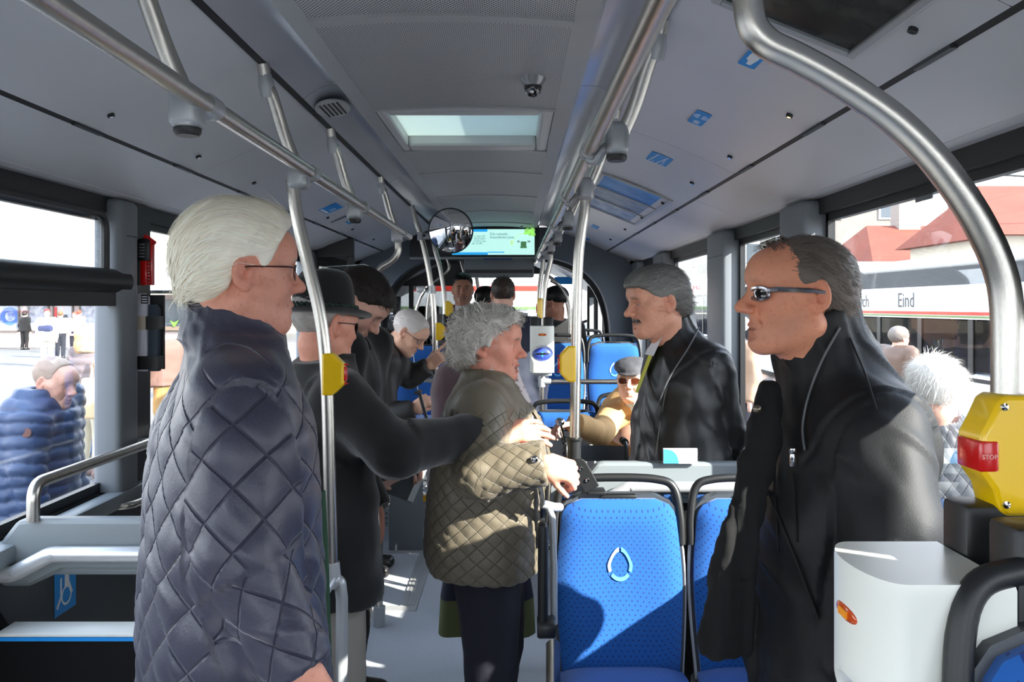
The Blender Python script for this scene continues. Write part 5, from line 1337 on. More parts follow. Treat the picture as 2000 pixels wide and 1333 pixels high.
        sl = s.sub(cs.min(0)-R_, cs.max(0)+R_); X, Y, Z = s.pts(sl); X, Y, Z = X-O[0], Y-O[1], Z-O[2]
        q = [X*M[0, j]+Y*M[1, j]+Z*M[2, j] for j in range(3)]
        cx, cy, rx, ry = [np.interp(q[2], zz, c) for c in C2]
        r = (np.abs((q[0]-cx)/rx)**n+np.abs((q[1]-cy)/ry)**n)**(1/n)
        d = (r-1)*np.minimum(rx, ry)
        d = np.maximum(d, np.maximum(lv[0, 0]-q[2], q[2]-lv[-1, 0]))
        s.put(sl, d, k, op)
    def fn(s, lo, hi, f, k=0, op='i'):
        sl = s.sub(A3(lo), A3(hi)); X, Y, Z = s.pts(sl); s.put(sl, f(X, Y, Z), k, op)
    def mesh(s):
        F = s.F; F[0] = F[-1] = 1; F[:, 0] = F[:, -1] = 1; F[:, :, 0] = F[:, :, -1] = 1
        I = F < 0; nx, ny, nz = F.shape
        c = np.zeros((nx-1, ny-1, nz-1), np.int8)
        for a in (0, 1):
            for b in (0, 1):
                for d in (0, 1): c += I[a:nx-1+a, b:ny-1+b, d:nz-1+d]
        act = (c > 0) & (c < 8); ijk = np.argwhere(act); idx = np.full(act.shape, -1, np.int32); idx[act] = np.arange(len(ijk))
        P = np.zeros((len(ijk), 3)); N = np.zeros(len(ijk)); i, j, k = ijk.T
        cor = [(a, b, d) for a in (0, 1) for b in (0, 1) for d in (0, 1)]
        val = {o: F[i+o[0], j+o[1], k+o[2]].astype(float) for o in cor}
        pos = {o: np.stack([s.ax[0][i+o[0]], s.ax[1][j+o[1]], s.ax[2][k+o[2]]], 1) for o in cor}
        for o in cor:
            for ax in range(3):
                if o[ax]: continue
                p = list(o); p[ax] = 1; p = tuple(p); va, vb = val[o], val[p]; m = (va < 0) != (vb < 0)
                t = np.where(m, va/(va-vb+1e-12), 0); P += np.where(m[:, None], pos[o]+(pos[p]-pos[o])*t[:, None], 0); N += m
        P /= N[:, None]
        Q_ = []
        for ax in range(3):
            o = [0, 0, 0]; o[ax] = 1; s0 = [slice(1, -1)]*3; s1 = [slice(1, -1)]*3
            s0[ax] = slice(0, -1); s1[ax] = slice(1, None)
            A_, B_ = I[tuple(s0)], I[tuple(s1)]; m = np.argwhere(A_ != B_); base = m+np.array([0 if q == ax else 1 for q in range(3)])
            u, v = [(1, 2), (2, 0), (0, 1)][ax]
            def cell(du, dv): q = base.copy(); q[:, u] -= du; q[:, v] -= dv; return idx[q[:, 0], q[:, 1], q[:, 2]]
            q = np.stack([cell(0, 0), cell(1, 0), cell(1, 1), cell(0, 1)], 1); flip = ~A_[tuple(m.T)]
            q[flip] = q[flip][:, ::-1]; Q_.append(q)
        return P, np.concatenate(Q_)
def vnormals(V, F):
    n = np.cross(V[F[:, 2]]-V[F[:, 0]], V[F[:, 3]]-V[F[:, 1]]); N = np.zeros_like(V)
    for k in range(4): np.add.at(N, F[:, k], n)
    return N/(np.linalg.norm(N, axis=1)[:, None]+1e-12)
def relax(V, F, it=2, w=.5):
    e = np.concatenate([F[:, [0, 1]], F[:, [1, 2]], F[:, [2, 3]], F[:, [3, 0]]])
    for _ in range(it):
        S = np.zeros_like(V); n = np.zeros(len(V)); np.add.at(S, e[:, 0], V[e[:, 1]]); np.add.at(n, e[:, 0], 1); np.add.at(S, e[:, 1], V[e[:, 0]]); np.add.at(n, e[:, 1], 1)
        V = V+(S/np.maximum(n, 1)[:, None]-V)*w
    return V
def basis(f, up=(0, 0, 1)):
    """columns: right, forward, up"""
    f = unit(f); r = unit(np.cross(f, A3(up))); u = np.cross(r, f); return np.stack([r, f, u], 1)
def facing(a): return np.array([math.cos(R(a)), math.sin(R(a)), 0])
def head_basis(a, pitch=0, roll=0):
    """a: compass of the face, pitch>0 looks down, roll>0 tilts to the right shoulder"""
    B = basis(facing(a)); p = R(pitch); rx = np.array([[1, 0, 0], [0, math.cos(p), math.sin(p)], [0, -math.sin(p), math.cos(p)]])
    r = R(roll); ry = np.array([[math.cos(r), 0, math.sin(r)], [0, 1, 0], [-math.sin(r), 0, math.cos(r)]])
    return B @ rx @ ry

# ---------------------------------------------------------------- body
def head_prims(F, H, B, s, o):
    """o: options nose, chin, jaw, ear, mouth"""
    W_ = lambda *p: A3(H)+B@(np.array(p)*s)
    E = lambda c, r, k=.02, op='u', M=None: F.ell(W_(*c), np.array(r)*s, B if M is None else M, k*s, op)
    C = lambda a, b, ra, rb, k=.01, op='u': F.cap(W_(*a), W_(*b), ra*s, rb*s, k*s, op)
    no, ch, jw = o.get('nose', 1), o.get('chin', 1), o.get('jaw', 1)
    E((0, -.018, .040), (.076, .098, .082), .02); E((0, .030, .030), (.066, .066, .070), .03)
    E((0, .022, -.035), (.060*jw, .066, .076), .03)
    for sd in (-1, 1):
        C((sd*.056*jw, -.006, -.058), (sd*.022, .066, -.098), .016, .016, .035)
        E((sd*.041, .062, -.026), (.023, .022, .026), .025)
        C((sd*.060, .04, .0), (sd*.066, .0, -.006), .014, .012, .03)
    E((0, .076*ch, -.098), (.024, .018, .018), .025)
    E((0, .0715, -.064), (.031, .020, .030), .03)
    E((0, .100, -.0835), (.020, .0085, .0055), .010, 's')
    C((-.036, .076, .030), (.036, .076, .030), .0135, .0135, .022)
    E((0, .074, .052), (.045, .022, .03), .03)
    for sd in (-1, 1): E((sd*.032, .100, .006), (.017, .017, .0125), .014, 's')
    for sd in (-1, 1):
        E((sd*.0315, .0755, .0065), (.0155, .0125, .0145), .006)
    # nose
    C((0, .082, .020), (0, .092+.016*no, -.018), .0085, .011, .016)
    E((0, .097+.017*no, -.0255), (.0108, .0108, .0098), .012)
    for sd in (-1, 1): E((sd*.0125, .094+.006*no, -.030), (.0085, .012, .0085), .008); E((sd*.0075, .100+.006*no, -.0375), (.0042, .006, .004), .004, 's')
    # mouth
    op = o.get('mouth', 0.0)
    C((-.022, .0810, -.0630), (0, .0965, -.0600), .0048, .0066, .005); C((.022, .0810, -.0630), (0, .0965, -.0600), .0048, .0066, .005)
    C((-.019, .080, -.0715-op), (0, .0925, -.0735-op), .0050, .0076, .005); C((.019, .080, -.0715-op), (0, .0925, -.0735-op), .0050, .0076, .005)
    C((-.024, .084, -.0670-op*.4), (.0, .102, -.0672-op*.4), .0014+op*.35, .0018+op*.55, .003, 's'); C((.024, .084, -.0670-op*.4), (0, .102, -.0672-op*.4), .0014+op*.35, .0018+op*.55, .003, 's')
    for sd in (-1, 1):   # nasolabial fold
        C((sd*.020, .093, -.034), (sd*.033, .078, -.066), .0022, .0022, .008, 's')
    # ears
    ea = o.get('ear', 1)
    for sd in (-1, 1):
        M = B @ np.array(Matrix.Rotation(sd*R(24), 3, 'Z')) @ np.array(Matrix.Rotation(R(-10), 3, 'X'))
        E((sd*.0795, -.014, .002), (.0095, .0215*ea, .034*ea), .008, 'u', M)
        E((sd*.0885, -.0105, .004), (.0105, .0135, .023), .002, 's', M); E((sd*.0835, -.016, .006), (.0035, .0085, .017), .004, 'u', M)
        E((sd*.082, .000, -.004), (.005, .007, .009), .005)
        E((sd*.078, -.008, -.028), (.007, .010, .010), .008)
def hand_prims(F, W, d, n, side, curl=(20, 30, 20), spread=3, s=1.0, thumb=(.6, .75, -.2), tcurl=20, per=None):
    """W wrist, d towards the knuckles, n out of the back of the hand, side +1 right hand"""
    d = unit(d); n = unit(A3(n)-d*(A3(n)@d)); t = np.cross(n, d)*side*-1.0   # thumb side
    W = A3(W); M = np.stack([t, d, n], 1)
    F.box(W+d*.050*s-n*.002*s, (.039*s, .046*s, .0135*s), M, .012*s, .012*s)
    F.ell(W+d*.03*s+t*.026*s-n*.010*s, (.018*s, .032*s, .014*s), M, .014*s)
    tips = []
    L = [(.043, .026, .021), (.047, .030, .022), (.044, .028, .021), (.034, .021, .019)]
    for i in range(4):
        p = W+d*(.090-.004*abs(i-1.2))*s+t*(.0295-.0195*i)*s; dd = d+t*math.tan(R((1.5-i)*spread)); dd = unit(dd); nn = n
        cs = per[i] if per else curl
        r = (.0098, .0092, .0085, .0072) if i < 3 else (.0085, .008, .0073, .0063)
        for j in range(3):
            a = R(cs[j]); d2 = dd*math.cos(a)-nn*math.sin(a); nn = dd*math.sin(a)+nn*math.cos(a); dd = unit(d2)
            q = p+dd*L[i][j]*s; F.cap(p, q, r[j]*s, r[j+1]*s, (.008 if j == 0 else .002)*s)
            if j < 2: F.ell(q, (r[j+1]*1.08*s,)*3, None, .003*s)
            p = q
        tips.append((p, dd, nn))
    p = W+d*.022*s+t*.030*s-n*.008*s; dd = unit(d*thumb[0]+t*thumb[1]+n*thumb[2])
    q = p+dd*.040*s; F.cap(p, q, .0145*s, .0105*s, .010*s)
    d2 = unit(dd*math.cos(R(tcurl))+d*math.sin(R(tcurl))-n*.15); q2 = q+d2*.030*s; F.cap(q, q2, .0105*s, .0095*s, .003*s); q3 = q2+unit(d2+d*.2)*.022*s; F.cap(q2, q3, .0095*s, .0075*s, .003*s)
    tips.append((q3, d2, n)); return tips
def stand(x, y, a, Ht, z0=0.0, lean=0.0, sw=.115):
    f = facing(a); r = np.array([f[1], -f[0], 0]); up = np.array([0, 0, 1.])
    b = np.array([x, y, z0]); J = dict(f=f, r=r, a=a, Ht=Ht, z0=z0)
    J['pelvis'] = b+up*.53*Ht; J['neck'] = b+up*.845*Ht+f*lean; J['chest'] = b+up*.76*Ht+f*lean*.7
    J['H'] = b+up*.932*Ht+f*(lean+.035); J['hR'] = head_basis(a)
    for s, k in ((1, 'R'), (-1, 'L')):
        J['sh'+k] = b+up*.815*Ht+r*s*sw*Ht+f*lean; J['el'+k] = b+up*.63*Ht+r*s*(sw*Ht+.05)+f*(lean*.8-.02); J['wr'+k] = b+up*.475*Ht+r*s*(sw*Ht+.05)+f*(lean*.6+.06)
        J['hip'+k] = b+up*.50*Ht+r*s*.052*Ht; J['kn'+k] = b+up*.275*Ht+r*s*.055*Ht+f*.02; J['an'+k] = b+up*.045*Ht+r*s*.06*Ht-f*.02
        J['hd'+k] = None
    return J
SKIN = lambda c: mat('skin_%d_%d_%d' % tuple(int(255*x) for x in c[:3]), c, .48, attr=True, sss=.0, bump=.25, bscale=420, spec=.35)
M_eyew = mat('eye', srgb(220, 215, 208), .12, attr=True)
def body(name, J, parent, skin, o=None, hres=.004, dres=.0035, res=.022, hs=1.0, hands='LR', paint=None, slim=.82):
    o = o or {}
    H, B = A3(J['H']), J['hR']
    ks = [k for k in J if isinstance(J[k], np.ndarray) and J[k].shape == (3,) and k not in ('f', 'r')]
    P = np.array([J[k] for k in ks]); lo, hi = P.min(0)-.28, P.max(0)+.28
    fine = [(H-.145*hs, H+.15*hs, hres)]
    for k in hands:
        hd = J['hd'+k]
        if hd: fine.append((np.minimum(J['wr'+k], J['wr'+k]+unit(hd['d'])*.19)-.06, np.maximum(J['wr'+k], J['wr'+k]+unit(hd['d'])*.19)+.06, dres))
    F = Field(lo, hi, res, fine)
    up = B[:, 2]
    nb = A3(J['neck']); sk = H+B@np.array([0, -.025, -.060])*hs
    Bf = np.stack([J['r'], J['f'], [0, 0, 1]], 1)
    pv, ch = A3(J['pelvis']), A3(J['chest'])
    ax = unit(nb-pv); Mt = np.stack([J['r'], unit(np.cross(ax, J['r'])), ax], 1); Lt = np.linalg.norm(nb-pv)
    F.loft(pv, Mt, [(-.12, 0, 0, .13, .095), (0, 0, 0, .15, .105), (.25*Lt, 0, 0, .135, .095), (.6*Lt, 0, 0, .15, .105), (.85*Lt, 0, 0, .13, .08), (Lt, 0, 0, .06, .055)], .04)
    F.cap(nb-ax*.04, sk, .060*hs*o.get('neckr', 1), .056*hs*o.get('neckr', 1), .03); F.cap(nb-ax*.03+J['f']*.03, H+B@np.array([0, .02, -.08])*hs, .045*hs, .035*hs, .04)
    for k in 'LR':
        F.cap(nb-ax*.05, J['sh'+k], .05, .055, .04)
        F.chain([J['sh'+k], J['el'+k], J['wr'+k]], [.048*slim/.82, .040, .026], .02)
        F.chain([J['hip'+k], J['kn'+k], J['an'+k]], [.075, .05, .036], .03)
    head_prims(F, H, B, hs, o)
    for k in 'LR':
        hd = J['hd'+k]
        if hd: hd['tips'] = hand_prims(F, J['wr'+k], hd['d'], hd['n'], 1 if k == 'R' else -1, hd.get('curl', (20, 30, 20)), hd.get('spread', 3), hd.get('s', 1.0), hd.get('thumb', (.6, .75, -.2)), hd.get('tc', 20), hd.get('per'))
        else: F.ell(A3(J['wr'+k])+np.array([0, 0, -.06]), (.03, .04, .07), None, .03)
    V, Fc = F.mesh(); V = relax(V, Fc, 1, .35)
    # colour of the skin itself
    q = (V-H)@B/hs; sc = np.array(skin[:3]); col = np.tile(sc, (len(V), 1))
    n1 = fbm(V*60, 3, 3)[:, None]; col *= 1+.13*n1; col *= 1+np.clip(fbm(V*210, 13, 2)-.12, 0, 1)[:, None]*np.array([-.5, -1.1, -1.2])
    inh = (np.abs(q) < .16).all(1)
    def blob(c, r): return np.exp(-(((q-np.array(c))/np.array(r))**2).sum(1))*inh
    red = 0
    for sd in (-1, 1): red = red+.5*blob((sd*.045, .075, -.02), (.022, .025, .02))+.6*blob((sd*.085, -.01, .0), (.015, .025, .04))
    red = (red+.7*blob((0, .11, -.025), (.016, .02, .014)))*o.get('red', 1)
    col *= 1-red[:, None]*np.array([.02, .26, .28])
    lip = np.clip(blob((0, .095, -.059), (.021, .02, .0048))+blob((0, .09, -.0755-o.get('mouth', 0)), (.018, .02, .006)), 0, 1)*o.get('lips', .6)
    col = col*(1-lip[:, None])+lip[:, None]*np.array(o.get('lipc', srgb(165, 92, 84)[:3]))
    inner = np.clip(blob((0, .088, -.0672-o.get('mouth', 0)*.5), (.019, .008, .0025+o.get('mouth', 0)*.7))*1.3, 0, 1); col = col*(1-inner[:, None])+inner[:, None]*np.array(srgb(70, 30, 28)[:3])
    br = 0
    for sd in (-1, 1):
        for t in (-1, -.5, 0, .5, 1): br = br+blob((sd*(.030+.013*t), .088-.006*max(0, t), .0285+.0025*(1-t*t)-.001*t), (.007, .02, .0042))
    br = np.clip(br*o.get('browd', .8)*(.75+1.0*fbm(q*220, 7, 2)), 0, 1); col = col*(1-br[:, None])+br[:, None]*np.array(o.get('browc', srgb(92, 82, 74)[:3]))
    for sd in (-1, 1):
        ld = np.clip(blob((sd*.0315, .088, .0115), (.013, .02, .0022))*.8, 0, .8); col *= 1-ld[:, None]*np.array([.5, .6, .6])
        ld = np.clip(blob((sd*.0315, .085, -.008), (.014, .02, .006))*.25, 0, .8); col *= 1-ld[:, None]*np.array([.6, .9, .8])
    if o.get('stubble'):
        sb_ = np.clip((blob((0, .07, -.085), (.05, .05, .028))+blob((.055, .03, -.06), (.025, .05, .035))+blob((-.055, .03, -.06), (.025, .05, .035)))*o['stubble'], 0, .6); col = col*(1-sb_[:, None])+sb_[:, None]*np.array(srgb(96, 84, 78)[:3])
    if o.get('moust'):
        mu = 0
        for t in (-1, -.5, 0, .5, 1): mu = mu+blob((.023*t, .098-.010*t*t, -.049-.007*abs(t)), (.009, .02, .0066))
        mu = np.clip(mu*o['moust']*(.85+.8*fbm(q*220, 9, 2)), 0, 1); col = col*(1-mu[:, None])+mu[:, None]*np.array(o.get('moustc', srgb(70, 58, 54)[:3]))
    for k in hands:
        hd = J['hd'+k]
        if not hd: continue
        for p, dd, nn in hd['tips']:
            w = np.exp(-(np.linalg.norm(V-(p+nn*.006), axis=1)/.0075)**2)*.5; col = col*(1-w[:, None])+w[:, None]*np.array(srgb(226, 180, 168)[:3])
            w = np.exp(-(np.linalg.norm(V-(p-dd*.022), axis=1)/.010)**2)*.22; col *= 1-w[:, None]*np.array([.1, .5, .5])
    col = np.clip(col, 0, 1)
    bo = mesh_np('body', V, Fc, SKIN(skin), parent, True, col)
    if hres <= .006 and o.get('eyes', True):
        for sd in (-1, 1):
            bm = bmesh.new(); bmesh.ops.create_uvsphere(bm, u_segments=20, v_segments=14, radius=1); E = np.array([v.co for v in bm.verts]); fs = [[v.index for v in f.verts] for f in bm.faces]; bm.free()
            look = unit(np.array(o.get('look', (0, 1, 0)), float)); dt = E@look
            c = np.tile(np.array(srgb(206, 198, 190)[:3]), (len(E), 1)); c[dt > .86] = np.array(o.get('iris', srgb(84, 92, 96)[:3])); c[dt > .965] = .004
            me = bpy.data.meshes.new('eye'); wv = H+(np.array([sd*.0315, .0772, .0060])+E*np.array([.0120, .0120, .0088*o.get('open', 1)]))@B.T*hs
            me.from_pydata([tuple(p) for p in wv], [], fs); me.polygons.foreach_set('use_smooth', [True]*len(fs)); a_ = me.attributes.new('Col', 'FLOAT_COLOR', 'POINT')
            cc = np.ones((len(E), 4), np.float32); cc[:, :3] = c; a_.data.foreach_set('color', cc.ravel()); me.materials.append(M_eyew)
            setparent(link(bpy.data.objects.new('eye', me)), bo)
    return bo

# ---------------------------------------------------------------- hair
def hair(J, parent, hs, colr, prims, line, disp=.003, flow=None, fsc=(90, 14, 60), res=.0045, locks=0, lk=None, name='hair', var=.25, grow=(1, 1, 1), hm=None):
    """prims: extra local ellipsoids (c, r); line: (y, z) hairline below which there is no hair"""
    H, B = A3(J['H']), J['hR']
    F = Field(H-.2*hs, H+.2*hs, res)
    for i, (c, r) in enumerate(prims): F.ell(H+B@(np.array(c)*hs), np.array(r)*hs, B, .02*hs)
    ly, lz = zip(*line)
    def cut(X, Y, Z):
        x, y, z = X-H[0], Y-H[1], Z-H[2]; qy = (x*B[0, 1]+y*B[1, 1]+z*B[2, 1])/hs; qz = (x*B[0, 2]+y*B[1, 2]+z*B[2, 2])/hs; qx = (x*B[0, 0]+y*B[1, 0]+z*B[2, 0])/hs
        l = np.interp(qy, ly, lz)
        if hm: l = hm(qx, qy, l)
        return (l-qz)*hs
    F.fn(H-.3, H+.3, cut, .012*hs, 'i')
    V, Fc = F.mesh(); V = relax(V, Fc, 1, .4); N = vnormals(V, Fc); q = (V-H)@B/hs
    w = flow(q) if flow else q*np.array(fsc)
    n = fbm(w, 11, 3); V2 = V+N*(n*disp*2)[:, None]
    c = np.clip(np.array(colr[:3])*(1+var*2*fbm(w*1.3, 5, 2)[:, None]+var*.6*n[:, None]), 0, 1)
    faces = Fc
    if locks:
        rng = np.random.default_rng(int(abs(H[0])*1e4) % 9999); k = dict(L=.05, w=.0022, lift=.010, curl=0, seg=4, dirf=lambda q: np.array([0, -1, -.4])); k.update(lk or {})
        ids = rng.choice(len(V), locks); LV = []; LF = []; LC = []; b0 = len(V2)
        for i in ids:
            p, nn = V2[i].copy(), N[i]; qq = q[i]
            if abs(qq[0]) > .055 and qq[1] > -.012 and qq[2] < .045: continue
            nape = .4 if qq[2] < -.045 else 1.0; dl = B@unit(k['dirf'](qq)); dl = unit(dl-nn*(dl@nn)*.9+rng.normal(0, k.get('rand', .18), 3))
            ph = rng.uniform(0, 6.28); L = k['L']*rng.uniform(.5, 1.2)*nape; sd = unit(np.cross(dl, nn)); pts = []
            for j in range(k['seg']+1):
                t = j/k['seg']; cu = k['curl']*L
                pts.append(p+dl*L*t*(1-.35*k['curl']*t)+nn*(k['lift']*math.sin(PI*min(1, t*k.get('lp', .8)))+.0005)+ sd*cu*math.sin(ph+t*5)*t + nn*cu*math.cos(ph+t*5)*t*.8-nn*(L*t)**2*k.get('hug', 3.0)-np.array([0, 0, 1])*k.get('grav', 0)*t*t*L)
            cc = np.clip(np.array(colr[:3])*rng.uniform(1-var, 1+var*1.3), 0, 1)
            for j, pt in enumerate(pts):
                wd = k['w']*(1-.85*j/k['seg']); LV += [pt-sd*wd, pt+sd*wd]; LC += [cc, cc]
            m = b0+len(LV)-2*(k['seg']+1)
            for j in range(k['seg']): LF.append((m+2*j, m+2*j+1, m+2*j+3, m+2*j+2))
        V2 = np.concatenate([V2, np.array(LV)]); c = np.concatenate([c, np.array(LC)]); faces = np.concatenate([Fc, np.array(LF, np.int32)])
    return mesh_np(name, V2, faces, mat('hair', (.5, .5, .5, 1), .5, attr=True, spec=.3), parent, True, c)

# ---------------------------------------------------------------- clothes
def bonecoords(V, bones):
    """nearest bone: distance along it, arc length round it, id"""
    best = np.full(len(V), 9e9); u = np.zeros(len(V)); v = np.zeros(len(V)); ib = np.zeros(len(V), int); off = 0
    for i, (a, b, r, ref) in enumerate(bones):
        a, b = A3(a), A3(b); ax = unit(b-a); L = np.linalg.norm(b-a); t = (V-a)@ax; tc = np.clip(t, 0, L); rad = V-a-tc[:, None]*ax; d = np.linalg.norm(rad, axis=1)-r
        e1 = unit(A3(ref)-ax*(A3(ref)@ax)); e2 = np.cross(ax, e1); an = np.arctan2(rad@e2, rad@e1); m = d < best
        best[m] = d[m]; u[m] = an[m]*r; v[m] = t[m]; ib[m] = i
    return u, v, ib
def quilt(u, v, s, depth, w=.12):
    a, b = (u/s+v/s), (u/s-v/s); g = np.minimum(np.abs(a-np.round(a)), np.abs(b-np.round(b)))
    pa, pb = a-np.floor(a), b-np.floor(b)
    return depth*(np.minimum(1, (16*pa*(1-pa)*pb*(1-pb))**.5)-1), np.stack([a, b, 0*a], 1)
def garment(name, build, lo, hi, res, mt, parent, bones=None, folds=None, q=None, seed=1, smooth=1, colr=None, fine=(), extra=None, puff=None):
    F = Field(lo, hi, res, fine); build(F); V, Fc = F.mesh(); V = relax(V, Fc, smooth, .5); N = vnormals(V, Fc); col = None
    d = np.zeros(len(V))
    if bones:
        u, v, ib = bonecoords(V, bones)
    if folds:
        for amp, sc, kind in folds:
            if kind == 'ring': d += amp*2*fbm(np.stack([v*sc[0], u*sc[1], ib*7.3+0*v], 1), seed, 2)
            elif kind == 'xyz': d += amp*2*fbm(V*np.array(sc), seed+3, 3)
            elif kind == 'sharp': t = fbm(np.stack([v*sc[0]+u*sc[2], u*sc[1], ib*3.1+0*v], 1), seed+9, 2); d += amp*(1-np.minimum(1, np.abs(t)*7))
    if q:
        dq, qa = quilt(u, v, q[0], q[1]); m = np.clip((q[2] if len(q) > 2 else 9e9)-V[:, 2], 0, .03)/.03; d += dq*m; qa[:, 2] = m
    if puff:
        ph = v/puff[0]; f_ = np.abs(np.sin(PI*ph)); d += puff[1]*(f_**.5-1)
    if extra is not None: d = d+extra(V, N)
    V = V+N*d[:, None]
    if colr is not None: col = colr(V, N)
    o = mesh_np(name, V, Fc, mt, parent, True, col)
    if q:
        at = o.data.attributes.new('quilt', 'FLOAT_VECTOR', 'POINT'); at.data.foreach_set('vector', qa.astype(np.float32).ravel())
        if 'quilt_done' not in mt:
            mt['quilt_done'] = 1; nt = mt.node_tree; b = nt.nodes['Principled BSDF']; a_ = nt.nodes.new('ShaderNodeAttribute'); a_.attribute_name = 'quilt'; sp = nt.nodes.new('ShaderNodeSeparateXYZ'); nt.links.new(a_.outputs['Vector'], sp.inputs[0])
            def mth(op, x, y=None):
                n = nt.nodes.new('ShaderNodeMath'); n.operation = op
                for i, w in enumerate((x, y)):
                    if w is None: continue
                    if isinstance(w, (int, float)): n.inputs[i].default_value = w
                    else: nt.links.new(w, n.inputs[i])
                return n.outputs[0]
            ds = [mth('ABSOLUTE', mth('SUBTRACT', x, mth('ROUND', x))) for x in (sp.outputs['X'], sp.outputs['Y'])]
            g = mth('MULTIPLY', mth('SUBTRACT', 1.0, mth('MINIMUM', 1.0, mth('DIVIDE', mth('MINIMUM', ds[0], ds[1]), .045))), sp.outputs['Z'])
            bp = nt.nodes.new('ShaderNodeBump'); bp.inputs['Strength'].default_value = .9; bp.inputs['Distance'].default_value = -.004
            nt.links.new(g, bp.inputs['Height'])
            old = b.inputs['Normal'].links[0].from_socket if b.inputs['Normal'].links else None
            if old: nt.links.new(old, bp.inputs['Normal'])
            nt.links.new(bp.outputs[0], b.inputs['Normal'])
    return o
def sleeve(F, J, k, r, kk=.035, end=.0):
    sh, el, wr = A3(J['sh'+k]), A3(J['el'+k]), A3(J['wr'+k]); d = unit(wr-el)
    F.cap(sh, el, r[0], r[1], kk); F.cap(el, wr+d*end, r[1], r[2], .02, cut=True)
def fur(J): return None
def coat(J, parent, name, mt, lv, res=.010, r=(.080, .068, .050), hem=None, nz=None, q=None, folds=None, collar=None, seed=1, arms='LR', extra=None, puff=None, colr=None, axis=None, end=.0, neckdrop=.0, shr=.075, smooth=1, n=2.3, pre=None):
    """lv rows (z above feet, side, forward, half width, half depth) around the pelvis->neck axis"""
    O = A3(J['pelvis']).copy(); O[2] = J['z0']; M = np.stack([J['r'], J['f'], [0, 0, 1]], 1)
    if axis is not None: O, M = axis
    nb = A3(J['neck'])
    pts = [J['sh'+k] for k in arms]+[J['el'+k] for k in arms]+[J['wr'+k] for k in arms]+[nb, O+M@np.array([0, 0, lv[0][0]]), O+M@np.array([0, 0, lv[-1][0]])]
    P = np.array(pts); lo, hi = P.min(0)-.36, P.max(0)+.36; lo[2] = P[:, 2].min()-.12
    def bf(F):
        F.loft(O, M, lv, .03, 'u', n)
        for k in arms:
            F.cap(nb-np.array([0, 0, .045]), A3(J['sh'+k])-np.array([0, 0, .0]), shr*.85, shr, .045); sleeve(F, J, k, r, .04, end)
        if collar:
            B = J['hR']; c0 = nb+J['f']*collar.get('fw', .01)+np.array([0, 0, collar.get('up', .0)]); tilt = collar.get('tilt', .0)
            ax = unit(np.array([0, 0, 1])+J['f']*tilt); Mc = np.stack([J['r'], unit(np.cross(ax, J['r'])), ax], 1)
            rr = collar.get('r', .075); hh = collar.get('h', .05)
            F.loft(c0, Mc, [(-.05, 0, 0, rr+.022, rr+.022), (hh*.5, 0, 0, rr+.012, rr+.012), (hh, 0, .0, rr+collar.get('flare', .006), rr+collar.get('flare', .006))], .03, 'u', 2)
            F.loft(c0, Mc, [(-.02, 0, .004, rr-.014, rr-.010), (hh+.08, 0, .004, rr-.004, rr)], .008, 's', 2)
            if collar.get('open'):
                w = collar['open']; F.box(c0+J['f']*(rr+.02)+np.array([0, 0, hh]), (w, .05, hh*.75), Mc, .01, .015, 's')
        if pre: pre(F)
    up = np.array([0, 0, 1.])
    bones = [(O+M@np.array([0, 0, lv[0][0]]), nb, (lv[0][3]+lv[0][4])/2, -J['f'])]
    for k in arms: bones += [(J['sh'+k], J['el'+k], r[0], J['f']), (J['el'+k], J['wr'+k], r[1], J['f'])]
    return garment(name, bf, lo, hi, res, mt, parent, bones, folds or [(.013, (9, 4), 'ring'), (.010, (9, 9, 4), 'xyz')], q, seed, smooth, colr, (), extra, puff)
def trousers(J, parent, mt, r=(.105, .082, .068), res=.014, seed=2, top=None, colr=None):
    P = np.array([J[k+s] for k in ('hip', 'kn', 'an') for s in 'LR']+[J['pelvis']]); lo, hi = P.min(0)-.2, P.max(0)+.2
    def bf(F):
        F.ell(A3(J['pelvis'])-np.array([0, 0, .02]), (.165, .165, .14), None, .05)
        for s in 'LR': F.cap(J['hip'+s], J['kn'+s], r[0], r[1], .03); a, b = A3(J['kn'+s]), A3(J['an'+s]); F.cap(a, b-unit(b-a)*.01, r[1], r[2], .02, cut=True)
    bones = []
    for s in 'LR': bones += [(J['hip'+s], J['kn'+s], r[0], J['f']), (J['kn'+s], J['an'+s], r[1], J['f'])]
    return garment('trousers', bf, lo, hi, res, mt, parent, bones, [(.007, (7, 4), 'ring'), (.005, (22, 22, 4), 'xyz')], None, seed, 1, colr)
M_shoe = mat('shoe_leather', srgb(24, 22, 22), .35, coat=.3)
def shoes(J, parent, mt=None):
    for s in 'LR':
        a = A3(J['an'+s]); f = J['f']; lo, hi = a-.32, a+.32
        F = Field(lo, hi, .012); g = J['z0']
        F.cap([a[0]-f[0]*.03, a[1]-f[1]*.03, g+.045], [a[0]+f[0]*.14, a[1]+f[1]*.14, g+.035], .048, .040, .03); F.cap(a, a+np.array([0, 0, .03]), .05, .052, .04)
        F.fn(lo, hi, lambda X, Y, Z: (g+.001)-Z+0*X+0*Y, .005, 'i'); V, Fc = F.mesh(); mesh_np('shoe', V, Fc, mt or M_shoe, parent)
def armhole(J, k, depth=.004, rad=.17, out=.02):
    c = A3(J['sh'+k]); sd = 1 if k == 'R' else -1; nrm = unit(J['r']*sd+unit(A3(J['el'+k])-c)*.55)
    def f(V, N):
        d = (V-c)@nrm-out; r = np.linalg.norm(V-c, axis=1); return -depth*np.exp(-(d/.006)**2)*(r < rad)+depth*.7*np.exp(-((d+.012)/.008)**2)*(r < rad)
    return f
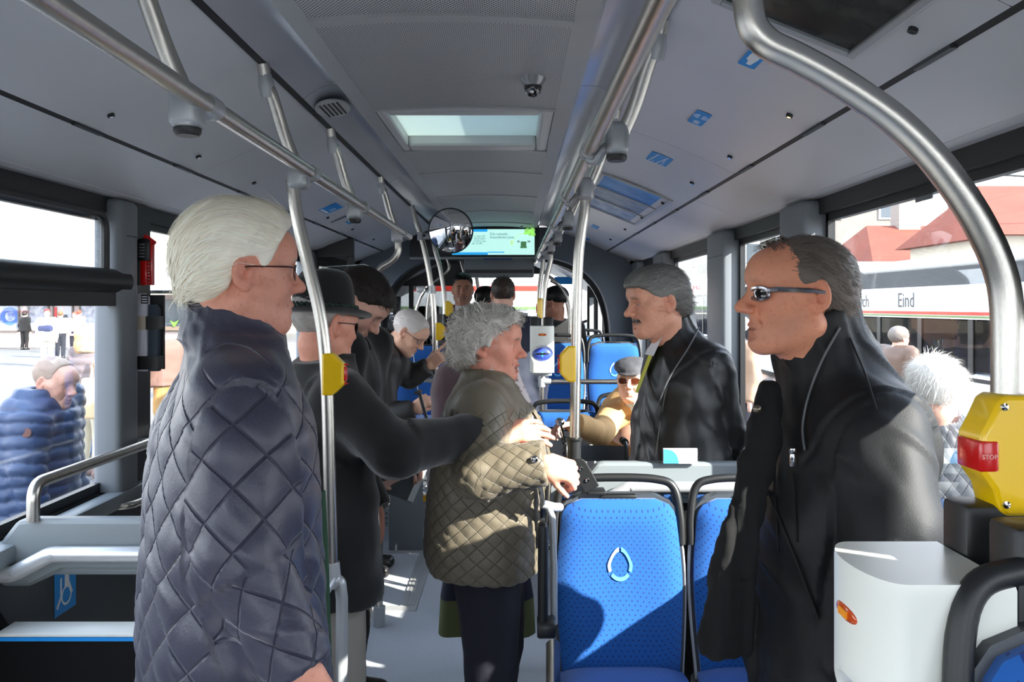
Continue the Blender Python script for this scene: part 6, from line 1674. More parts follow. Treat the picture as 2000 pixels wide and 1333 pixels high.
def onsurf(o, pts, lift=.002):
    """points of a garment's own surface nearest to the given sight lines"""
    n = len(o.data.vertices); V = np.empty(n*3, np.float32); o.data.vertices.foreach_get('co', V); V = V.reshape(-1, 3).astype(float)
    px, py = VX+(V[:, 0]-CAMX)/V[:, 1]*FPX, VY-(V[:, 2]-CAMZ)/V[:, 1]*FPX; out = []
    for x, y in pts:
        d = np.hypot(px-x, py-y); m = d < max(9, d.min()+2); dep = V[m][:, 1].min(); c = A3(Q(x, y, dep)); v = unit(np.array([CAMX, 0, CAMZ])-c); out.append(Vector(c+v*lift))
    return out
def seam(o, pts, name='seam', r=.0022, mt=None, lift=.0015, n=30):
    P2 = []
    for (x0, y0), (x1, y1) in zip(pts[:-1], pts[1:]):
        k = max(2, int(math.hypot(x1-x0, y1-y0)/14)); P2 += [(x0+(x1-x0)*t/k, y0+(y1-y0)*t/k) for t in range(k)]
    P3 = onsurf(o, P2+[pts[-1]], lift); P3 = [P3[0]]+[(a+b*2+c)/4 for a, b, c in zip(P3[:-2], P3[1:-1], P3[2:])]+[P3[-1]]
    return MB().tube(P3, r, 6).build(name, mt or M_black_rough, o)
def person(label, J, group=None):
    return empty('person', (J['pelvis'][0], J['pelvis'][1], J['z0']), label, 'person', group)
def LV(J, hem, w=(.24, .235, .22, .235), d=(.17, .16, .15, .15), fwd=0.0, lean=None):
    """standard coat levels: hem, hip, waist, chest up to the neck"""
    h = J['Ht']; zb = J['z0']*0; ln = (A3(J['neck'])-A3(J['pelvis']))@J['f'] if lean is None else lean
    zn = .845*h
    def c(z): return fwd+ln*max(0, (z-.53*h)/(zn-.53*h))
    rows = [(hem, w[0], d[0]), (max(hem+.05, .52*h), w[1], d[1]), (.62*h, w[2], d[2]), (.74*h, w[3], d[3]), (.79*h, w[3]*.93, d[3]*.92), (.825*h, w[3]*.74, d[3]*.72), (.85*h, .10, .095)]
    return [(z, 0, c(z), a, b) for z, a, b in rows]
# ================================================================== the people
M_navyq = mat('navy_quilt_nylon', srgb(50, 50, 66), .42, bump=.3, bscale=160, sheen=.2)
M_blackwool = mat('black_wool', srgb(20, 20, 21), .95, bump=.5, bscale=500, sheen=.3)
M_blackjk = mat('black_nylon', srgb(20, 21, 22), .46, bump=.2, bscale=300, spec=.5)
M_blackmic = mat('black_microfibre', srgb(22, 23, 25), .58, bump=.2, bscale=400, spec=.3)
M_olive = mat('olive_nylon', srgb(106, 97, 80), .5, bump=.25, bscale=250, sheen=.15)
M_greytr = mat('grey_trouser', srgb(150, 143, 134), .9, bump=.4, bscale=400)
M_darktr = mat('dark_trouser', srgb(30, 30, 42), .9, bump=.4, bscale=400)
M_blacktr = mat('black_trouser', srgb(20, 20, 22), .9)
M_shirt = mat('white_shirt', srgb(225, 228, 236), .8)
S_fair = srgb(228, 180, 158); S_red = srgb(224, 158, 134); S_tan = srgb(205, 150, 116); S_dark = srgb(160, 112, 88); S_old = srgb(230, 186, 164)
UP = np.array([0, 0, 1.])
def V3(v): return np.array([v.x, v.y, v.z])
def q3(x, y, d): return V3(Q(x, y, d))
cran = lambda g=.008, f=0: [((0, -.020, .042), (.076+g, .099+g, .083+g)), ((0, .026, .040), (.066+g*.8, .066+g*.8, .070+g))]
def glasses(J, hs, parent, mt, lens_mt, y=.094, w=.024, h=.015, z=.004, arm=.0018, half=False, square=False):
    H, B = A3(J['H']), J['hR']; W_ = lambda *p: Vector(H+B@(np.array(p)*hs))
    b = MB()
    def rim(sd, t): c = math.cos(t); s_ = math.sin(t); p = 3.2 if square else 2.4; rr = (abs(c)**p+abs(s_)**p)**(-1/p); return (sd*.033+w*c*rr, y-.016*abs((sd*.033+w*c*rr)/.06)**2.0, z+h*s_*rr)
    T = np.linspace(0, 2*PI, 29)
    for sd in (-1, 1):
        b.tube([W_(*rim(sd, t)) for t in (T if not half else np.linspace(-.15, PI+.15, 16))], arm*.75*hs, 6)
        b.tube([W_(sd*.057, y-.015, z+h*.55), W_(sd*.074, y-.03, z+h*.6), W_(sd*.0815, .0, z+h*.35), W_(sd*.084, -.02, z+.002), W_(sd*.083, -.03, z-.012)], arm*hs, 6)
    b.tube([W_(-.010, y-.001, z+.004), W_(0, y+.003, z+.006), W_(.010, y-.001, z+.004)], arm*.8*hs, 6)
    g = b.build('spectacle_frame', mt, parent)
    for sd in (-1, 1):
        V = [W_(*rim(sd, t)) for t in T[:-1]]; cc = sum(V, Vector())/len(V); n = len(V); bb = MB(); bb.add([cc+Vector(B[:, 1])*.002*hs]+V, [(0, i+1, (i+1) % n+1) for i in range(n)], True); bb.build('lens', lens_mt, g)
    return g
M_lens = glass('spectacle_lens', (.95, .97, .97, 1), .05); M_dlens = mat('sun_lens', srgb(28, 24, 24), .05, coat=1.0); M_blens = mat('brown_lens', srgb(92, 44, 26), .06, coat=1.0)

# ---- 1 white-haired man in the navy quilted coat, left front
def cast_white():
    a = 14; J = stand(0, 0, 32, 1.83)
    c = q3(462, 900, 1.72); J = stand(c[0], c[1], 32, 1.82, 0, .02)
    J['H'] = q3(472, 533, 1.72); J['hR'] = head_basis(29, 2, 0); J['neck'] = q3(452, 648, 1.74)
    J['shR'] = q3(468, 790, 1.60); J['elR'] = q3(466, 1085, 1.52); J['wrR'] = q3(585, 1310, 1.50)
    J['shL'] = q3(470, 745, 1.98); J['elL'] = q3(505, 1010, 2.02); J['wrL'] = q3(560, 1180, 2.0)
    J['hdR'] = dict(d=q3(650, 1420, 1.52)-J['wrR'], n=(0, -1, .3), curl=(25, 35, 25)); J['hdL'] = None
    p = person('white-haired man in navy quilted coat, back turned, before the left window', J)
    hs = 1.06
    o = dict(nose=1.1, red=1.1, neckr=1.05, browc=srgb(200, 195, 185)[:3], jaw=1.0)
    bo = body('body', J, p, S_red, o, .0034, .0045, .024, hs)
    fl = lambda q: np.stack([q[:, 0]*70, (q[:, 1]*.5+q[:, 2]*.9)*10, (q[:, 2]*.5-q[:, 1]*.9)*55], 1)
    hair(J, p, hs, srgb(250, 242, 224), [((0, -.022, .046), (.092, .110, .101)), ((0, .026, .060), (.082, .082, .084)), ((0, -.062, .015), (.082, .070, .085))],
         [(-.2, -.068), (-.06, -.064), (-.034, -.035), (-.02, .020), (.012, .030), (.024, -.004), (.034, .006), (.05, .05), (.075, .088), (.1, .11)], .0035, fl, res=.0045, locks=1800,
         lk=dict(L=.07, w=.0016, lift=.004, rand=.08, hug=4.5, dirf=lambda q: np.array([0, -.9, .2-1.4*max(0, -(q[1]+.01))/.1])), var=.12)
    glasses(J, hs, p, mat('frame_brown', srgb(70, 40, 30), .3), M_lens, y=.102, w=.024, h=.015, z=.004)
    ln = (A3(J['neck'])-A3(J['pelvis']))@J['f']
    lv = [(z, 0, cf, w, d) for z, cf, w, d in ((.62, .0, .265, .185), (.85, -.005, .262, .182), (1.05, -.01, .250, .172), (1.25, -.01, .245, .165), (1.38, -.005, .235, .150), (1.45, .0, .190, .120), (1.505, .0, .125, .10), (1.55, 0, .09, .085))]
    ex = None
    coat(J, p, 'quilted_coat', M_navyq, lv, .0075, (.088, .080, .066), q=(.112, .006, 1.50), folds=[(.007, (9, 4), 'ring'), (.006, (8, 8, 4), 'xyz'), (.004, (10, 9, 6), 'sharp')],
         collar=dict(r=.082, h=.092, tilt=.20, up=.012, fw=.0, flare=.012, open=.035), seed=4, shr=.085)
    jk = LAST[0]
    seam(jk, [(400, 690), (440, 668), (490, 678), (540, 720)], 'collar_seam', .0026, M_navyq)
    trousers(J, p, M_greytr); shoes(J, p)
    # green lining edge seen along the front
    b = MB(); pts = [q3(628, 960, 1.80), q3(634, 1080, 1.80), q3(637, 1180, 1.78), q3(640, 1290, 1.76)]; b.tube([Vector(x) for x in pts], .010, 8, flat=.4); b.build('green_lining', mat('lining_green', srgb(24, 62, 40), .8), p)
cast_white()

# ---- 2 man in the black hat with the outstretched arm
def cast_hat():
    c = q3(628, 950, 2.62); J = stand(c[0], c[1], 22, 1.76, 0, .02)
    J['H'] = q3(634, 636, 2.62); J['hR'] = head_basis(48, 8); J['neck'] = q3(632, 716, 2.65)
    J['shR'] = q3(658, 782, 2.44); J['elR'] = q3(770, 880, 2.40); J['wrR'] = q3(966, 846, 2.62)
    J['shL'] = q3(640, 770, 2.86); J['elL'] = q3(690, 930, 2.9); J['wrL'] = q3(735, 1000, 2.85)
    J['hdR'] = dict(d=q3(1052, 838, 2.64)-q3(966, 846, 2.62), n=(.0, -.75, .66), curl=(10, 18, 14), spread=5, s=1.06, thumb=(.75, .55, -.35), tc=10)
    p = person('man in black felt hat and black wool coat, arm reaching to a woman', J)
    hs = 1.0
    body('body', J, p, S_red, dict(nose=1.05, red=1.2), .0045, .0032, .024, hs)
    hair(J, p, hs, srgb(170, 164, 158), cran(.005), [(-.2, -.066), (-.05, -.06), (-.03, -.03), (-.015, .02), (.02, .03), (.05, .055), (.1, .09)], .002, locks=300, lk=dict(L=.02, w=.0012, lift=.002), var=.2)
    glasses(J, hs, p, M_dark, M_dlens, y=.100)
    B = J['hR']; Hh = Vector(J['H'])+Vector(B@np.array([0, -.012, .050])); Mh = Matrix([list(B[0])+[Hh.x], list(B[1])+[Hh.y], list(B[2])+[Hh.z], [0, 0, 0, 1]]) @ Matrix.Rotation(R(4), 4, 'X')
    b = MB(); prof = [(.092, -.012), (.094, .0), (.092, .03), (.086, .07), (.078, .10), (.066, .118), (.045, .128), (.02, .124), (0, .118)]
    def hatp(u, v):
        i = v*(len(prof)-1); r = np.interp(i, range(len(prof)), [q[0] for q in prof]); z = np.interp(i, range(len(prof)), [q[1] for q in prof]); t = 2*PI*u
        x, y = r*.93*math.cos(t), r*1.12*math.sin(t); z -= .018*max(0, (z-.09)/.04)*math.exp(-(x/.022)**2); return Mh @ Vector((x, y, z))
    b.grid(hatp, 40, 24, True, True); hat = b.build('felt_hat', M_blackwool, p)
    b = MB()
    def brim(u, v):
        r = .088+.058*v; t = 2*PI*u; z = -.008-.006*math.sin(PI*v)+.010*v*v*abs(math.cos(t))+.004*v-.014*v*max(0, math.sin(t)); return Mh @ Vector((r*.95*math.cos(t), r*1.1*math.sin(t), z))
    b.grid(brim, 48, 8, True, True); b.grid(lambda u, v: brim(u, 1-v)+Vector((0, 0, -.004)), 48, 8, True, True); b.build('brim', M_blackwool, hat)
    b = MB()
    for k in (0, 1): b.tube([Mh @ Vector(((.097+.004*math.sin(18*t+k*PI))*.93*math.cos(t), (.097+.004*math.sin(18*t+k*PI))*1.12*math.sin(t), .008+.006*math.cos(18*t+k*PI))) for t in np.linspace(0, 2*PI, 120)], .005, 5)
    b.build('twisted_cord', mat('hat_cord', srgb(26, 48, 38), .8), hat)
    lv = [(z, 0, cf, w, d) for z, cf, w, d in ((.72, .02, .235, .165), (.85, .015, .232, .165), (1.05, .0, .225, .160), (1.22, .0, .225, .155), (1.33, .0, .215, .14), (1.40, .0, .17, .11), (1.45, 0, .10, .09))]
    coat(J, p, 'wool_coat', M_blackwool, lv, .011, (.088, .078, .062), folds=[(.014, (10, 4), 'ring'), (.014, (7, 7, 2.5), 'xyz')], collar=dict(r=.075, h=.06, tilt=.2, flare=.012, open=.03), seed=7)
    b = MB(); trousers(J, p, M_greytr, (.115, .098, .088), .013); shoes(J, p)
cast_hat()

# ---- 3 young dark-haired man looking at his phone
def cast_young():
    c = q3(672, 900, 3.34); J = stand(c[0], c[1], -5, 1.78, 0, .06)
    J['H'] = q3(700, 596, 3.28); J['hR'] = head_basis(-6, 44); J['neck'] = q3(668, 690, 3.36)
    J['elR'] = q3(680, 900, 3.18); J['wrR'] = q3(716, 935, 3.12); J['elL'] = q3(720, 900, 3.48); J['wrL'] = q3(765, 945, 3.36)
    J['hdR'] = dict(d=(1, .15, -.1), n=(.0, -.6, -.8), curl=(35, 45, 30), thumb=(.6, .7, .1)); J['hdL'] = dict(d=(.9, -.4, 0), n=(0, .3, -1), curl=(25, 35, 25))
    p = person('young dark-haired man with earphones bowing over phone behind black hat', J)
    hs = 1.08
    body('body', J, p, srgb(220, 172, 152), dict(nose=1.1, stubble=.3, browc=srgb(40, 30, 26)[:3], red=.9), .0045, .0038, .024, hs)
    hair(J, p, hs, srgb(34, 26, 22), [((0, -.018, .048), (.083, .104, .094)), ((0, .038, .062), (.068, .066, .062))], [(-.2, -.066), (-.05, -.06), (-.03, -.03), (-.012, .012), (.012, .012), (.022, -.022), (.036, -.02), (.046, .04), (.075, .066), (.1, .075)], .003, fsc=(80, 14, 40), locks=900,
         lk=dict(L=.04, w=.0014, lift=.006, rand=.25, dirf=lambda q: np.array([0, .8, -.4])), var=.3)
    H, B = A3(J['H']), J['hR']
    b = MB(); pts = [H+B@(np.array(x)*hs) for x in ((.082, -.004, -.012), (.088, .004, -.016), (.086, .0, -.05))]; pts += [A3(J['neck'])+np.array([.07, -.08, -.02]), A3(J['neck'])+np.array([.09, -.10, -.25])]; b.tube(smoothpath([Vector(x) for x in pts]), .0022, 6); b.sphere(Vector(pts[0]), .007, 6); b.build('earphone_cord', M_white, p)
    coat(J, p, 'dark_jacket', M_blackwool, LV(J, .80), .014, (.078, .066, .050), collar=dict(r=.072, h=.05, tilt=.3, open=.03), seed=3)
    trousers(J, p, M_blacktr); shoes(J, p)
    ph = empty('smartphone', q3(742, 926, 3.06), 'black smartphone held low under the reaching black sleeve', 'phone')
    Mp = Matrix.Translation(q3(748, 926, 3.08)) @ Matrix.Rotation(R(-12), 4, 'Y') @ Matrix.Rotation(R(35), 4, 'X'); b = MB(); b.rbox((-.072, -.036, -.004), (.072, .036, .004), .0035, 2, Mp); b.build('phone_body', M_dark, ph)
    fo = empty('grey_folder', q3(805, 935, 3.26), 'thin grey folder tilted below the reaching black sleeve', 'folder')
    Mp = Matrix.Translation(q3(796, 934, 3.28)) @ Matrix.Rotation(R(22), 4, 'Y') @ Matrix.Rotation(R(40), 4, 'X'); b = MB(); b.box((-.075, -.10, -.004), (.055, .10, .002), Mp); b.build('cover', M_dark2, fo); b = MB(); b.box((.035, -.10, .002), (.058, .10, .006), Mp); b.build('paper_edge', M_lgrey, fo)
cast_young()

# ---- 4 stooping man at the mirror pole, with a cane
def cast_stoop():
    pel = q3(715, 900, 5.05); J = stand(pel[0], pel[1], 0, 1.72)
    J['H'] = q3(799, 651, 4.95); J['hR'] = head_basis(-8, 38); J['neck'] = q3(757, 668, 4.98); J['chest'] = q3(745, 720, 5.0)
    J['shR'] = q3(752, 708, 4.80); J['elR'] = q3(752, 815, 4.72); J['wrR'] = q3(808, 800, 4.72)
    J['shL'] = q3(765, 700, 5.16); J['elL'] = q3(800, 738, 5.20); J['wrL'] = q3(838, 716, 5.16)
    J['hdR'] = dict(d=(.75, .1, .55), n=(.1, -.9, .3), curl=(60, 60, 40), s=1.0, thumb=(.8, .3, -.5)); J['hdL'] = dict(d=(.5, -.1, .75), n=(-.2, -.9, .1), per=[(10, 15, 10), (60, 70, 40), (65, 75, 40), (65, 75, 40)], s=1.05, thumb=(.8, .4, -.4))
    J['hdL']['d'] = (.62, -.05, .6)
    p = person('stooping old man in dark coat, one hand on pole, other on cane', J)
    hs = 1.02
    body('body', J, p, srgb(220, 172, 146), dict(red=1.0, browc=srgb(150, 140, 130)[:3], nose=1.05), .005, .0042, .026, hs)
    hair(J, p, hs, srgb(204, 196, 190), cran(.008), [(-.2, -.068), (-.05, -.06), (-.03, -.03), (-.012, .012), (.02, .015), (.045, .03), (.062, .085), (.1, .1)], .002, fsc=(70, 14, 50), locks=400, lk=dict(L=.03, w=.0014, lift=.003), var=.15)
    glasses(J, hs, p, M_dark2, M_lens)
    pv, nb = A3(J['pelvis']), A3(J['neck']); ax = unit(nb-pv+np.array([0, 0, .02])); M = np.stack([J['r'], unit(np.cross(ax, J['r'])), ax], 1); Lt = np.linalg.norm(nb-pv)
    lv = [(-.34, 0, 0, .23, .16), (0, 0, -.01, .22, .165), (.3*Lt, 0, -.03, .215, .17), (.6*Lt, 0, -.04, .22, .17), (.82*Lt, 0, -.02, .20, .145), (.95*Lt, 0, 0, .12, .10), (Lt+.01, 0, 0, .085, .08)]
    coat(J, p, 'dark_coat', mat('charcoal_coat', srgb(46, 44, 43), .6, bump=.2), lv, .013, (.080, .070, .058), axis=(pv, M), collar=dict(r=.068, h=.05, tilt=.9, up=.0), seed=9)
    trousers(J, p, M_blacktr); shoes(J, p)
    cn = empty('walking_cane', q3(850, 880, 4.66), 'black walking cane in the stooping man\'s lower hand', 'cane')
    b = MB(); b.tube([q3(816, 762, 4.68), q3(820, 772, 4.68), q3(848, 870, 4.66), (q3(880, 985, 4.64)[0], 4.64, .002)], .010, 10); b.build('shaft', M_dark, cn); MB().tube([q3(812, 768, 4.70), q3(822, 764, 4.66)], .011, 8).build('cane_handle', M_dark, cn)
cast_stoop()

# ---- 5..9 the far group
def cast_far():
    c = q3(903, 700, 6.75); J = stand(c[0], c[1], -88, 1.80)
    J['H'] = q3(904, 567, 6.62); J['hR'] = head_basis(-86, 0); J['neck'] = q3(903, 606, 6.68)
    J['elR'] = q3(868, 690, 6.68); J['wrR'] = q3(872, 712, 6.5); J['hdR'] = dict(d=(.5, -.3, -.6), n=(-.5, -.8, .2), curl=(40, 40, 30))
    p = person('dark-haired man in grey coat, white shirt and tie, facing the viewer', J)
    body('body', J, p, S_dark, dict(browc=srgb(24, 18, 16)[:3], browd=1.2, stubble=.5, moust=.5, moustc=srgb(40, 28, 24)[:3], lipc=srgb(128, 70, 62)[:3], iris=srgb(30, 20, 16)[:3], red=.3, mouth=.002), .0055, .006, .03)
    hair(J, p, 1, srgb(18, 15, 14), [((0, -.018, .052), (.082, .103, .093)), ((0, .03, .070), (.068, .062, .056))], [(-.2, -.066), (-.04, -.05), (-.012, .005), (.02, .0), (.04, .03), (.06, .062), (.1, .07)], .004, res=.006)
    coat(J, p, 'grey_coat', mat('grey_tweed', srgb(62, 58, 57), .9, bump=.4), LV(J, .75), .018, (.08, .068, .052), collar=dict(r=.08, h=.04, open=.05))
    b = MB(); f = Vector(J['f']); n = Vector(J['neck']); r = Vector(J['r'])
    b.add([n+r*.055+f*.11+Vector((0, 0, .03)), n-r*.055+f*.11+Vector((0, 0, .03)), n-r*.02+f*.155-Vector((0, 0, .20)), n+r*.02+f*.155-Vector((0, 0, .20)), n+r*.06+f*.03+Vector((0, 0, .055)), n-r*.06+f*.03+Vector((0, 0, .055))], [(0, 1, 2, 3), (4, 5, 1, 0)]); b.build('shirt_front', M_shirt, p)
    b = MB(); V = [n+r*x+f*.165+Vector((0, 0, z)) for x, z in ((-.014, .0), (.014, .0), (.018, -.03), (.026, -.20), (-.026, -.20), (-.018, -.03))]; b.add(V+[v-f*.02 for v in V], [(0, 1, 2, 3, 4, 5), (11, 10, 9, 8, 7, 6)]+[(i, i+6, (i+1) % 6+6, (i+1) % 6) for i in range(6)]); b.build('necktie', mat('tie_navy', srgb(22, 26, 48), .6), p)
    trousers(J, p, M_blacktr, res=.02); shoes(J, p)
    # man from behind, navy jacket
    c = q3(985, 700, 5.95); J = stand(c[0], c[1], 86, 1.80); J['H'] = q3(982, 577, 5.95); J['hR'] = head_basis(95, 6); J['neck'] = q3(984, 612, 5.95)
    p = person('man in navy jacket seen from behind, short brown hair, beyond curly-haired woman', J)
    body('body', J, p, S_fair, {}, .0065, .008, .03)
    hair(J, p, 1.02, srgb(62, 52, 46), cran(.008), [(-.2, -.066), (-.05, -.06), (-.03, -.03), (-.012, .012), (.02, .01), (.045, .04), (.06, .085), (.1, .1)], .002, res=.006, locks=200, lk=dict(L=.02, w=.002))
    coat(J, p, 'navy_jacket', mat('navy_jacket', srgb(32, 37, 54), .8, bump=.3), LV(J, .78), .018, collar=dict(r=.078, h=.055), seed=5); trousers(J, p, M_blacktr, res=.02); shoes(J, p)
    # black-hatted head between them
    c = q3(952, 720, 7.22); J = stand(c[0], c[1], 60, 1.70); J['H'] = q3(952, 592, 7.2); J['neck'] = q3(950, 628, 7.22); J['hR'] = head_basis(40, 10)
    p = person('person in black knitted cap between the man with tie and navy jacket', J)
    body('body', J, p, S_fair, {}, .0075, .009, .03)
    hair(J, p, 1.06, srgb(14, 13, 13), [((0, -.02, .05), (.088, .11, .088))], [(-.2, -.03), (0, .0), (.05, .02), (.1, .035)], .003, res=.007, name='knitted_cap', fsc=(40, 40, 40)); coat(J, p, 'black_coat', M_blackwool, LV(J, .7), .02); trousers(J, p, M_blacktr, res=.02); shoes(J, p)
    # dark figure at the right behind the validator
    c = q3(1086, 700, 7.02); J = stand(c[0], c[1], 120, 1.76, .0); J['H'] = q3(1083, 592, 7.0); J['neck'] = q3(1087, 628, 7.02); J['hR'] = head_basis(150, 8)
    p = person('figure in black cap and black coat behind the far validator', J)
    body('body', J, p, srgb(170, 120, 98), {}, .0075, .009, .03)
    hair(J, p, 1.06, srgb(14, 13, 13), [((0, -.02, .05), (.088, .11, .088)), ((0, .09, .045), (.06, .05, .012))], [(-.2, -.04), (0, .01), (.05, .03), (.1, .035), (.2, .03)], .002, res=.007, name='black_cap', fsc=(40, 40, 40)); coat(J, p, 'black_coat', M_blackwool, LV(J, .7), .02); trousers(J, p, M_blacktr, res=.02); shoes(J, p)
    # woman in maroon coat half hidden
    c = q3(928, 800, 4.35); J = stand(c[0], c[1], 70, 1.60); J['H'] = q3(935, 662, 4.35); J['hR'] = head_basis(60, 10)
    J['shL'] = q3(884, 742, 4.35); J['elL'] = q3(872, 840, 4.3); J['wrL'] = q3(900, 900, 4.15)
    J['shR'] = q3(968, 742, 4.30); J['elR'] = q3(985, 850, 4.15); J['wrR'] = q3(960, 975, 3.80); J['hdR'] = dict(d=(-.1, -.2, -1), n=(.9, -.2, 0), curl=(60, 60, 40))
    p = person('person in maroon coat mostly hidden behind the curly-haired woman', J)
    body('body', J, p, S_fair, {}, .007, .006, .03)
    hair(J, p, 1.04, srgb(96, 78, 66), cran(.014), [(-.2, -.08), (-.03, -.06), (.03, -.02), (.05, .03), (.1, .07)], .006, res=.006)
    M_mar = mat('maroon_wool', srgb(62, 44, 47), .95, bump=.5, sheen=.3)
    coat(J, p, 'maroon_coat', M_mar, LV(J, .62, (.26, .25, .23, .235), (.19, .18, .17, .16)), .013, (.078, .068, .055), seed=8)
    F = Field(J['neck']-.2, J['neck']+.2, .01); 
    for t in np.linspace(0, 2*PI, 13): F.ell(A3(J['neck'])+J['r']*.085*math.cos(t)+J['f']*.08*math.sin(t)+UP*.02, (.035, .035, .03), None, .02)
    V, Fc = F.mesh(); N = vnormals(V, Fc); V = V+N*(.012*fbm(V*90, 3, 2))[:, None]; mesh_np('fur_collar', V, Fc, mat('brown_fur', srgb(58, 36, 32), 1.0, bump=.8, bscale=150), p)
    trousers(J, p, M_blacktr, res=.02); shoes(J, p)
    bg = empty('shopping_bag', q3(950, 1200, 3.75), 'navy shopping bag with olive base hanging behind curly-haired woman\'s legs', 'bag')
    y = 3.72; L, Rr = q3(856, 1200, y), q3(1046, 1200, y); x0, x1 = L[0], Rr[0]
    zb = q3(0, 1235, y)[2]; zo = q3(0, 1165, y)[2]; zt = zb+.40
    def sack(z0, z1, nm, m_, w0, w1):
        b = MB(); b.grid(lambda u, v: Vector(((x0+x1)/2+(x1-x0)/2*(w0+(w1-w0)*v)*math.copysign(abs(math.cos(2*PI*u))**.5, math.cos(2*PI*u)), y+.07*math.copysign(abs(math.sin(2*PI*u))**.7, math.sin(2*PI*u))+.01*math.sin(9*u*PI), z0+(z1-z0)*v)), 36, 8, True, True); return b.build(nm, m_, bg)
    sack(zb, zo, 'olive_base', mat('bag_olive', srgb(92, 96, 58), .8), 1.0, .96); sack(zo, zt, 'bag_side', mat('bag_navy', srgb(26, 28, 44), .7), .96, .78)
    b = MB(); b.box((x0+.03, y-.06, zb), (x1-.03, y+.06, zb+.008)); b.build('bag_bottom', mat('bag_olive', srgb(92, 96, 58), .8), bg)
    for dy in (-.05, .05): MB().tube(smoothpath([(x0+.1, y+dy, zt-.02), ((x0+x1)/2-.06, y+dy*.5, zt+.12), ((x0+x1)/2+.06, y+dy*.5, zt+.12), (x1-.1, y+dy, zt-.02)]), .008, 6).build('bag_handle', M_dark, bg)
cast_far()

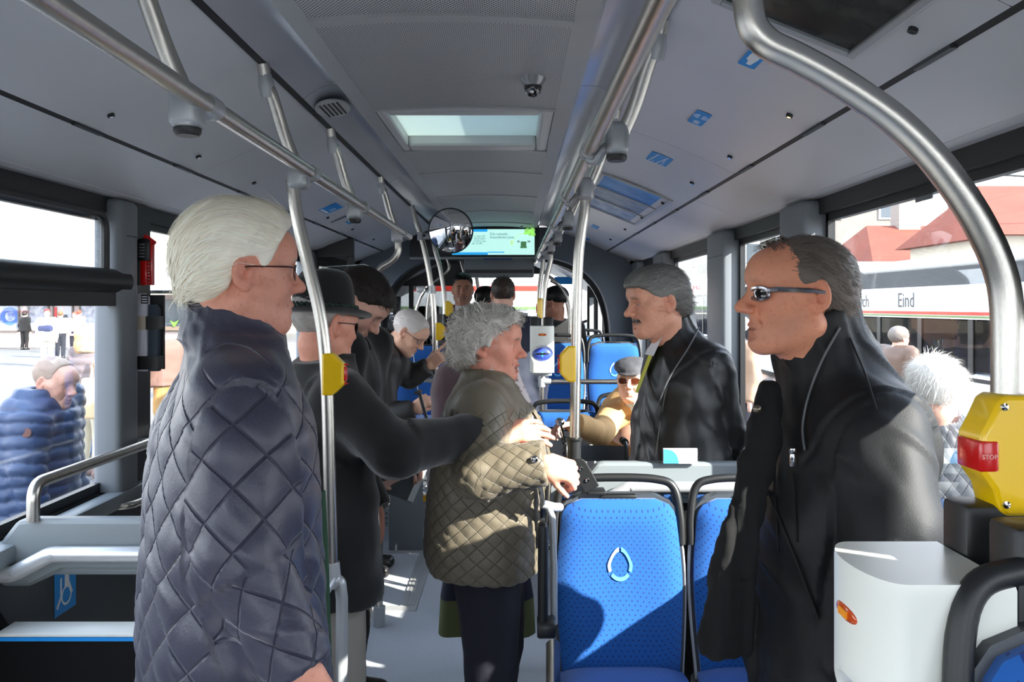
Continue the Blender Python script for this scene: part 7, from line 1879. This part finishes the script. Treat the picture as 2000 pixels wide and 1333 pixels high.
# ---- 8 curly-haired woman in the olive quilted jacket
def cast_woman():
    c = q3(955, 950, 2.82); J = stand(c[0], c[1], -6, 1.58, 0, .02)
    J['H'] = q3(959, 676, 2.80); J['hR'] = head_basis(-12, 3); J['neck'] = q3(955, 752, 2.82)
    J['shR'] = q3(940, 800, 2.66); J['elR'] = q3(938, 925, 2.52); J['wrR'] = q3(1066, 905, 2.50)
    J['shL'] = q3(985, 800, 2.98); J['elL'] = q3(1000, 930, 3.02); J['wrL'] = q3(1050, 980, 2.98)
    J['hdR'] = dict(d=(.8, .12, -.30), n=(.2, -.8, .55), curl=(50, 50, 35), s=.98, thumb=(.8, .4, -.4))
    p = person('curly grey-haired woman in olive quilted jacket holding the seat handle', J)
    hs = .98
    body('body', J, p, srgb(226, 158, 134), dict(nose=1.15, red=1.3, mouth=.007, browc=srgb(120, 100, 90)[:3], lipc=srgb(176, 92, 86)[:3], look=(.0, 1, -.05), jaw=1.02, lips=.8, open=.75), .0035, .0036, .024, hs)
    fl = lambda q: q*np.array([34, 34, 34])
    hair(J, p, hs, srgb(196, 191, 182), [((0, -.030, .040), (.104, .122, .104)), ((0, .025, .062), (.092, .080, .076)), ((0, -.075, -.01), (.090, .075, .085)), ((.055, -.02, -.005), (.045, .05, .055)), ((-.055, -.02, -.005), (.045, .05, .055))],
         [(-.2, -.095), (-.06, -.09), (-.040, -.05), (-.026, -.012), (.004, .010), (.014, .0), (.026, .03), (.05, .058), (.072, .072), (.1, .09)], .018, fl, res=.005, locks=2200,
         lk=dict(L=.05, w=.0019, lift=.010, curl=.30, seg=7, rand=.12, hug=6, dirf=lambda q: np.array([fbm(q[None]*38, 21, 1)[0]*4, fbm(q[None]*38, 22, 1)[0]*4-.25, fbm(q[None]*38, 23, 1)[0]*4-.2])), var=.28)
    lv = [(z, 0, cf, w, d) for z, cf, w, d in ((.74, -.01, .235, .185), (.80, -.012, .250, .205), (.95, .0, .240, .205), (1.10, .01, .225, .200), (1.22, .01, .215, .175), (1.30, .0, .18, .135), (1.36, 0, .11, .10), (1.40, 0, .085, .085))]
    def flap(F): pass
    coat(J, p, 'quilted_jacket', M_olive, lv, .0085, (.082, .080, .068), q=(.050, .0045, 1.30), folds=[(.006, (11, 5), 'ring'), (.005, (10, 10, 6), 'xyz'), (.004, (14, 8, 8), 'sharp')], collar=dict(r=.078, h=.046, tilt=.28, flare=.018, open=.05), seed=12, shr=.082)
    jk = LAST[0]
    # scarf
    n, f, r = A3(J['neck']), J['f'], J['r']; F = Field(n-.2, n+.2, .006)
    for k, t in enumerate(np.linspace(0, 2*PI, 19)):
        F.ell(n+r*.062*math.cos(t)+f*(.012+.066*math.sin(t))+UP*(.066-.026*math.sin(t)), (.022, .022, .036), None, .018)
    F.cap(n+f*.085+UP*.02-r*-.01, n+f*.115-UP*.06+r*.01, .024, .030, .02)
    V, Fc = F.mesh(); N = vnormals(V, Fc); V = V+N*(.005*fbm(V*np.array([50, 50, 90]), 5, 2))[:, None]; pat = vnoise(V*75, 4); cc = np.tile(np.array(srgb(222, 212, 212)[:3]), (len(V), 1)); cc[pat > .72] = np.array(srgb(120, 98, 92)[:3])
    mesh_np('patterned_scarf', V, Fc, mat('scarf_cloth', (.7, .66, .66, 1), .85, attr=True), p, True, cc)
    # front trims: storm flap, zip, studs
    b = MB(); zs = np.linspace(.78, 1.30, 14)
    def surf(z, ang, g=.004):
        rows = np.array(lv); w = np.interp(z, rows[:, 0], rows[:, 3]); d = np.interp(z, rows[:, 0], rows[:, 4]); cy = np.interp(z, rows[:, 0], rows[:, 2]); o = A3(J['pelvis']); cs, sn = math.sin(ang), math.cos(ang); nn = 2.3; rr = (abs(cs)**nn+abs(sn)**nn)**(-1/nn)
        return Vector((o[0], o[1], 0))+Vector(J['r'])*((w+g)*cs*rr)+Vector(J['f'])*((d+g)*sn*rr+cy)+Vector((0, 0, z))
    b.grid(lambda u, v: surf(.77+.50*v, .10+.20*u, .006), 5, 14); b.build('storm_flap', M_olive, jk)
    b = MB(); b.tube([surf(z, .36, .006) for z in zs[:-2]], .006, 6); b.build('dark_zip', M_dark, jk)
    for z in (.82, .93): MB().sphere(surf(z, .2, .012), (.009, .009, .009), 6).build('press_stud', M_chrome, jk)
    MB().sphere(Vector(q3(1044, 898, 2.434)), (.011, .006, .011), 7).build('press_stud', M_chrome, jk)
    MB().tube([surf(1.26, .55, .02), surf(1.15, .75, .022), surf(1.0, .62, .02), surf(.85, .5, .016)], .012, 6, flat=.4).build('shoulder_strap', M_dark, p)
    trousers(J, p, M_darktr, (.118, .086, .068), .012); shoes(J, p)
cast_woman()

# ---- 10 seated man in the flat cap
def cast_cap():
    c = q3(1240, 880, 5.08); a = -100; J = stand(c[0], c[1], a, 1.72, -.36)
    z = .52; pv = np.array([c[0], 5.12, z+.08]); J['pelvis'] = pv; J['z0'] = 0.0
    J['H'] = q3(1234, 743, 4.90); J['hR'] = head_basis(-108, 2); J['neck'] = q3(1240, 792, 4.96); J['chest'] = q3(1240, 830, 5.0)
    J['shR'] = q3(1194, 815, 4.95); J['elR'] = q3(1172, 848, 4.62); J['wrR'] = q3(1122, 826, 4.40); J['hdR'] = dict(d=(-.9, -.3, -.1), n=(-.1, .1, 1), curl=(40, 45, 30))
    J['shL'] = q3(1290, 815, 4.98); J['elL'] = q3(1305, 890, 4.9); J['wrL'] = q3(1270, 920, 4.66)
    for s, k in ((1, 'R'), (-1, 'L')):
        J['hip'+k] = pv+J['r']*s*.09-UP*.02; J['kn'+k] = pv+J['f']*.44+J['r']*s*.11+UP*.0; J['an'+k] = np.array([J['kn'+k][0], J['kn'+k][1]-.02, .08])
    p = person('seated old man in grey flat cap, brown sunglasses and tan jacket', J)
    hs = 1.04
    body('body', J, p, S_old, dict(red=.9, nose=1.1, lips=.4, jaw=1.04, mouth=-.001), .005, .005, .026, hs)
    hair(J, p, hs, srgb(190, 186, 180), cran(.004), [(-.2, -.05), (-.03, -.04), (-.01, .0), (.03, .02), (.05, .06), (.1, .1)], .002, res=.006)
    H, B = A3(J['H']), J['hR']; F = Field(H-.2, H+.2, .0055)
    F.ell(H+B@(np.array([0, -.012, .082])*hs), np.array([.098, .118, .046])*hs, B @ np.array(Matrix.Rotation(R(-8), 3, 'X')), .02); F.ell(H+B@(np.array([0, .03, .080])*hs), np.array([.088, .09, .034])*hs, B @ np.array(Matrix.Rotation(R(-14), 3, 'X')), .02); F.ell(H+B@(np.array([0, .088, .053])*hs), np.array([.068, .045, .010])*hs, B @ np.array(Matrix.Rotation(R(-16), 3, 'X')), .01)
    V, Fc = F.mesh(); N = vnormals(V, Fc); V = V+N*(.006*fbm(V*28, 4, 2))[:, None]; mesh_np('flat_cap', V, Fc, mat('cap_grey', srgb(72, 72, 76), .75, bump=.4), p)
    glasses(J, hs, p, mat('gold_wire', srgb(190, 170, 140), .25, metal=.8), M_blens, y=.100, w=.026, h=.017, z=.006, square=True)
    lv = [(-.10, 0, .04, .23, .18), (.10, 0, .03, .22, .165), (.30, 0, .0, .225, .155), (.42, 0, 0, .20, .135), (.49, 0, 0, .13, .10), (.53, 0, 0, .09, .085)]
    tanc, tan_shade = np.array(srgb(206, 164, 110)[:3]), np.array(srgb(168, 122, 66)[:3]); nbk = A3(J['neck'])
    def colr(V, N): m = (V[:, 2] < nbk[2]-.19)[:, None]; return np.where(m, tan_shade, tanc)*(1+.1*fbm(V*20, 2)[:, None])  # below the chest the cloth is painted darker, as shade under sunlit shoulders
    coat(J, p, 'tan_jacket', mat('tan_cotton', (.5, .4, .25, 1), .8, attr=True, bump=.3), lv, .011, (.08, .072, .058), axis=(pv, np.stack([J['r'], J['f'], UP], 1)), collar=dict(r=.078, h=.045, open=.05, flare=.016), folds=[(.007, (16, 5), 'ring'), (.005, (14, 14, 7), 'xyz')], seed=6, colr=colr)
    MB().tube([Vector(nbk+J['f']*.155+UP*z_) for z_ in (-.10, -.25, -.45)], .012, 6, flat=.35).build('jacket_placket', mat('tan_flap', srgb(196, 152, 98), .8), p)
    b = MB(); b.grid(lambda u, v: Vector(nbk+J['r']*(.07*(2*u-1)*(1-.5*v))+J['f']*(.07+.05*(1-abs(2*u-1)))+UP*(.05-.09*v)), 9, 5); b.build('shirt_collar', mat('shirt_grey', srgb(180, 196, 204), .8), p)
    trousers(J, p, mat('tan_trouser', srgb(150, 120, 84), .9), (.10, .085, .07), .016); shoes(J, p)
cast_cap()

# ---- 11 man with moustache
def cast_moust():
    c = q3(1335, 800, 3.30); J = stand(c[0], c[1], 190, 1.79, 0, .03)
    J['H'] = q3(1282, 592, 3.22); J['hR'] = head_basis(196, 8); J['neck'] = q3(1325, 665, 3.28)
    J['shL'] = q3(1385, 718, 3.16); J['elL'] = q3(1418, 850, 3.20); J['wrL'] = q3(1398, 940, 3.2)
    J['shR'] = q3(1310, 715, 3.48); J['elR'] = q3(1280, 850, 3.5); J['wrR'] = q3(1270, 950, 3.45)
    p = person('grey-haired man with moustache in black coat standing behind bay panel', J)
    hs = 1.08
    body('body', J, p, srgb(224, 162, 134), dict(nose=1.3, red=1.0, moust=1.6, moustc=srgb(84, 72, 66)[:3], browc=srgb(70, 60, 54)[:3], look=(-.05, 1, -.15), jaw=1.04, lips=.4, neckr=1.1), .0036, .008, .025, hs)
    fl = lambda q: np.stack([q[:, 0]*60, (q[:, 1]*.9+q[:, 2]*.3)*9, (q[:, 2]*.9-q[:, 1]*.4)*60], 1)
    hair(J, p, hs, srgb(122, 120, 116), [((0, -.024, .044), (.086, .108, .094)), ((0, .034, .064), (.074, .074, .064)), ((0, .066, .070), (.055, .045, .034)), ((0, -.08, .0), (.072, .05, .07))], [(-.2, -.075), (-.06, -.07), (-.035, -.04), (-.02, .008), (.012, .018), (.022, -.026), (.036, -.022), (.046, .034), (.062, .050), (.085, .066), (.12, .07)], .004, fl, res=.0045, locks=2200,
         lk=dict(L=.065, w=.0015, lift=.004, rand=.10, hug=4.5, dirf=lambda q: np.array([0, -1, .25-1.1*max(0, -q[1]-.02)/.1])), var=.4)
    lv = [(z, 0, cf, w, d) for z, cf, w, d in ((.70, .03, .25, .19), (.95, .02, .245, .185), (1.15, .01, .24, .175), (1.30, .01, .235, .16), (1.39, .01, .21, .14), (1.46, .02, .15, .11), (1.50, .03, .09, .09))]
    coat(J, p, 'black_coat', M_blackjk, lv, .009, (.085, .074, .058), extra=armhole(J, 'L'), folds=[(.016, (9, 4), 'ring'), (.009, (8, 8, 3), 'xyz'), (.008, (8, 5, 6), 'sharp')], collar=dict(r=.08, h=.095, tilt=.30, flare=.012, open=.04), seed=15)
    jk = LAST[0]
    seam(jk, [(1365, 640), (1345, 680), (1318, 720), (1296, 760), (1280, 810)], 'collar_edge', .003, mat('collar_edge', srgb(92, 94, 96), .5))
    seam(jk, [(1300, 760), (1288, 830), (1280, 890)], 'placket_edge', .0025)
    n, f, r = A3(J['neck']), J['f'], J['r']
    b = MB(); b.grid(lambda u, v: Vector(n+f*(.10+.085*v)+r*(-.055+.05*u*(1-.3*v))+UP*(.01-.21*v)), 5, 8); b.build('yellow_tie', mat('tie_yellow', srgb(206, 204, 60), .6), p)
    b = MB(); b.grid(lambda u, v: Vector(n+f*(.085+.05*v)+r*(-.09+.10*u)+UP*(.045-.10*v)), 5, 6); b.build('shirt_collar', M_shirt, p)
    trousers(J, p, M_blacktr); shoes(J, p)
cast_moust()

# ---- 12 balding man with sunglasses, right front
def cast_bald():
    c = q3(1640, 900, 1.86); J = stand(c[0], c[1], 178, 1.79, 0, .04)
    J['H'] = q3(1556, 578, 1.82); J['hR'] = head_basis(184, 0); J['neck'] = q3(1622, 706, 1.85)
    J['shL'] = q3(1706, 832, 1.70); J['elL'] = q3(1750, 1040, 1.60); J['wrL'] = q3(1700, 1270, 1.58)
    J['shR'] = q3(1655, 815, 2.08); J['elR'] = q3(1700, 1010, 2.16); J['wrR'] = q3(1620, 1130, 2.16)
    p = person('balding man with sunglasses and black jacket standing before blue seats', J)
    hs = 1.06
    body('body', J, p, srgb(228, 154, 120), dict(nose=1.35, red=1.0, stubble=.25, mouth=.003, jaw=1.02, chin=1.04, lips=.55, browd=.3, neckr=1.08), .0034, .008, .024, hs)
    def hm(qx, qy, l): return l+np.where((np.abs(qx) < .050) & (qy > -.03), .02*0, 0)
    fl = lambda q: np.stack([q[:, 0]*60, (q[:, 1]*.7+q[:, 2]*.7)*14, (q[:, 2]*.7-q[:, 1]*.7)*70], 1)
    hair(J, p, hs, srgb(104, 94, 86), [((0, -.022, .038), (.0835, .106, .0885)), ((0, -.07, .0), (.070, .055, .07))], [(-.2, -.082), (-.06, -.076), (-.036, -.045), (-.022, .006), (.010, .020), (.020, -.030), (.034, -.024), (.038, .04), (.040, .10), (.05, .128), (.1, .15)], .0025, fl, res=.0042, locks=2600,
         lk=dict(L=.026, w=.0012, lift=.002, rand=.15, hug=6, dirf=lambda q: np.array([0, -.7, -.5 if q[1] < 0 else -.1])), var=.35)
    H, B = A3(J['H']), J['hR']
    # fringe tuft on the forehead
    b = MB(); rng = np.random.default_rng(5)
    for k in range(140):
        x = rng.uniform(-.045, .045); y = rng.uniform(.02, .062); z = .122-.0*abs(x)-(y+.02)**2*3.2-x*x*8; pts = [Vector(H+B@(np.array([x+rng.normal(0, .004)*t, y+.020*t, z+.010*math.sin(t*2.4)-.002])*hs)) for t in (0, .5, 1)]; b.tube(pts, .0007, 3, rs=[.0009, .0003], caps=False)
    b.build('forehead_tuft', mat('tuft_brown', srgb(92, 76, 66), .6), p); tag(LAST[0], kind='stuff')
    g = glasses(J, hs, p, mat('shiny_arm', srgb(150, 150, 156), .18, metal=.9), M_dlens, y=.098, w=.026, h=.012, z=.004, arm=.0055, square=True)
    lv = [(z, 0, cf, w, d) for z, cf, w, d in ((.60, .02, .245, .175), (.90, .02, .245, .18), (1.10, .01, .245, .18), (1.26, .0, .245, .170), (1.36, -.01, .235, .155), (1.43, .0, .19, .125), (1.48, .02, .12, .10), (1.52, .03, .09, .09))]
    coat(J, p, 'black_jacket', M_blackmic, lv, .0085, (.090, .088, .066), extra=armhole(J, 'L'), folds=[(.020, (7, 4), 'ring'), (.016, (6, 6, 3.5), 'xyz'), (.007, (7, 5, 5), 'sharp')], collar=dict(r=.084, h=.115, tilt=.30, flare=.014, open=.045), seed=21, shr=.080)
    jk = LAST[0]
    # hanging front flap with scarf-like edge
    def flapf(F):
        P = [q3(1505, 770, 1.80), q3(1484, 870, 1.75), q3(1446, 1050, 1.72), q3(1426, 1180, 1.73), q3(1412, 1285, 1.74)]
        W_ = [.024, .032, .038, .046, .054]
        for i in range(4):
            for t in np.linspace(0, 1, 5)[:-1]:
                p_ = P[i]+(P[i+1]-P[i])*t; w = W_[i]+(W_[i+1]-W_[i])*t
                F.box(p_, (w, .020, .028), basis((0, 1, 0)), .016, .02)
        
    garment('front_flap', flapf, q3(1360, 1330, 1.55)-.1, q3(1540, 740, 1.95)+.1, .009, mat('black_knit', srgb(7, 7, 8), .95), p, None, [(.020, (55, 12, 3), 'xyz')], None, 3)
    M_edge2 = mat('collar_edge', srgb(92, 94, 96), .5)
    seam(jk, [(1640, 640), (1612, 690), (1590, 740), (1574, 790), (1566, 840), (1572, 880)], 'collar_edge', .0028, M_edge2)
    seam(jk, [(1660, 660), (1690, 730), (1712, 800)], 'shoulder_seam')
    seam(jk, [(1548, 925), (1552, 1000), (1556, 1060)], 'zip_line', .0022)
    seam(jk, [(1500, 960), (1540, 1060), (1580, 1160), (1600, 1210)], 'pocket_welt', .0026, M_black_rough)
    seam(jk, [(1520, 780), (1516, 860), (1512, 950), (1520, 1080)], 'placket_edge', .0022)
    c_ = onsurf(jk, [(1548, 895)], .006)[0]
    b = MB(); b.rbox((-.006, -.004, -.018), (.006, .003, .010), .002, 2, Matrix.Translation(c_)); b.rbox((-.007, -.006, .010), (.007, .004, .022), .003, 2, Matrix.Translation(c_)); b.build('zip_pull', M_chrome, jk)
    fp = [o_ for o_ in p.children if o_.name.startswith('front_flap')][0]
    c_ = onsurf(fp, [(1480, 800)], .004)[0]
    b = MB(); b.lathe([(0, .004), (.006, .003), (.009, 0), (.009, -.006)], Matrix.Translation(c_) @ Matrix.Rotation(PI/2, 4, 'X'), 16); b.build('metal_stud', mat('stud_bronze', srgb(120, 110, 96), .3, metal=.9), fp)
    c_ = onsurf(jk, [(1496, 962)], .004)[0]
    b = MB(); b.lathe([(0, .004), (.006, .003), (.008, 0), (.008, -.006)], Matrix.Translation(c_) @ Matrix.Rotation(PI/2, 4, 'X'), 16); b.build('dark_button', mat('button_dark', srgb(50, 48, 46), .3), jk)
    trousers(J, p, M_blacktr); shoes(J, p)
cast_bald()

# ---- 13 white-haired man outside the right window
def cast_out_right():
    c = q3(1842, 900, 2.92); J = stand(c[0], c[1], 82, 1.74, GZ)
    J['H'] = q3(1822, 768, 2.90); J['hR'] = head_basis(80, 6); J['neck'] = q3(1824, 822, 2.92)
    p = person('white-haired person in grey quilted jacket outside beside the right window', J)
    hs = 1.0
    body('body', J, p, S_fair, dict(red=1.2), .005, .008, .026, hs)
    hair(J, p, hs, srgb(232, 228, 222), [((0, -.024, .040), (.088, .108, .094)), ((0, .02, .06), (.08, .08, .07)), ((.05, -.02, .03), (.05, .06, .06))], [(-.2, -.080), (-.05, -.074), (-.03, -.04), (-.012, .004), (.02, .01), (.045, .03), (.062, .06), (.1, .09)], .004, fsc=(60, 20, 14), res=.0055, locks=1500, lk=dict(L=.045, w=.0012, lift=.007, rand=.3, dirf=lambda q: np.array([q[0]*6, -.4, -.6])), var=.12)
    coat(J, p, 'quilted_jacket', mat('grey_quilt', srgb(66, 70, 76), .5, bump=.2), LV(J, .80, (.25, .245, .235, .24)), .009, (.085, .075, .06), q=(.072, .007, 1.30), folds=[(.003, (9, 5), 'ring')], collar=dict(r=.076, h=.05), seed=5)
    MB().lathe([(.083, .0), (.086, .02), (.084, .035)], Matrix.Translation(Vector(J['neck'])+Vector((0, 0, -.012))), 24).build('brown_collar', mat('collar_brown', srgb(66, 44, 42), .9), p)
    trousers(J, p, M_blacktr, res=.02); shoes(J, p)
    bb = empty('blue_leaflet', q3(1775, 760, 3.05), 'light blue leaflet seen left of the white hair outside', 'leaflet')
    P4 = [q3(1766, 735, 3.05), q3(1778, 733, 3.05), q3(1782, 790, 3.05), q3(1770, 775, 3.05)]; MB().prism([(x[0], x[2]) for x in P4][::-1], 0, .003, Matrix.Translation((0, 3.05, 0)) @ Matrix.Rotation(PI/2, 4, 'X')).build('sheet', mat('leaflet_cyan', srgb(90, 190, 235), .5), bb)
    MB().box((P4[3][0], 3.03, P4[3][2]-.02), (P4[2][0]+.06, 3.045, P4[3][2])).build('clip', M_dark, bb)
cast_out_right()

# ---- people out on the square
def cast_square():
    # man in blue puffer jacket
    c = q3(70, 900, 4.12); J = stand(c[0], c[1], -4, 1.76, GZ, .03); J['H'] = q3(108, 748, 4.12); J['hR'] = head_basis(-12, 14); J['neck'] = q3(82, 795, 4.14)
    J['shR'] = q3(62, 830, 3.95); J['elR'] = q3(52, 920, 3.9); J['wrR'] = q3(70, 1000, 3.92)
    p = person('short-haired man in blue puffer jacket walking past left window', J); hs = 1.0
    body('body', J, p, srgb(222, 172, 150), dict(nose=1.25, red=1.0, mouth=.002, browd=.4), .0045, .008, .026, hs)
    hair(J, p, hs, srgb(168, 146, 130), cran(.004), [(-.2, -.07), (-.05, -.062), (-.03, -.03), (-.012, .012), (.02, .01), (.035, .03), (.045, .09), (.06, .11), (.1, .12)], .0015, res=.005, locks=500, lk=dict(L=.012, w=.001, lift=.001), var=.15)
    pj = coat(J, p, 'puffer_jacket', mat('puffer_blue', srgb(52, 72, 108), .42, bump=.2), LV(J, .78, (.25, .24, .235, .24), (.18, .175, .17, .165)), .010, (.09, .08, .065), puff=(.062, .016), folds=[(.005, (20, 14), 'ring'), (.004, (12, 12, 12), 'xyz')], collar=dict(r=.078, h=.06, tilt=.15, open=.02), seed=9)
    b = MB(); b.lathe([(0, .003), (.022, .002), (.022, -.004)], Matrix.Translation(Vector(q3(52, 846, 3.86))) @ Matrix.Rotation(PI/2, 4, 'X'), 16); b.build('sleeve_badge', mat('badge_brown', srgb(120, 80, 72), .7), pj)
    trousers(J, p, M_darktr, res=.02); shoes(J, p)
    # woman with tan shoulder bag
    c = q3(178, 800, 9.2); J = stand(c[0], c[1], 80, 1.68, GZ); J['H'] = q3(170, 664, 9.2); J['hR'] = head_basis(60, 5)
    p = person('blonde woman in grey-brown padded jacket with a tan shoulder bag outside', J)
    body('body', J, p, S_fair, {}, .009, .012, .035)
    hair(J, p, 1.08, srgb(212, 168, 118), [((0, -.02, .04), (.09, .11, .095)), ((0, -.05, -.05), (.095, .07, .11))], [(-.2, -.16), (-.02, -.15), (.02, -.12), (.05, .02), (.1, .07)], .006, res=.009, fsc=(60, 40, 8))
    coat(J, p, 'padded_jacket', mat('padded_taupe', srgb(126, 110, 108), .5), LV(J, .80), .018, (.085, .075, .06), puff=(.09, .016), collar=dict(r=.085, h=.04), seed=4)
    F = Field(J['neck']-.25, J['neck']+.25, .016)
    for t in np.linspace(0, 2*PI, 13): F.ell(A3(J['neck'])+J['r']*.12*math.cos(t)+J['f']*.10*math.sin(t), (.05, .05, .04), None, .02)
    V, Fc = F.mesh(); mesh_np('fur_trim', V, Fc, mat('fur_beige', srgb(200, 176, 140), 1.0, bump=.8), p)
    trousers(J, p, mat('beige_trouser', srgb(206, 196, 172), .9), (.095, .075, .06), .022); shoes(J, p, mat('shoe_brown', srgb(120, 90, 80), .6))
    bg = empty('shoulder_bag', q3(190, 780, 8.95), 'tan cloth shoulder bag on the blonde woman\'s back', 'bag'); p0, p1 = q3(163, 818, 8.97), q3(217, 738, 8.97)
    MB().rbox((p0[0], 8.90, p0[2]), (p1[0], 9.0, p1[2]), .03, 3).build('bag_body', mat('bag_tan', srgb(222, 190, 146), .8), bg); MB().tube([q3(178, 745, 8.95), q3(182, 705, 8.99), q3(200, 745, 8.95)], .018, 6).build('bag_strap', mat('bag_tan', srgb(222, 190, 146), .8), bg)
    def simple(px_, py_, d, a, Ht, lab, coatc, trc, hairc, hem=.8, res=.02, skin=S_fair, g=None, cap=False, hres=.011, bald=False):
        x, y, z = q3(px_, py_, d); J = stand(x, y, a, Ht, GZ); J['H'][2] = z if abs(z-J['H'][2]) < .3 else J['H'][2]
        p = person(lab, J, g); body('body', J, p, skin, {}, hres, .014, .035, hands='')
        if not bald: hair(J, p, 1.05, hairc, cran(.012) if not cap else [((0, -.02, .03), (.10, .12, .12))], [(-.2, -.08), (-.02, -.05), (.02, .0), (.05, .05), (.1, .07)], .004, res=.010, name='hood' if cap else 'hair')
        else: hair(J, p, 1.0, hairc, cran(.003), [(-.2, -.06), (-.03, -.04), (.0, .01), (.02, .06), (.05, .14), (.1, .14)], .001, res=.010)
        coat(J, p, 'coat', coatc, LV(J, hem), res, (.08, .07, .055)); trousers(J, p, trc, res=.022); shoes(J, p); return J, p
    jeans = mat('jeans_blue', srgb(84, 116, 160), .9); beige = mat('beige_trouser', srgb(206, 196, 172), .9)
    simple(198, 640, 10.3, -40, 1.78, 'bald man in pale jacket beyond the blonde woman outside', mat('pale_jacket', srgb(206, 200, 200), .8), jeans, srgb(220, 210, 200), bald=True)
    simple(48, 633, 36, 80, 1.66, 'person in short black hooded coat by the station posters', M_blackwool, M_blacktr, srgb(20, 18, 18), cap=True, res=.03)
    J, p = simple(92, 636, 26, -60, 1.80, 'person in white and navy jacket walking on sunny square', mat('jacket_white', srgb(220, 222, 226), .7), beige, srgb(120, 50, 46), res=.028)
    n = A3(J['neck']); MB().rbox(tuple(n+np.array([-.2, -.2, -.42])), tuple(n+np.array([.2, .19, -.22])), .06, 2).build('navy_band', mat('jacket_navy', srgb(44, 52, 92), .8), p)
    simple(118, 637, 30, 100, 1.70, 'person in beige top and dark trousers on the sunny square', mat('beige_top', srgb(196, 176, 160), .8), M_darktr, srgb(120, 90, 70), hem=.9, res=.028)
    simple(146, 638, 33, -80, 1.64, 'red-haired woman in dusky pink coat before the station', mat('dusky_pink', srgb(190, 150, 142), .8), M_darktr, srgb(150, 70, 52), hem=.7, res=.028)
    simple(154, 636, 36, 90, 1.70, 'second red-haired person close behind the pink coat', mat('dusky_rose', srgb(176, 132, 126), .8), M_darktr, srgb(160, 76, 56), hem=.7, res=.03)
    simple(325, 690, 11.5, 150, 1.66, 'person in brown jacket half hidden by the navy quilted shoulder', mat('brown_jacket', srgb(128, 96, 84), .8), mat('ochre_trouser', srgb(196, 150, 90), .9), srgb(150, 110, 90))
    simple(1447, 640, 9.6, 200, 1.72, 'white-haired man in beige coat outside between the right pillars', mat('coat_beige', srgb(184, 150, 122), .85), M_darktr, srgb(225, 222, 218))
    simple(1752, 662, 9.2, 20, 1.70, 'man in brown leather jacket outside before the nearer bus', mat('brown_leather', srgb(112, 88, 74), .5), M_darktr, srgb(130, 120, 112))
cast_square()

# ---- walker (rollator) beside the seated man
rw_ = empty('walker', q3(1108, 900, 4.3), 'black wheeled walker with chrome bell beside the main steel pole', 'walker')
xw0 = q3(1106, 840, 4.32); x1 = q3(1185, 840, 4.32)
for x in (xw0[0], x1[0]+.1):
    fr_ = MB().tube(smoothpath([(x, 4.42, .90), (x, 4.36, .905), (x, 4.30, .86), (x, 4.28, .6), (x, 4.22, .14)]), .012, 8).build('side_tube', M_dark, rw_)
    MB().tube([(x, 4.34, .55), (x, 4.62, .14)], .012, 8).build('rear_tube', M_dark, rw_)
    MB().tube([(x, 4.46, .90), (x, 4.35, .905)], .019, 10).build('grip', M_black_rough, rw_)
    MB().tube([(x-.01, 4.33, .885), (x-.015, 4.33, .84), (x-.02, 4.38, .82)], .005, 6, bend=.02).build('brake_lever', M_chrome, rw_)
    for yy in (4.2, 4.64): MB().lathe([(.02, -.014), (.075, -.016), (.08, 0), (.075, .016), (.02, .014)], Matrix.Translation((x, yy, .08)) @ Matrix.Rotation(PI/2, 4, 'Y'), 20).build('wheel', M_dark, rw_)
bz = Vector(q3(1094, 824, 4.28)); b = MB(); b.lathe([(0, .016), (.018, .013), (.024, .006), (.024, -.006), (.02, -.014), (0, -.016)], Matrix.Translation(bz) @ Matrix.Rotation(R(20), 4, 'X'), 20); b.tube([bz, (xw0[0], 4.33, .88)], .006, 6); b.build('chrome_bell', M_chrome, rw_)
p0, p1 = q3(1132, 908, 4.3), q3(1243, 872, 4.3)
b = MB(); b.grid(lambda u, v: Vector((xw0[0]+(x1[0]+.1-xw0[0])*u, 4.30+.10*math.sin(PI*u), p0[2]+(p1[2]-p0[2])*v-.012*math.sin(PI*u)*v)), 16, 6); b.build('back_strap', M_dark2, rw_)
MB().rbox((xw0[0]+.02, 4.3, .52), (x1[0]+.08, 4.55, .55), .01).build('walker_seat', M_dark, rw_)
